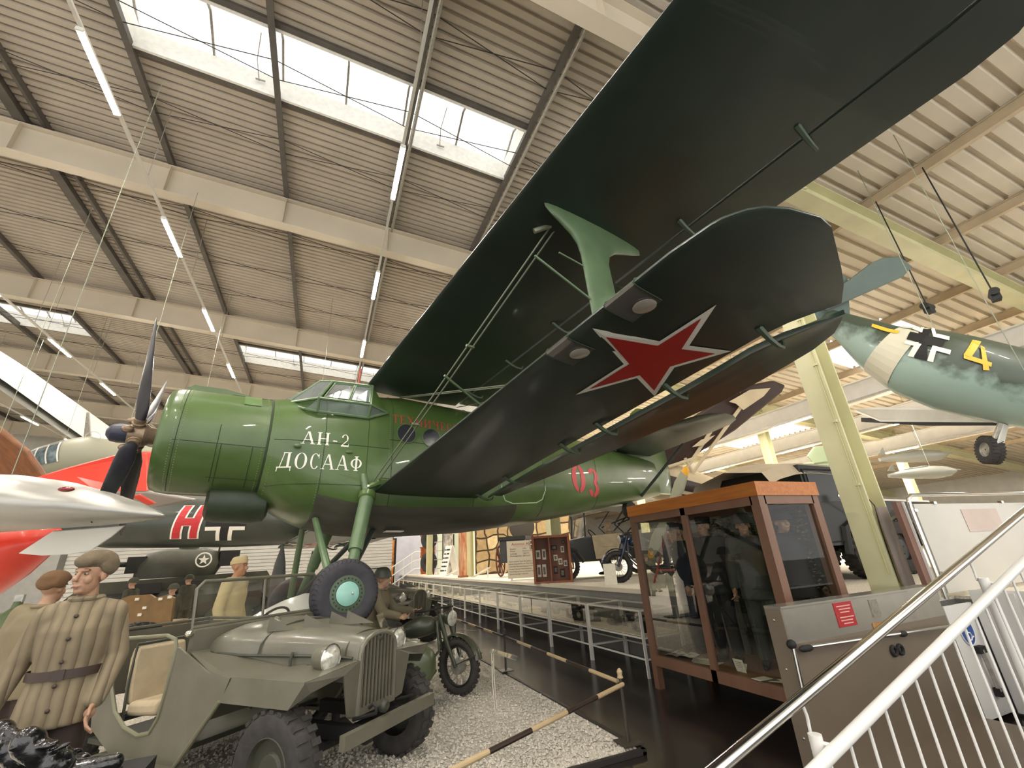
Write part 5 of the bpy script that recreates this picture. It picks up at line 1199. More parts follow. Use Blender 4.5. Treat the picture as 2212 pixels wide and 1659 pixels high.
# ================================================================ RAMP, RAILS, LIFT, GUARD PANEL
m_rwhite = mat('rail_white', '#dad8d3', .3, coat=.3)
m_ss = mat('stainless', '#c9c6c0', .16, 1.0)
SL = .263
for i in range(9):
    struct(MB().bx(1.35+.5*i, 1.35+.5*(i+1), .05, 1.32, 0, .118*(i+1)).build('step', m_fascia, None, 0))
rl = thing('stair_railing', 'white stair railing with thin balusters and a stainless handrail, lower right', 'railing')
def zrail(X): return 1.010+SL*(X-1.39)
MB().tube([(.35, 1.46, zrail(.35)), (6.1, 1.46, zrail(6.1))], .0225, 16).build('handrail', m_ss, rl)
def zw(X): return .95+SL*(X-1.71)
MB().tube([(1.1, 1.38, zw(1.1)), (6.1, 1.38, zw(6.1))], .0225, 14).build('upper_rail', m_rwhite, rl)
MB().tube([(1.3, 1.38, zw(1.3)-.75), (6.1, 1.38, zw(6.1)-.75)], .018, 12).build('lower_rail', m_rwhite, rl)
X = 1.78
while X < 6.0:
    MB().cyl((X, 1.38, zw(X)-.75), (X, 1.38, zw(X)-.01), .006, .006, 8).build('baluster', m_rwhite, rl); X += .132
for X in (1.80, 3.45, 5.1):
    MB().cyl((X, 1.43, 0), (X, 1.43, zrail(X)-.1), .024, .024, 14).build('newel_post', m_rwhite, rl)
    MB().tube([(X, 1.44, zrail(X)-.11), (X+.03, 1.47, zrail(X)-.115), (X+.035, 1.47, zrail(X)-.06), (X+.02, 1.465, zrail(X)-.02)], .006, 8).build('rail_bracket', m_rwhite, rl)
    MB().tube([(X, 1.42, zw(X)+.02), (X+.03, 1.38, zw(X)+.015)], .008, 8).build('rail_stub', m_rwhite, rl)
# wheelchair lift
m_lift = mat('lift_beige', '#86796a', .35, .35, var=.06, scale=2); m_liftt = mat('lift_steel', '#b9b4a8', .25, .7, var=.06, scale=5)
lf = thing('wheelchair_lift', 'beige steel wheelchair lift with grab bars beside the stairs', 'lift')
MB().bx(3.56, 5.86, 2.84, 2.98, .05, .93).build('side_panel', m_lift, lf, 0)
MB().bx(3.56, 5.86, 2.84, 2.98, .93, 1.19).build('upper_panel', m_liftt, lf, 0)
MB().bx(3.55, 5.87, 2.83, 2.99, 1.19, 1.205).build('top_cap', m_liftt, lf, 0)
MB().bx(3.545, 3.56, 2.835, 2.985, .05, 1.19).build('end_plate', m_lift, lf, 0)
MB().bx(3.56, 5.86, 1.6, 2.84, .03, .08).build('deck', m_lift, lf, 0)
for z in (.3, .75, 1.1): MB().ball((3.545, 2.92, z), (.006, .012, .012), 8, 6).build('screw', m_steel, lf)
MB().tube([(3.70, 2.79, .905), (5.85, 2.79, .845)], .014, 10).build('grab_bar', m_ss, lf)
for X in (3.62, 3.66, 4.95): MB().ball((X+.03, 2.79, .90-.028*(X-3.66)), (.06, .025, .025), 10, 8).build('bar_mount', m_black, lf)
MB().tube([(3.54, 2.80, .92), (3.52, 2.80, .62)], .016, 10).build('end_bar', m_ss, lf)
MB().ball((3.54, 2.81, .94), (.04, .035, .035), 10, 8).build('bar_mount', m_black, lf)
for dx in (0, .1): MB().torus((4.84+dx, 2.83, .74), (0, 1, 0), .035, .014, 18, 8).build('control_ring', m_black, lf)
m_signred = mat('sign_red', '#a32020', .5); m_pale2 = mat('sign_pale', '#d9a9a0', .6)
sg = MB().box((4.34, 2.837, 1.08), (.25, .006, .19)).build('red_notice', m_signred, lf, 0, label='red notice with pale lines of print')
for k in range(6): MB().box((4.34+.01*(k % 2), 2.833, 1.145-.024*k-(.015 if k > 2 else 0)), (.19-.03*(k % 3), .002, .008)).build('text_line', m_pale2, sg, 0)
MB().box((4.78, 2.837, 1.09), (.12, .006, .14)).build('rating_plate', mat('plate_grey', '#8f897c', .4, .4, var=.2, scale=40), lf, 0)
MB().box((4.74, 2.836, .94), (.14, .004, .07)).build('maker_sticker', mat('sticker_orange', '#b98a4d', .5, hex2='#8a5a30', scale=30), lf, 0)
# white gate of the lift with the wheelchair sign
gt = thing('lift_gate', 'white ribbed gate panel with round blue wheelchair sign', 'gate')
MB().bx(6.43, 6.47, 1.5, 2.83, .03, 1.12).build('gate_panel', m_rwhite, gt, 0)
for k in range(7): MB().bx(6.40, 6.43, 1.62+k*.17, 1.68+k*.17, .05, 1.1).build('rib', m_rwhite, gt, 0)
MB().bx(5.88, 6.42, 2.84, 2.87, .05, 1.0).build('side_board', m_rwhite, gt, 0)
ss = MB().lathe([(.125, 0), (.125, .004), (0, .005)], (6.12, 2.838, .76), (0, -1, 0), 28, False).build('sign_disc', mat('sign_blue', '#1f4a94', .4), gt, label='round blue wheelchair sign')
m_swhite = mat('sign_white', '#e6e6e2', .5)
MB().torus((6.12, 2.833, .76), (0, 1, 0), .122, .005, 28, 6).build('sign_rim', m_swhite, ss)
MB().tube([(6.105, 2.83, 0.810), (6.11, 2.83, 0.750), (6.15, 2.83, 0.745), (6.17, 2.83, 0.705), (6.19, 2.83, 0.710)], .007, 6).build('symbol_figure', m_swhite, ss)
MB().tube([(6.12+.042*math.cos(q), 2.83, .725+.042*math.sin(q)) for q in [1.9+i*.4 for i in range(11)]], .006, 6).build('symbol_wheel', m_swhite, ss)
MB().ball((6.10, 2.83, .825), (.012, .004, .012), 10, 6).build('symbol_head', m_swhite, ss)
MB().tube([(6.17, 2.80, .60), (6.19, 2.80, .25)], .02, 10).build('gate_handle', m_galv, gt); MB().box((6.17, 2.81, .60), (.12, .05, .06)).build('handle_cap', m_black, gt, 0); MB().box((6.19, 2.81, .24), (.05, .05, .07)).build('handle_cap', m_black, gt, 0)
# guard panel on the platform
gp = thing('guard_panel', 'white guard panel in a stainless tube frame on the platform edge', 'panel')
MB().bx(6.18, 9.2, 2.89, 2.91, 1.10, 2.02).build('panel', mat('panel_white', '#bdb8ae', .35, var=.02), gp, 0)
MB().tube([(6.12, 2.9, 1.05), (6.12, 2.9, 2.0), (6.14, 2.9, 2.08), (6.22, 2.9, 2.12), (9.0, 2.9, 2.15), (9.15, 2.9, 2.12), (9.22, 2.9, 2.02), (9.22, 2.9, 1.05)], .021, 12).build('tube_frame', m_ss, gp)
for x, z in ((6.15, 1.95), (6.15, 1.3), (6.6, 2.03), (8.2, 2.03)): MB().box((x, 2.89, z), (.06, .04, .03)).build('clip', m_ss, gp, 0)
MB().box((7.55, 2.886, 1.82), (.85, .004, .26)).build('pasted_strip', mat('strip_mauve', '#bcaba2', .6, var=.06), gp, 0)
cl = thing('column_cladding', 'grey and brown board cladding at the foot of the yellow column', 'cladding')
MB().bx(5.93, 6.12, 3.13, 3.15, 1.05, 2.02).build('grey_board', mat('clad_grey', '#8c8078', .6, var=.1), cl, 0)
MB().bx(5.98, 6.08, 2.95, 3.0, 1.05, 2.05).build('brown_board', mat('clad_brown', '#77574a', .5, var=.08), cl, 0)
MB().bx(6.08, 6.10, 2.93, 2.99, 1.05, 2.05).build('white_edge', m_rwhite, cl, 0)
# ================================================================ BACKGROUND EXHIBITS
def pxr(px, t): return px*t/FPX
def body_rings(cs, n=20, flat=1.0):
    """cs: (px, py, depth, radius px, radius px 2) -> centres and ring frames facing the camera"""
    C_ = [at(x, y, t) for x, y, t, *_ in cs]; out = []
    for i, c in enumerate(C_):
        d = (C_[min(i+1, len(C_)-1)]-C_[max(i-1, 0)]).normalized(); v = (c-CAM).normalized(); up = d.cross(v).normalized()
        up = up if up.z > 0 else -up
        v = up.cross(d).normalized(); v = v if v.dot(CAM-c) > 0 else -v          # towards camera
        r = pxr(cs[i][3], cs[i][2]); r2 = r*(cs[i][4] if len(cs[i]) > 4 else flat)
        out.append((c, d, up, v, r, r2))
    return out
def ring_pts(f, n): c, d, up, v, r, r2 = f; return [c+up*(r*math.sin(2*PI*i/n))+v*(r2*math.cos(2*PI*i/n)) for i in range(n)]
def skin(F, u, s, off=.012):
    """u 0..1 along the body, s -1..1 up the visible flank"""
    k = u*(len(F)-1); i = min(int(k), len(F)-2); t = k-i
    A_, B_ = F[i], F[i+1]; q = math.asin(max(-1, min(1, s)))
    f = [A_[j].lerp(B_[j], t) if hasattr(A_[j], 'lerp') else lerp(A_[j], B_[j], t) for j in range(6)]
    return f[0]+f[2]*((f[4]+off)*math.sin(q))+f[3]*((f[5]+off)*math.cos(q))
def patch(F, quads, name, m, parent, off=.012, sub=6, label=None):
    mb = MB()
    for q in quads:
        (u0, s0), (u1, s1), (u2, s2), (u3, s3) = q; rows = []
        for a in range(sub+1):
            t = a/sub; row = []
            for b in range(sub+1):
                w = b/sub; u = lerp(lerp(u0, u1, w), lerp(u3, u2, w), t); s = lerp(lerp(s0, s1, w), lerp(s3, s2, w), t); row.append(skin(F, u, s, off))
            rows.append(row)
        mb.loft(rows, False, False)
    return mb.build(name, m, parent, 0, label)
def rect(u0, u1, s0, s1): return [(u0, s0), (u1, s0), (u1, s1), (u0, s1)]
def plate(px, depth, thick, name, m, parent, dd=None):
    """a plate through pixel points, each at its own depth"""
    P_ = [at(x, y, depth if dd is None else dd[i]) for i, (x, y) in enumerate(px)]
    n = (P_[1]-P_[0]).cross(P_[2]-P_[0]).normalized(); o = MB().prism(P_, n*thick).build(name, m, parent, 0); return bevel(o, thick*.3, 2)
def hang(parent, p, z, m=None): MB().cyl(p, (p.x, p.y, z), .006, .006, 5).build('hanging_cable', m_wire, parent)
m_silver = mat('silver_skin', '#a8a69f', .36, .5, var=.12, scale=2, stretch=(.5, .5, 4))
m_wskin = mat('white_skin', '#d6d4cc', .5, var=.05)
m_redskin = mat('red_skin', '#d3331f', .4, var=.05, coat=.3)
m_redlamp = mat('red_lamp', '#7c1420', .15, coat=.6)
# silver jet
jt = thing('jet_aircraft', 'silver wing tip with red lamp and white fin, at the left edge', 'aircraft')
F = body_rings([(-330, 1095, 5.6, 62, 1.4), (-120, 1088, 5.3, 64, 1.6), (20, 1087, 5.0, 60, 1.8), (120, 1090, 4.9, 50, 2.0), (210, 1098, 4.85, 36, 2.2), (285, 1106, 4.8, 22, 2.2), (335, 1112, 4.8, 10, 2), (356, 1115, 4.8, 3, 2)])
MB().loft([ring_pts(f, 24) for f in F]).build('wing', m_silver, jt, 60)
MB().ball(at(143, 1057, 4.44), (.07, .04, .028), 10, 8).build('position_lamp', m_redlamp, jt)
MB().cyl(at(330, 1104, 4.78), at(352, 1112, 4.76), .006, .004, 6).build('probe', m_wskin, jt)
plate([(38, 1196), (112, 1148), (268, 1136), (240, 1160), (195, 1190), (150, 1198), (90, 1201)], 4.9, .03, 'fin', m_wskin, jt)
hang(jt, at(20, 1040, 5.0), 10.0)
# red aircraft behind it
ra = thing('red_aircraft', 'bright red aircraft wing and body behind the silver wing', 'aircraft')
plate([(20, 1050), (130, 1015), (255, 982), (320, 978), (330, 1040), (318, 1062), (180, 1060)], 8.0, .12, 'wing', m_redskin, ra, [8.4, 8.3, 8.2, 8.2, 7.8, 7.6, 7.6])
plate([(180, 1060), (318, 1062), (420, 1080), (300, 1105), (180, 1080)], 7.6, .1, 'wing_underside', mat('grey_under', '#8d867c', .5), ra)
F = body_rings([(-200, 1260, 6.6, 100), (-60, 1225, 6.6, 85), (20, 1195, 6.6, 62), (80, 1170, 6.6, 40), (120, 1150, 6.6, 14)])
MB().loft([ring_pts(f, 20) for f in F]).build('body', m_redskin, ra, 60)
plate([(282, 1072), (300, 1068), (335, 1088), (318, 1092)], 7.0, .04, 'pointed_tip', m_redskin, ra)
hang(ra, at(260, 985, 8.1), 10.5)
# brown wing, pale aircraft with canopy, corrugated wing
bw = thing('brown_wing', 'dark brown plywood wing at the far left edge', 'aircraft wing'); plate([(-60, 890), (0, 930), (55, 975), (105, 1050), (95, 1068), (-60, 1060)], 8.6, .12, 'panel', mat('ply_brown', '#6e4320', .5, var=.2, scale=5, stretch=(1, 6, 1)), bw)
hang(bw, at(0, 935, 8.6), 10.5)
ca = thing('canopy_aircraft', 'pale aircraft with framed glass canopy hanging above the red wing', 'aircraft')
F = body_rings([(40, 1010, 15, 12), (90, 1000, 15, 34), (140, 990, 15.2, 40), (190, 985, 15.5, 44), (260, 990, 16, 40), (330, 1000, 16.5, 30)])
MB().loft([ring_pts(f, 18) for f in F]).build('body', mat('pale_skin', '#8f8d7b', .5), ca, 60)
patch(F, [rect(.12, .42, -.1, .8)], 'canopy', mat('canopy_glass', '#59666a', .15, var=.4, scale=6), ca, .02)
for u in (.12, .19, .26, .34, .42): patch(F, [rect(u, u+.012, -.1, .85)], 'canopy_rib', m_wskin, ca, .03)
plate([(178, 958), (186, 890), (192, 890), (196, 958)], 15.5, .06, 'mast', m_galv, ca)
MB().torus(at(200, 945, 15.4), (0, 1, 0), pxr(13, 15.4), .012, 24, 6).build('loop_aerial', m_galv, ca); hang(ca, at(140, 950, 15.2), 11.5)
jw = thing('corrugated_wing', 'long white corrugated aircraft wing sloping down from the left edge', 'aircraft wing')
top = [at(x, y, t) for x, y, t in ((-120, 705, 13), (60, 818, 15), (180, 900, 17), (300, 985, 19))]; bot = [at(x, y, t) for x, y, t in ((-120, 765, 12), (0, 842, 13), (120, 925, 15), (210, 985, 16.5))]
mbw = MB()
for k in range(12):
    rows = []
    for a, b in zip(top, bot):
        for_ = [a.lerp(b, (k+f)/12)+Vector((0, 0, -.04*dz)) for f, dz in ((0, 0), (.5, 1), (1, 0))]; rows.append(for_)
    mbw.loft(rows, False, False)
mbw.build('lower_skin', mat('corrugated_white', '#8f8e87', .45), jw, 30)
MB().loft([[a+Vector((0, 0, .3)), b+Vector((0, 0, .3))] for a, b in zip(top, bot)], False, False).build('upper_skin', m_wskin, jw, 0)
hang(jw, top[1], 12.3)
# dark bomber fuselage with red H
m_bomb = mat('bomber_dark', '#2f352c', .4, var=.25, scale=1.5, coat=.2)
db = thing('bomber_fuselage', 'dark green bomber fuselage with red letter H and white cross', 'aircraft')
F = body_rings([(150, 1140, 12.6, 34), (250, 1134, 12.8, 47), (380, 1130, 13.0, 50), (520, 1128, 13.3, 50), (660, 1128, 13.6, 44), (760, 1130, 14, 36), (900, 1132, 14.6, 20)])
MB().loft([ring_pts(f, 28) for f in F]).build('fuselage', m_bomb, db, 60)
U = lambda px: (0, )[0] if False else interp(px, [(150, 0), (250, 1/6), (380, 2/6), (520, 3/6), (660, 4/6), (760, 5/6), (900, 1)])
V = lambda py: (1131-py)/49.0
def pq(*pts): return [(U(x), V(y)) for x, y in pts]
hq = [pq((415, 1098), (430, 1098), (417, 1160), (401, 1160)), pq((449, 1098), (464, 1098), (452, 1160), (437, 1160)), pq((418, 1122), (452, 1122), (450, 1136), (414, 1136))]
def grow(q, d): return [(u+(d if k in (1, 2) else -d), s+(d*4 if k in (0, 1) else -d*4)) for k, (u, s) in enumerate(q)]
patch(F, [grow(q, .0045) for q in hq], 'letter_outline', m_mark, db, .015); patch(F, hq, 'letter_h', mat('letter_red', '#b9262b', .5), db, .022)
cr = [pq((470, 1139), (500, 1139), (500, 1146), (470, 1146)), pq((494, 1139), (502, 1139), (498, 1165), (490, 1165)), pq((522, 1139), (550, 1139), (550, 1146), (522, 1146)), pq((520, 1139), (528, 1139), (523, 1165), (515, 1165)),
      pq((470, 1110), (500, 1110), (500, 1117), (470, 1117)), pq((497, 1092), (505, 1092), (502, 1117), (494, 1117)), pq((524, 1110), (552, 1110), (552, 1117), (524, 1117)), pq((524, 1092), (532, 1092), (529, 1117), (521, 1117))]
for q in cr: patch(F, [q], 'cross_bar', m_mark, db, .018)
patch(F, [pq((503, 1092), (523, 1092), (517, 1165), (499, 1165)), pq((470, 1118), (552, 1118), (552, 1138), (470, 1138))], 'cross', m_black, db, .016)
hang(db, F[2][0], 11.5); hang(db, F[4][0], 11.5)
plate([(300, 1160), (395, 1148), (410, 1158), (330, 1168)], 12.5, .06, 'ventral_plate', m_bomb, db)

# ---- far end of the left hall
m_brick = mat('white_boards', '#b9b6ae', .7, var=.05)
wl = struct(thing('wall_inner', 'x', 'x')); del wl['label'], wl['category']
MB().bx(-9.6, 3.4, 24.4, 24.6, 0, 3.6).build('wall_core', m_brick, wl, 0)
for k in range(24): MB().bx(-9.6, 3.4, 24.36, 24.4, .05+k*.15, .18+k*.15).build('board', m_brick, wl, 0)
MB().bx(-9.75, -9.55, 24.3, 24.5, 0, 3.7).build('end_post', m_purlin, wl, 0)
# tank
m_tank = mat('tank_olive', '#3a3a2c', .6, var=.25, scale=2); m_tankd = mat('tank_dark', '#1e1d1a', .7, var=.3, scale=3)
tk = thing('tank', 'dark olive battle tank with white star on its turret', 'tank', (-4.6, 19.6, .03), -2.85)
def Tb(n, a, m): return MB().bx(*a).build(n, m, tk, 0)
MB().prism([(-2.9, -1.25, .5), (2.2, -1.25, .5), (2.9, -1.25, .9), (2.2, -1.25, 1.65), (-2.6, -1.25, 1.75), (-2.9, -1.25, 1.3)], (0, 2.5, 0)).build('hull', m_tank, tk, 0)
for y in (-1.32, 1.32):
    MB().tube([(-2.8, y, .75), (-2.4, y, 1.12), (2.3, y, 1.12), (2.85, y, .85), (2.2, y, .15), (-2.2, y, .12)], .2, 4, True).build('track', m_tankd, tk, 0)
    for k in range(6): MB().cyl((-2+.8*k, y-.14, .42), (-2+.8*k, y+.14, .42), .3, .3, 16).build('road_wheel', m_tank, tk)
    for k in range(3): MB().box((-1.6+1.2*k, y*1.02, 1.42), (.8, .3, .3)).build('stowage_bag', m_tankd, tk, 30)
MB().loft([[(x0+rx*math.cos(2*PI*i/20), ry*math.sin(2*PI*i/20), z) for i in range(20)] for z, x0, rx, ry in ((1.7, 0, 1.15, 1.05), (2.1, -.1, 1.25, 1.1), (2.5, -.15, 1.05, .9), (2.62, -.15, .6, .5))]).build('turret', m_tank, tk, 50)
MB().cyl((.9, 0, 2.15), (1.9, 0, 2.2), .08, .07, 14).build('gun_barrel', m_tankd, tk); MB().box((1.15, 0, 2.15), (.5, .7, .5)).build('mantlet', m_tankd, tk, 0)
Tb('turret_box', (-1.75, -1.15, -.6, .6, 2.0, 2.5), m_tankd); MB().cyl((-.2, .3, 2.6), (-.2, .3, 2.78), .3, .28, 16).build('cupola', m_tank, tk)
MB().cyl((-.3, -.2, 2.6), (.6, -.3, 2.95), .03, .02, 8).build('machine_gun', m_tankd, tk)
for x, y in ((-1.1, .4), (-1.2, -.4)): MB().cyl((x, y, 2.5), (x, y, 3.1), .03, .015, 6).build('aerial', m_tankd, tk)
sp = at(446, 1211, 14.5)
# star on the turret flank facing the aisle
def flat_star(o, ux, uz, n, r, m, name, parent, thick=.01):
    pts = [o+(ux*math.sin(PI*i/5)+uz*math.cos(PI*i/5))*(r if i % 2 == 0 else r*.4) for i in range(10)]
    return MB().prism(pts, n*thick).build(name, m, parent, 0)
so = Vector((-.62, 1.08, 2.2)); fy = Vector((0, 1, 0))
flat_star(so, Vector((-1, 0, 0)), Vector((0, 0, 1)), fy, .17, m_mark, 'white_star', tk)
MB().torus(so, fy, .22, .022, 32, 6, .012).build('star_ring', m_mark, tk)
m_drab = mat('drab_cloth', '#39382a', .9, var=.2, scale=6)
for k, (x, y, t, rz, lab) in enumerate(((412, 1240, 13.0, 2.5, 'soldier mannequin in drab with helmet standing before the tank turret'), (288, 1262, 12.0, 2.8, 'soldier mannequin in spotted drab at the left of the tank'), (378, 1262, 11.5, 2.6, 'soldier mannequin in drab crouched low before the tank hull'))):
    q = at(x, y, t); person('mannequin', lab, (q.x, q.y, .03 if k != 2 else -.18), rz, m_drab, m_drab, 'helmet', m_drab, vox=2.2, group='soldier mannequins by the tank', scale=.97)
# row of bombs standing on end / grey blades
for k, (x, y0, y1, t, w) in enumerate(((605, 1176, 1262, 8.2, 15), (668, 1190, 1262, 8.4, 11))):
    a, b = at(x-(6 if k == 0 else 0), y1, t), at(x, y0, t)
    tt = thing('propeller_blade', ('tall' if k == 0 else 'shorter')+' grey propeller blade standing upright behind the jeep', 'propeller blade', (a.x, a.y, .03), 0, 'upright blades')
    h = b.z-.03
    MB().loft([[(w_*math.cos(2*PI*i/14), .25*w_*math.sin(2*PI*i/14), z) for i in range(14)] for z, w_ in ((0, .1), (h*.4, .12), (h*.7, pxr(w, t)), (h*.85, pxr(w, t)*.7), (h*.97, pxr(w, t)*.25), (h, .02))]).build('blade', mat('blade_grey', '#4b4a49', .5, var=.15), tt, 60)
    MB().box((0, 0, .02), (.5, .4, .04)).build('foot', m_black, tt, 0)
# brown tool chest behind the jeep
q = at(312, 1320, 7.2); ch = thing('tool_chest', 'brown open tool chest lid with brackets behind the jeep', 'chest', (q.x, q.y, .03), -.3)
m_chest = mat('chest_brown', '#74582f', .6, var=.15, scale=5)
hz = q.z
MB().prism([(-.45, 0, hz-.22), (.45, 0, hz-.22), (.42, 0, hz+.14), (.3, 0, hz+.2), (.12, 0, hz+.16), (.02, 0, hz+.22), (-.3, 0, hz+.22), (-.42, 0, hz+.18)], (0, .06, 0)).build('lid', m_chest, ch, 0)
MB().bx(-.45, .45, .06, .5, hz-.5, hz-.22).build('box', m_chest, ch, 0)
for x in (-.4, .4):
    for y in (.1, .45): MB().bx(x-.03, x+.03, y-.03, y+.03, 0, hz-.5).build('leg', m_black, ch, 0)
for x, z in ((-.15, .16), (.22, .14), (.36, .16), (.0, .02), (-.05, -.08)): MB().box((x, -.01, hz+z), (.06, .03, .04)).build('bracket', m_paper, ch, 0)
# green oxygen bottle and dark clutter at the far left
q = at(30, 1330, 5.0); gb = thing('gas_bottle', 'tall dull green gas bottle at the left edge behind the mannequin', 'gas bottle', (q.x, q.y, .03))
MB().lathe([(.16, 0), (.17, .03), (.17, 1.25), (.13, 1.38), (.05, 1.45), (.04, 1.52)], (0, 0, 0), (0, 0, 1), 20).build('cylinder', mat('bottle_green', '#55643f', .5, var=.15), gb); MB().box((0, 0, 1.55), (.08, .05, .08)).build('valve', m_galv, gb, 0)
# light covered vehicle seen through the windscreen (white canvas bonnet)
q = at(600, 1330, 6.4); cv = thing('tarpaulin', 'shiny white tarpaulin draped over gear behind the windscreen', 'tarpaulin', (q.x, q.y, .03), -.6)
MB().loft([[(x, -.45+.02*math.sin(x*9), 0), (x, -.4, z*.8), (x, -.2, z+.03*math.sin(x*13)), (x, .2, z), (x, .42, z*.75), (x, .45, 0)] for x, z in ((-.9, .75), (-.6, .98), (-.2, 1.14), (.2, 1.26), (.55, 1.34), (.8, 1.2), (.9, .9))], True).build('cover', mat('tarp_white', '#d9d7d0', .25, coat=.4), cv, 50)

# ---- platform exhibits
ZP = 1.05
# Antonov board
q = (onz(1100, 1250, ZP)+onz(1160, 1252, ZP))/2; q = Vector((5.95, 13.4, ZP)); ang = math.atan2(-q.y, -q.x)+PI/2
bd = thing('information_board', 'cream information board headed Antonov AN-2 on the platform', 'sign', q, ang)
MB().bx(-.52, .52, -.015, .015, .06, 1.16).build('board', mat('board_cream', '#d9ceb9', .6), bd, 0)
for s in (-.4, .4): MB().prism([(s-.03, 0, 0), (s+.03, 0, 0), (s+.03, 0, .3), (s-.03, 0, .3)], (0, .05, 0)).build('foot', m_white, bd, 0)
MB().bx(-.45, .45, .02, .3, 0, .02).build('foot_bar', m_white, bd, 0)
m_ink = mat('ink', '#2b2622', .7); m_inkr = mat('ink_red', '#a5202a', .6); fr = (PI/2, 0, 0)
text_mesh('heading', 'Antonov AN-2', .12, m_inkr, bd, (0, -.018, 1.02), fr, 'CENTER'); MB().bx(-.3, .3, -.019, -.016, .99, .995).build('underline', m_inkr, bd, 0)
text_mesh('data_lines', 'Baujahr:\nMotor:\nLeistung:\nHöchstgeschw.:', .062, m_ink, bd, (-.42, -.018, .9), fr, spacing=1.15); text_mesh('data_values', '1956\nShvetsov-Sternmotor\n1000 PS\n258 km/h', .062, m_ink, bd, (-.02, -.018, .9), fr, spacing=1.15)
text_mesh('paragraph', 'Dieser russische Typ ist der größte in Serie\ngebaute Doppeldecker der Welt. Dieses\nuniverselle Mehrzweckflugzeug wurde als\nPassagierflugzeug, Frachttransporter,\nWetterflugzeug und zum Absetzen von\nFallschirmspringern eingesetzt.', .056, m_ink, bd, (-.47, -.018, .53), fr, sx=.86, spacing=1.3)
# cabinet with framed documents
q = Vector((5.58, 10.75, ZP)); ang = math.atan2(-q.y, -q.x)+PI/2
dc = thing('document_cabinet', 'open wooden cabinet hung with small framed documents on the platform', 'cabinet', q, ang)
m_cab = mat('cabinet_wood', '#8a4d2b', .5, var=.15, scale=4, stretch=(1, 1, .3))
MB().bx(-.5, .5, .25, .28, 0, 1.15).build('back', mat('cabinet_back', '#6d4430', .6, var=.1), dc, 0)
for x in (-.5, .44): MB().bx(x, x+.06, -.02, .25, 0, 1.18).build('side', m_cab, dc, 0)
MB().bx(-.44, .44, 0, .25, 1.10, 1.16).build('top', m_cab, dc, 0); MB().bx(-.44, .44, 0, .25, 0, .05).build('bottom', m_cab, dc, 0); MB().bx(-.06, -.03, 0, .25, .05, 1.1).build('divider', m_cab, dc, 0)
for k, (x, z, w, h) in enumerate(((-.36, .3, .1, .3), (-.22, .3, .1, .3), (-.36, .7, .12, .22), (-.2, .7, .1, .26), (.08, .85, .16, .12), (.1, .6, .1, .14), (.3, .8, .09, .16), (.22, .5, .1, .15), (.35, .45, .09, .14), (.08, .3, .1, .18), (.25, .22, .12, .2), (.34, .98, .08, .08))):
    d = MB().box((x, .24, z), (w, .01, h)).build('frame', m_paper if k in (0, 1, 2, 3, 5, 6, 7, 8) else m_black, dc, 0); MB().box((x, .233, z), (w*.6, .006, h*.6)).build('print', m_photo, d, 0)
# white standing caption by the car
q = onz(1314, 1262, ZP); cs_ = thing('caption_sign', 'narrow white caption sign standing before the blue motorcycle', 'sign', (q.x-.12, q.y-.3, ZP), math.atan2(-q.y, -q.x)+PI/2)
MB().prism([(-.13, 0, 0), (.13, 0, 0), (.13, .12, .42), (-.13, .12, .42)], (0, .012, 0)).build('board', m_paper, cs_, 0); MB().bx(-.02, .02, .1, .22, 0, .02).build('prop_foot', m_paper, cs_, 0)
for k in range(9): MB().box((0, .115-.011*k, .38-.038*k-.005), (.18-.03*(k % 3), .004, .012)).build('text_line', m_photo if k else m_inkr, cs_, 0)
# blue motorcycle
q = onz(1340, 1259, ZP)
bl = make_bike('dark blue motorcycle standing on the platform left of the showcase', (q.x, q.y, ZP), 2.8, mat('moto_blue', '#1e2a3c', .3, coat=.4), .0, False)
# open touring car with a driver
car = thing('touring_car', 'dark open touring car with canvas flap and folding hood on the platform', 'car', (7.75, 11.6, ZP), PI-.25)
m_car = mat('car_dark', '#2b2c29', .35, coat=.3, var=.1)
MB().prism([(-1.9, -.75, .45), (1.9, -.75, .45), (2.0, -.75, .9), (.8, -.75, 1.08), (.75, -.75, 1.1), (-.3, -.75, 1.1), (-1.9, -.75, 1.15)], (0, 1.5, 0)).build('body', m_car, car, 0)
for x in (1.35, -1.35):
    for s in (-1, 1): spoke_wheel(car, (x, s*.72, .37), (0, 1, 0), .37, .1, m_tyre2, 16)
    for s in (-1, 1): MB().tube([(x-.5, s*.75, .45), (x-.3, s*.75, .74), (x, s*.75, .82), (x+.3, s*.75, .74), (x+.5, s*.75, .45)], .06, 6).build('mudguard', m_car, car)
MB().prism([(.55, .78, 1.12), (-.35, .78, 1.15), (-.15, .78, .62), (.2, .78, .5), (.5, .78, .5)], (0, .012, 0)).build('canvas_flap', m_canvas, car, 0); MB().prism([(.55, -.79, 1.12), (-.35, -.79, 1.15), (-.15, -.79, .62), (.2, -.79, .5), (.5, -.79, .5)], (0, .012, 0)).build('canvas_flap', m_canvas, car, 0)
MB().loft([[(x, -.72, z), (x, 0, z+.06), (x, .72, z)] for x, z in ((.7, 1.75), (.2, 1.88), (-.6, 1.9), (-1.3, 1.8), (-1.6, 1.5))], False, False).build('folding_hood', m_black, car, 30)
for s in (-1, 1):
    for P_ in ([(.72, s*.7, 1.08), (.68, s*.7, 1.75)], [(-.5, s*.7, 1.1), (-.2, s*.7, 1.4), (-.6, s*.7, 1.88)], [(-.3, s*.7, 1.4), (-1.4, s*.7, 1.75)], [(-.5, s*.7, 1.12), (-1.3, s*.7, 1.8)]): MB().tube(P_, .02, 6).build('hood_stick', m_black, car)
MB().quad((.7, -.66, 1.1), (.7, .66, 1.1), (.62, .66, 1.65), (.62, -.66, 1.65)).build('windscreen', m_pane, car, 0)
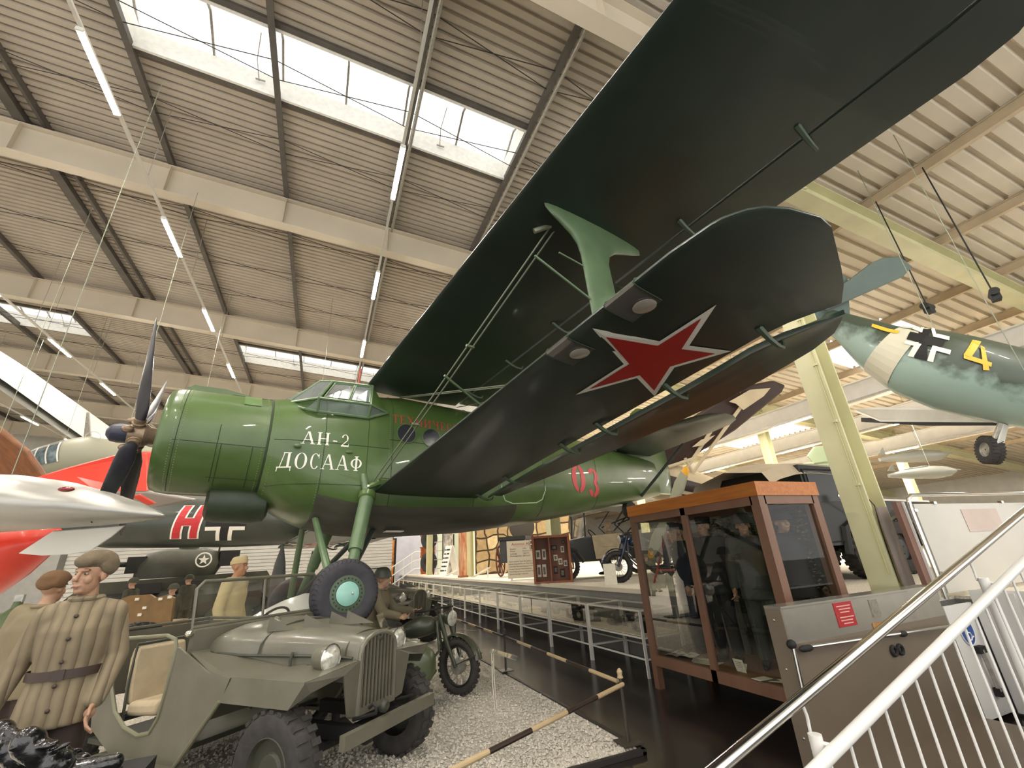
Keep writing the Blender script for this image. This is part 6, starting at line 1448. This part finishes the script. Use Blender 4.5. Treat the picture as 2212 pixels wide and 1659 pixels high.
MB().torus((.35, .3, 1.15), (-1, 0, .8), .19, .014, 24, 6).build('steering_wheel', m_black, car)
for s in (-1, 1): MB().lathe([(.02, 0), (.12, .06), (.15, .16)], (1.95, s*.5, 1.0), (1, 0, 0), 18).build('head_lamp', m_chrome, car)
cm = Matrix.Translation(car.location) @ Matrix.Rotation(PI-.25, 4, 'Z'); q = cm @ Vector((-.25, .3, 0))
sit2 = {k: (v[0], v[1], v[2]-.26) for k, v in sit.items()}
person('mannequin', 'mannequin in khaki sitting at the wheel of the touring car', (q.x, q.y, ZP+.06), PI-.25, m_khaki2, m_khaki2, 'hair', m_skin2, skin=m_skin2, over=sit2, vox=1.8, group='platform mannequins', coat_len=.8)
# field kitchen / limber with spoked wheels
q = onz(1085, 1246, ZP); lm = thing('field_wagon', 'black field wagon with red spoked wheels behind the information board', 'wagon', (q.x+.4, q.y-.6, ZP), .9)
m_redw = mat('wheel_rust', '#5e2c24', .7, var=.2)
MB().bx(-.55, .55, -.5, .5, .5, 1.35).build('body', mat('wagon_black', '#2c2d30', .6, var=.2, scale=4), lm, 0); MB().bx(-.62, .62, -.55, .55, 1.3, 1.42).build('lid', m_black, lm, 0)
for s in (-1, 1):
    w = MB().torus((0, s*.66, .58), (0, 1, 0), .55, .03, 36, 6).build('wheel', m_redw, lm)
    for k in range(12): MB().cyl((0, s*.66, .58), (.54*math.cos(k*PI/6), s*.66, .58+.54*math.sin(k*PI/6)), .022, .016, 6).build('spoke', m_redw, w)
    MB().cyl((0, s*.6, .58), (0, s*.74, .58), .07, .06, 12).build('hub', m_redw, w)
q = Vector((7.2, 17.5, ZP)); dr = thing('cable_drum', 'dark steel roller wheel lying above the wagon against the stone backdrop', 'roller', (8.0, 18.0, ZP))
MB().lathe([(.5, -.12), (.55, -.1), (.55, .1), (.5, .12), (.12, .1)], (0, 0, 1.9), (-.5, -.86, 0), 28).build('drum', mat('drum_dark', '#3b342c', .6), dr); MB().bx(-.1, .1, -.1, .1, 0, 1.4).build('stand', m_black, dr, 0)
# stone-pattern backdrop with separate stones
sb = thing('stone_backdrop', 'backdrop of beige field stones with dark joints behind the wagon', 'backdrop', (9.2, 20.6, ZP), -.35)
MB().bx(-2.4, 2.4, 0, .1, 0, 3.4).build('mortar', mat('mortar_dark', '#4a3d2c', .9), sb, 0)
rnd = random.Random(4); m_st = [mat('stone_a', '#bda67c', .8, var=.12, scale=5), mat('stone_b', '#a88f66', .8, var=.12, scale=5), mat('stone_c', '#cdb78d', .8, var=.12, scale=5)]
NX, NZ = 9, 6
G = {(a, b): (-2.36+4.72*a/NX+(rnd.uniform(-.14, .14) if 0 < a < NX else 0), .03+3.34*b/NZ+(rnd.uniform(-.13, .13) if 0 < b < NZ else 0)) for a in range(NX+1) for b in range(NZ+1)}
EM = {}
def mid(p, q):
    k = tuple(sorted((p, q)))
    if k not in EM: EM[k] = ((G[p][0]+G[q][0])/2+rnd.uniform(-.07, .07), (G[p][1]+G[q][1])/2+rnd.uniform(-.07, .07))
    return EM[k]
for a in range(NX):
    for b in range(NZ):
        cs_4 = [(a, b), (a+1, b), (a+1, b+1), (a, b+1)]; pl_ = []
        for p, q in zip(cs_4, cs_4[1:]+cs_4[:1]): pl_ += [G[p], mid(p, q)]
        mx_, mz_ = sum(p[0] for p in pl_)/8, sum(p[1] for p in pl_)/8
        MB().prism([(mx_+(x-mx_)*.86, -.03, mz_+(z-mz_)*.86) for x, z in pl_], (0, .04, 0)).build('stone', rnd.choice(m_st), sb, 0)
# rusty post, tyres, ladder, birch trunk, copper still, A-board
p0 = onz(998, 1246, ZP)
rp_ = thing('timber_post', 'peeling orange timber post before the second yellow column', 'post', (5.75, 19.5, ZP)); MB().bx(-.12, .12, -.22, .22, 0, 4.2).build('post', mat('peeling_orange', '#9c5126', .8, hex2='#c9a583', scale=7, stretch=(1, 1, .25)), rp_, 0); MB().bx(-.16, .16, -.26, .26, 0, .08).build('foot', m_cab, rp_, 0)
bt_ = thing('birch_trunk', 'pale peeling tree trunk standing on the platform', 'trunk', (6.9, 26.4, ZP)); MB().lathe([(.34, 0), (.3, .6), (.29, 2), (.28, 4.5)], (0, 0, 0), (0, 0, 1), 20).build('trunk', mat('birch', '#b9b2a6', .8, hex2='#5f584f', scale=6, stretch=(1, 1, .5)), bt_); MB().cyl((0, 0, 3), (.5, 0, 3.6), .07, .04, 8).build('branch_stub', m_galv, bt_)
ld = thing('ladder', 'narrow dark ladder beside the hanging tyres', 'ladder', (6.6, 27.6, ZP), -.4)
for s in (-.28, .28): MB().bx(s-.035, s+.035, -.03, .03, 0, 4.5).build('stile', m_black, ld, 0)
for k in range(9): MB().bx(-.25, .25, -.02, .02, .3+.5*k, .34+.5*k).build('rung', m_galv, ld, 0)
for k in range(3):
    tt = thing('tyre', '%s black tyre hung in a column beside the ladder' % ('lowest', 'middle', 'uppermost')[k], 'tyre', (6.2, 28.4, ZP+.1+1.35*k), -.5, 'hanging tyres')
    MB().torus((0, 0, .6), (.4, 1, 0), .42, .2, 28, 10, .16).build('rubber', m_tyre2, tt); MB().cyl((0, 0, 1.2), (0, 0, 1.4), .01, n=6).build('hook', m_steel, tt)
cs2 = thing('copper_still', 'tall copper column with rings at the far end of the platform', 'copper column', (6.7, 31.0, ZP)); MB().lathe([(.45, 0), (.5, .3), (.42, 1.0), (.5, 1.1), (.5, 1.6), (.4, 1.7), (.4, 2.3), (.52, 2.45), (.5, 3.0), (.3, 3.3), (.3, 4.5)], (0, 0, 0), (0, 0, 1), 24).build('vessel', mat('copper', '#b4683a', .3, .7, var=.15), cs2)
for z in (1.05, 1.65, 2.4): MB().torus((0, 0, z), (0, 0, 1), .52, .04, 24, 8).build('ring', mat('copper', '#b4683a', .3, .7), cs2)
q = onz(960, 1240, ZP); ab = thing('a_frame_sign', 'white folding A-frame sign with handwritten lines on the platform', 'sign', (6.3, 23.8, ZP), -1.25)
for s in (-1, 1): MB().prism([(-.32, s*.42, 0), (.32, s*.42, 0), (.3, s*.03, 1.45), (-.3, s*.03, 1.45)], (0, s*.03, 0)).build('board', m_white, ab, 0)
rnd = random.Random(8)
for r_ in range(6):
    for k in range(4): MB().box((-.2+.13*k+rnd.uniform(-.02, .02), -.46+.39*((.25+.2*r_)/1.45)-.008, .25+.2*r_), (.09, .012, .05+.03*rnd.random())).build('handwriting', m_ink, ab, 0)
for k, (x, y) in enumerate(((990, 1240), (1025, 1238))):
    q = onz(x, y, ZP); t = thing('slanted_caption', 'white slanted caption board lying on the platform edge, %s of the orange post' % ('left', 'right')[k], 'sign', (min(q.x, 6.0), 22.0-4.2*k, ZP), -.9, 'slanted captions')
    MB().prism([(-.4, -.12, .02), (.4, -.12, .35), (.4, .12, .35), (-.4, .12, .02)], (0, 0, .02)).build('board', m_white, t, 0); MB().bx(.3, .34, -.02, .02, 0, .3).build('prop', m_white, t, 0)
# fairground bench in orange and blue, with white stair rail in front
gb = thing('painted_panel', 'orange and blue painted fairground panel at the far end', 'panel', (3.4, 30.5, .03), -.3)
for k in range(6):
    o = MB().bx(-1.0+.34*k, -.72+.34*k, 0, .08, .6, 3.2).build('slat', mat('panel_orange', '#e08a2a', .35, hex2='#3a2a24', scale=4) if k > 1 else mat('panel_blue', '#3a55c8', .35, hex2='#8a3a2a', scale=4), gb, 0)
MB().bx(-1.1, 1.1, .08, .14, 0, 3.3).build('frame', m_black, gb, 0)
sr = thing('stair_rail', 'white stair rail climbing to the platform at the far end', 'railing', (0, 0, 0))
for dz in (0, -.45, -.9): MB().tube([(2.9, 26.5, 1.1+dz+.0), (5.0, 26.5, 2.35+dz), (5.3, 26.5, 2.35+dz)], .03, 8).build('rail', m_rwhite, sr)
for k in range(6): MB().cyl((3.0+.45*k, 26.5, .15+.27*k), (3.0+.45*k, 26.5, 1.16+.26*k), .02, .02, 8).build('baluster', m_rwhite, sr)
wb = struct(MB().bx(3.6, 16, 33.5, 33.7, 0, 6.0).build('wall_platform_end', mat('wall_bluewhite', '#c9cbd6', .6, var=.05)))
pw = thing('wall_panel', 'pale green white panel behind the A-frame sign', 'panel', (8.5, 30.2, ZP)); MB().bx(-1.3, 1.3, 0, .1, 0, 4.6).build('sheet', mat('panel_mint', '#d3dcc6', .5), pw, 0); MB().bx(-.9, -.2, -.1, 0, 0, 2.4).build('dark_box', m_black, pw, 0); MB().tube([(.1, -.2, 0), (.1, -.25, 2.2), (.5, -.25, 2.6), (.9, -.25, 2.2)], .05, 8).build('hose', m_black, pw)
pump = thing('iron_crane', 'tall black iron crane post with pulley at the far end', 'crane', (2.6, 28.6, .03)); MB().cyl((0, 0, 0), (0, 0, 4.6), .14, .12, 12).build('mast', m_black, pump); MB().tube([(-.2, 0, .3), (1.5, .2, 3.4)], .05, 8).build('jib', m_black, pump); MB().torus((.2, -.2, 4.3), (0, 1, 0), .45, .09, 24, 8).build('pulley', m_tankd, pump)
# propeller on a red easel beside the showcase
a, c = onx(1485, 1008, 6.4), onx(1402, 1205, 6.4); b = a.lerp(c, .35)
pe = thing('display_propeller', 'grey wooden propeller with yellow tips leaning on a red easel', 'propeller', (6.4, c.y, ZP)); O = Vector((6.4, c.y, ZP)); d = (a-c).normalized(); sd = Vector((0, d.z, -d.y)); ax = Vector((1, 0, 0)); Ln = (a-c).length
m_pgrey = mat('propeller_grey', '#9b9a84', .5, var=.08); m_ptip = mat('propeller_yellow', '#e0a32a', .5)
def blade_r(fs, m, nm): MB().loft([[c-O+d*(Ln*f)+sd*(w_*math.cos(2*PI*i/14))+ax*(.25*w_*math.sin(2*PI*i/14)) for i in range(14)] for f, w_ in fs]).build(nm, m, pe, 60)
blade_r(((0, .02), (.02, .07), (.07, .11)), m_ptip, 'lower_tip'); blade_r(((.07, .11), (.2, .16), (.38, .1), (.46, .09), (.54, .09), (.62, .1), (.8, .15), (.93, .1)), m_pgrey, 'blades'); blade_r(((.93, .1), (.98, .07), (1, .02)), m_ptip, 'upper_tip')
MB().cyl(c-O+d*(Ln*.5)-ax*.06, c-O+d*(Ln*.5)+ax*.06, .12, .12, 18).build('hub', m_galv, pe)
m_easel = mat('easel_red', '#a8322f', .4)
ea = thing('easel', 'red tubular easel holding the display propeller', 'easel', (6.55, c.y-.2, ZP))
for P_ in ([(0, .35, 0), (.05, -.25, 1.0)], [(0, -.75, 0), (.05, -.25, 1.0)], [(.02, .2, .25), (.02, -.6, .25)]): MB().tube(P_, .022, 8).build('leg', m_easel, ea)

# ---- truck behind the showcase
m_truck = mat('truck_black', '#1d1e1a', .5, coat=.08, var=.15, scale=2); m_tarp = mat('tarp_beige', '#b3a48c', .7, var=.08, scale=3, bump=.2, bscale=8)
tr = thing('truck', 'big black green truck with beige canvas roof behind the yellow column', 'truck', (7.1, 4.9, ZP))
def T(n, a, m): return MB().bx(*a).build(n, m, tr, 0)
MB().prism([(.35, 0, .55), (1.75, 0, .55), (1.75, 0, 1.25), (1.42, 0, 1.85), (.35, 0, 1.88)], (0, 1.7, 0)).build('cab', m_truck, tr, 0)
MB().prism([(.5, -.012, 1.25), (1.5, -.012, 1.25), (1.25, -.012, 1.75), (.5, -.012, 1.75)], (0, .02, 0)).build('door_window', mat('dark_glass', '#14181a', .35), tr, 0)
MB().tube([(.42, -.01, .6), (.42, -.01, 1.8), (1.35, -.01, 1.8), (1.7, -.01, 1.22), (1.7, -.01, .9), (1.4, -.01, .62)], .015, 6, True).build('door_seam', m_black, tr)
MB().ball((1.0, -.16, 1.32), (.09, .03, .07), 12, 8).build('wing_mirror', m_chrome, tr); MB().tube([(1.0, -.15, 1.3), (1.4, -.05, 1.0)], .01, 6).build('mirror_arm', m_black, tr)
MB().prism([(1.75, .25, .6), (5.0, .35, .6), (5.05, .35, 1.15), (4.6, .35, 1.3), (1.75, .25, 1.35)], (0, 1.2, 0)).build('bonnet', m_truck, tr, 0)
MB().tube([(1.8, .24, 1.33), (4.7, .34, 1.28)], .02, 6).build('bonnet_trim', m_white, tr)
for k in range(9): MB().bx(5.05, 5.08, .45+.12*k, .48+.12*k, .65, 1.15).build('grille_slat', m_steel, tr, 0)
for k in range(8): MB().bx(3.9+.1*k, 3.93+.1*k, .33, .35, .75, 1.15).build('louvre', m_steel, tr, 0)
for x in (2.6, -.2):
    for y in (.12, 1.55): wheel(tr, (x if x < 0 else x, y, .46), (0, -1 if y < 1 else 1, 0), .46, .26, m_tyre2, m_truck, .5)
MB().tube([(2.0, .05, .5), (2.15, .05, .85), (2.6, .05, 1.02), (3.05, .05, .85), (3.3, .05, .5)], .1, 8).build('mudguard', m_truck, tr); wheel(tr, (1.55, .1, .46), (0, -1, 0), .46, .26, m_tyre2, m_truck, .5)
MB().tube([(.95, .0, .4), (1.05, .0, .8), (1.5, .0, .98), (1.95, .0, .85)], .08, 8).build('mudguard', m_truck, tr)
T('chassis', (-.4, 5, .5, 1.2, .45, .62), m_black); T('load_bed', (-.4, .3, .05, 1.75, .62, 1.2), m_truck)
MB().loft([[(x, -.02, z-.2), (x, .1, z), (x, .85, z+.14), (x, 1.6, z), (x, 1.75, z-.2)] for x, z in ((-.45, 1.74), (-.2, 1.82), (.2, 1.90), (.6, 1.93), (1.4, 1.91))], False, False).build('canvas_roof', m_tarp, tr, 40)
MB().prism([(1.78, .3, 1.35), (1.78, 1.5, 1.35), (1.5, 1.5, 1.85), (1.5, .3, 1.85)], (.03, 0, 0)).build('windscreen', mat('dark_glass', '#161b1d', .1), tr, 0)
jb = thing('black_car', 'black car bonnet with round lamp beyond the yellow column', 'car', (10.6, 7.9, ZP)); MB().prism([(-1.8, 0, .4), (1.9, 0, .4), (2.0, 0, 1.0), (.3, 0, 1.15), (-.2, 0, 1.75), (-1.6, 0, 1.75), (-1.8, 0, 1.0)], (0, 1.6, 0)).build('body', m_truck, jb, 0)
MB().lathe([(.05, 0), (.14, .05), (.14, .1), (0, .12)], (-.2, -.05, 1.72), (-.3, -1, 0), 18).build('lamp', m_chrome, jb); MB().prism([(-.25, -.01, 1.2), (.2, -.01, 1.2), (-.2, -.01, 1.65), (-.3, -.01, 1.65)], (0, .02, 0)).build('quarter_light', m_pane, jb, 0)
for x in (-1.2, 1.3): wheel(jb, (x, .1, .38), (0, -1, 0), .38, .18, m_tyre2, m_truck, .5)

# ---- grey fighter hanging upper right
m_fight = mat('fighter_paint', '#56624f', .42, coat=.2)
def two_tone(m, up, lo, h0, h1):
    nt = m.node_tree; b = nt.nodes['Principled BSDF']; tc = nt.nodes.new('ShaderNodeTexCoord'); sp_ = nt.nodes.new('ShaderNodeSeparateXYZ'); nt.links.new(tc.outputs['Object'], sp_.inputs[0])
    nz = nt.nodes.new('ShaderNodeTexNoise'); nz.inputs['Scale'].default_value = 5; nz.inputs['Detail'].default_value = 3; nt.links.new(tc.outputs['Object'], nz.inputs['Vector'])
    # along-body slope of the colour break: tail sits higher
    ma = nt.nodes.new('ShaderNodeMath'); ma.operation = 'MULTIPLY_ADD'; ma.inputs[1].default_value = -h1; nt.links.new(sp_.outputs[1], ma.inputs[0]); nt.links.new(sp_.outputs[2], ma.inputs[2])
    mb_ = nt.nodes.new('ShaderNodeMath'); mb_.operation = 'MULTIPLY_ADD'; mb_.inputs[1].default_value = .8; nt.links.new(nz.outputs['Fac'], mb_.inputs[0]); nt.links.new(ma.outputs[0], mb_.inputs[2])
    r = nt.nodes.new('ShaderNodeMapRange'); r.inputs[1].default_value = h0-.12; r.inputs[2].default_value = h0+.18; nt.links.new(mb_.outputs[0], r.inputs[0])
    mx = nt.nodes.new('ShaderNodeMix'); mx.data_type = 'RGBA'; mx.inputs[6].default_value = lin(lo); mx.inputs[7].default_value = lin(up); nt.links.new(r.outputs[0], mx.inputs[0]); nt.links.new(mx.outputs[2], b.inputs['Base Color'])
fg = thing('fighter_aircraft', 'grey green fighter with black white cross and yellow 4 hanging at right', 'aircraft')
CSF = [(1790, 688, 7.5, 20, 1.0), (1835, 712, 7.2, 32, .9), (1900, 751, 6.9, 53, .9), (1980, 783, 6.5, 76, .9), (2060, 807, 6.2, 84, .9), (2140, 826, 6.0, 84, .9), (2230, 846, 5.8, 82, .9), (2380, 882, 5.5, 76, .9), (2600, 935, 5.1, 66, .9)]
F = body_rings(CSF); c1 = F[1][0]; c6 = F[6][0]; slope = (c6.z-c1.z)/(c6.y-c1.y)
two_tone(m_fight, '#454f41', '#98aea3', c1.z-slope*c1.y+.34, slope)
MB().loft([ring_pts(f, 28) for f in F]).build('fuselage', m_fight, fg, 60)
UX = [(1790, 0), (1835, 1/8), (1900, 2/8), (1980, 3/8), (2060, 4/8), (2140, 5/8), (2230, 6/8), (2380, 7/8), (2600, 1)]
def q2(x, y):   # pixel -> (u,s) on the flank by matching the axis foot of the pixel
    best = None
    for i, (A_, B_) in enumerate(zip(CSF, CSF[1:])):
        dx, dy = B_[0]-A_[0], B_[1]-A_[1]; t = ((x-A_[0])*dx+(y-A_[1])*dy)/(dx*dx+dy*dy)
        if 0 <= t <= 1:
            px, py, r = A_[0]+dx*t, A_[1]+dy*t, lerp(A_[3], B_[3], t); L_ = math.hypot(dx, dy); s = ((x-px)*dy-(y-py)*dx)/L_/r
            if best is None or abs(s) < abs(best[1]): best = ((i+t)/8, s)
    return best or (.5, 0)
def Q(*p): return [q2(*v) for v in p]
patch(F, [rect(.265, .355, -.97, .97)], 'tail_band', mat('band_cream', '#cfcab4', .5), fg, .01, 10)
m_yel = mat('marking_yellow', '#e2b63a', .5)
patch(F, [Q((1884, 706), (1938, 720), (1937, 727), (1885, 713))], 'yellow_bar', m_yel, fg, .02)
patch(F, [Q((1972, 707), (1996, 712), (2012, 784), (1990, 780)), Q((1960, 722), (2030, 742), (2028, 758), (1962, 740))], 'black_cross', m_black, fg, .016, 8)
for q in (Q((1960, 716), (1984, 725), (1981, 718), (1957, 708)), Q((1975, 705), (1985, 725), (1979, 724), (1969, 706)), Q((1992, 711), (2006, 733), (2012, 731), (1997, 710)), Q((2006, 733), (2036, 740), (2034, 732), (2010, 726)),
          Q((1962, 743), (1990, 748), (1989, 756), (1962, 750)), Q((1984, 748), (1993, 750), (1988, 778), (1978, 776)), Q((2012, 752), (2021, 755), (2021, 786), (2011, 784)), Q((2012, 752), (2044, 760), (2044, 769), (2014, 761))): patch(F, [q], 'cross_edge', m_mark, fg, .02, 4)
for q in (Q((2076, 738), (2089, 740), (2076, 772), (2065, 768)), Q((2065, 766), (2112, 782), (2112, 790), (2066, 775)), Q((2088, 748), (2096, 752), (2110, 797), (2100, 797))): patch(F, [q], 'numeral', m_yel, fg, .022, 4)
plate([(1790, 700), (1745, 690), (1760, 600), (1800, 575), (1832, 600), (1838, 690)], 7.45, .06, 'tail_fin', mat('tail_grey', '#53625a', .5, var=.06), fg)
plate([(1780, 640), (1836, 602), (1880, 568), (1905, 558), (1940, 556), (1966, 578), (1945, 600), (1836, 648), (1780, 672)], 7.4, .05, 'tailplane', mat('tail_grey', '#53625a', .5, var=.06), fg)
plate([(1845, 884), (1900, 879), (2010, 876), (2060, 884), (2150, 905), (1900, 906)], 7.0, .06, 'wing', m_wskin, fg, [11, 10.5, 8, 7, 6, 9.5])
plate([(1860, 902), (1980, 905), (2100, 908), (2160, 912), (2000, 914), (1860, 907)], 7.0, .05, 'wing_flap', m_black, fg, [10.5, 8.5, 6.8, 6.2, 8, 10.5])
MB().cyl(at(2166, 915, 5.9), at(2142, 970, 5.95), .05, .04, 12).build('leg', m_galv, fg); plate([(2170, 915), (2180, 920), (2168, 968), (2146, 985)], 5.85, .02, 'wheel_door', m_wskin, fg)
wheel(fg, at(2138, 972, 6.0), (at(2138, 972, 6.0)-at(2200, 975, 5.9)), .2, .14, m_tyre2, m_galv, .5)
for x, y, t in ((2035, 742, 6.3), (2212, 800, 5.4)): p = at(x, y, t); hang(fg, p, zq(p.x, 8.5))
for k, (x, y, t) in enumerate(((2006, 668, 7.4), (2150, 640, 6.6))):
    p = at(x, y, t); tt = thing('chain_hoist', 'small dark hoist clamped under the roof, %s above the fighter' % ('left', 'right')[k], 'hoist', p, .4*k, 'hoists')
    MB().box((0, 0, 0), (.16, .1, .14)).build('case', m_black, tt, 0); MB().cyl((-.12, 0, .05), (.12, 0, .05), .06, .06, 12).build('drum', m_tankd, tt); MB().cyl((0, 0, .07), (0, 0, zq(p.x, 8.6)-p.z), .01, n=6).build('hook_rod', m_black, tt)

# ---- brown and cream monoplane behind the biplane tail
m_cream = mat('cream_fabric', '#d9c7a5', .6, var=.05); m_brownf = mat('brown_fabric', '#3c2a22', .45, var=.1, coat=.2)
mp = thing('cream_monoplane', 'cream and brown monoplane hanging behind the biplane tail', 'aircraft')
plate([(1545, 872), (1600, 836), (1672, 822), (1698, 832), (1690, 848), (1590, 930), (1470, 1005), (1400, 1010), (1440, 940)], 13, .18, 'wing', m_brownf, mp)
plate([(1575, 868), (1620, 842), (1665, 838), (1650, 856), (1606, 886), (1590, 872)], 12.78, .02, 'cream_panel', m_cream, mp); plate([(1515, 950), (1545, 940), (1520, 962), (1495, 966)], 12.78, .02, 'cream_panel', m_cream, mp)
F = body_rings([(1400, 1030, 13.5, 40), (1450, 1045, 13.3, 44), (1520, 1060, 13.0, 34), (1600, 1075, 12.8, 20), (1680, 1085, 12.5, 8)])
MB().loft([ring_pts(f, 20) for f in F]).build('fuselage', m_cream, mp, 60); patch(F, [rect(.05, .62, -.2, .35)], 'brown_stripe', m_brownf, mp, .015); patch(F, [rect(.1, .5, -.45, -.38)], 'pin_stripe', m_brownf, mp, .015)
for a_, b_ in (((1475, 1025), (1540, 925)), ((1490, 1030), (1600, 880)), ((1440, 1010), (1500, 990)), ((1480, 990), (1520, 1065))): MB().tube([at(*a_, 12.9), at(*b_, 12.9)], .05, 8).build('wing_strut', m_cream, mp)
MB().tube([at(1632, 1092, 12.2), at(1665, 1035, 12.2)], .09, 10, radii=[.05, .1]).build('propeller_blade', m_brownf, mp); hang(mp, at(1600, 850, 12.95), zq(at(1600, 850, 13).x, 8.83))
# distant green tail and small aircraft under the right roof
ft = thing('green_aircraft', 'distant grey green aircraft tail hanging beyond the canvas roof', 'aircraft'); plate([(1745, 985), (1760, 965), (1800, 962), (1815, 1000), (1760, 1005)], 16, .08, 'tail_fin', mat('tail_green', '#8d9b7c', .5), ft); plate([(1700, 1005), (1830, 990), (1835, 1000), (1720, 1015)], 16, .08, 'tailplane', mat('tail_green', '#8d9b7c', .5), ft); hang(ft, at(1780, 962, 16), zq(at(1780, 962, 16).x, 8.83))
m_sma = mat('small_grey', '#6f6f66', .5)
for k, (x, y, t) in enumerate(((1970, 985, 17), (1990, 1020, 15))):
    tt = thing('small_aircraft', '%s small grey aircraft hanging right of the yellow column' % ('upper', 'lower')[k], 'aircraft', (0, 0, 0), 0, 'distant hanging aircraft')
    F = body_rings([(x-70, y+8, t, 4), (x-30, y+4, t, 10), (x+30, y, t, 14), (x+60, y-2, t, 10), (x+75, y-3, t, 3)]); MB().loft([ring_pts(f, 14) for f in F]).build('fuselage', m_sma, tt, 60)
    plate([(x-40, y-6), (x+10, y-14), (x+90, y-6), (x+60, y+2), (x, y)], t, .06, 'wing', m_sma, tt); plate([(x-72, y-2), (x-62, y-18), (x-55, y-2)], t, .04, 'tail', m_sma, tt); hang(tt, at(x+20, y-8, t), zq(at(x+20, y, t).x, 8.83))
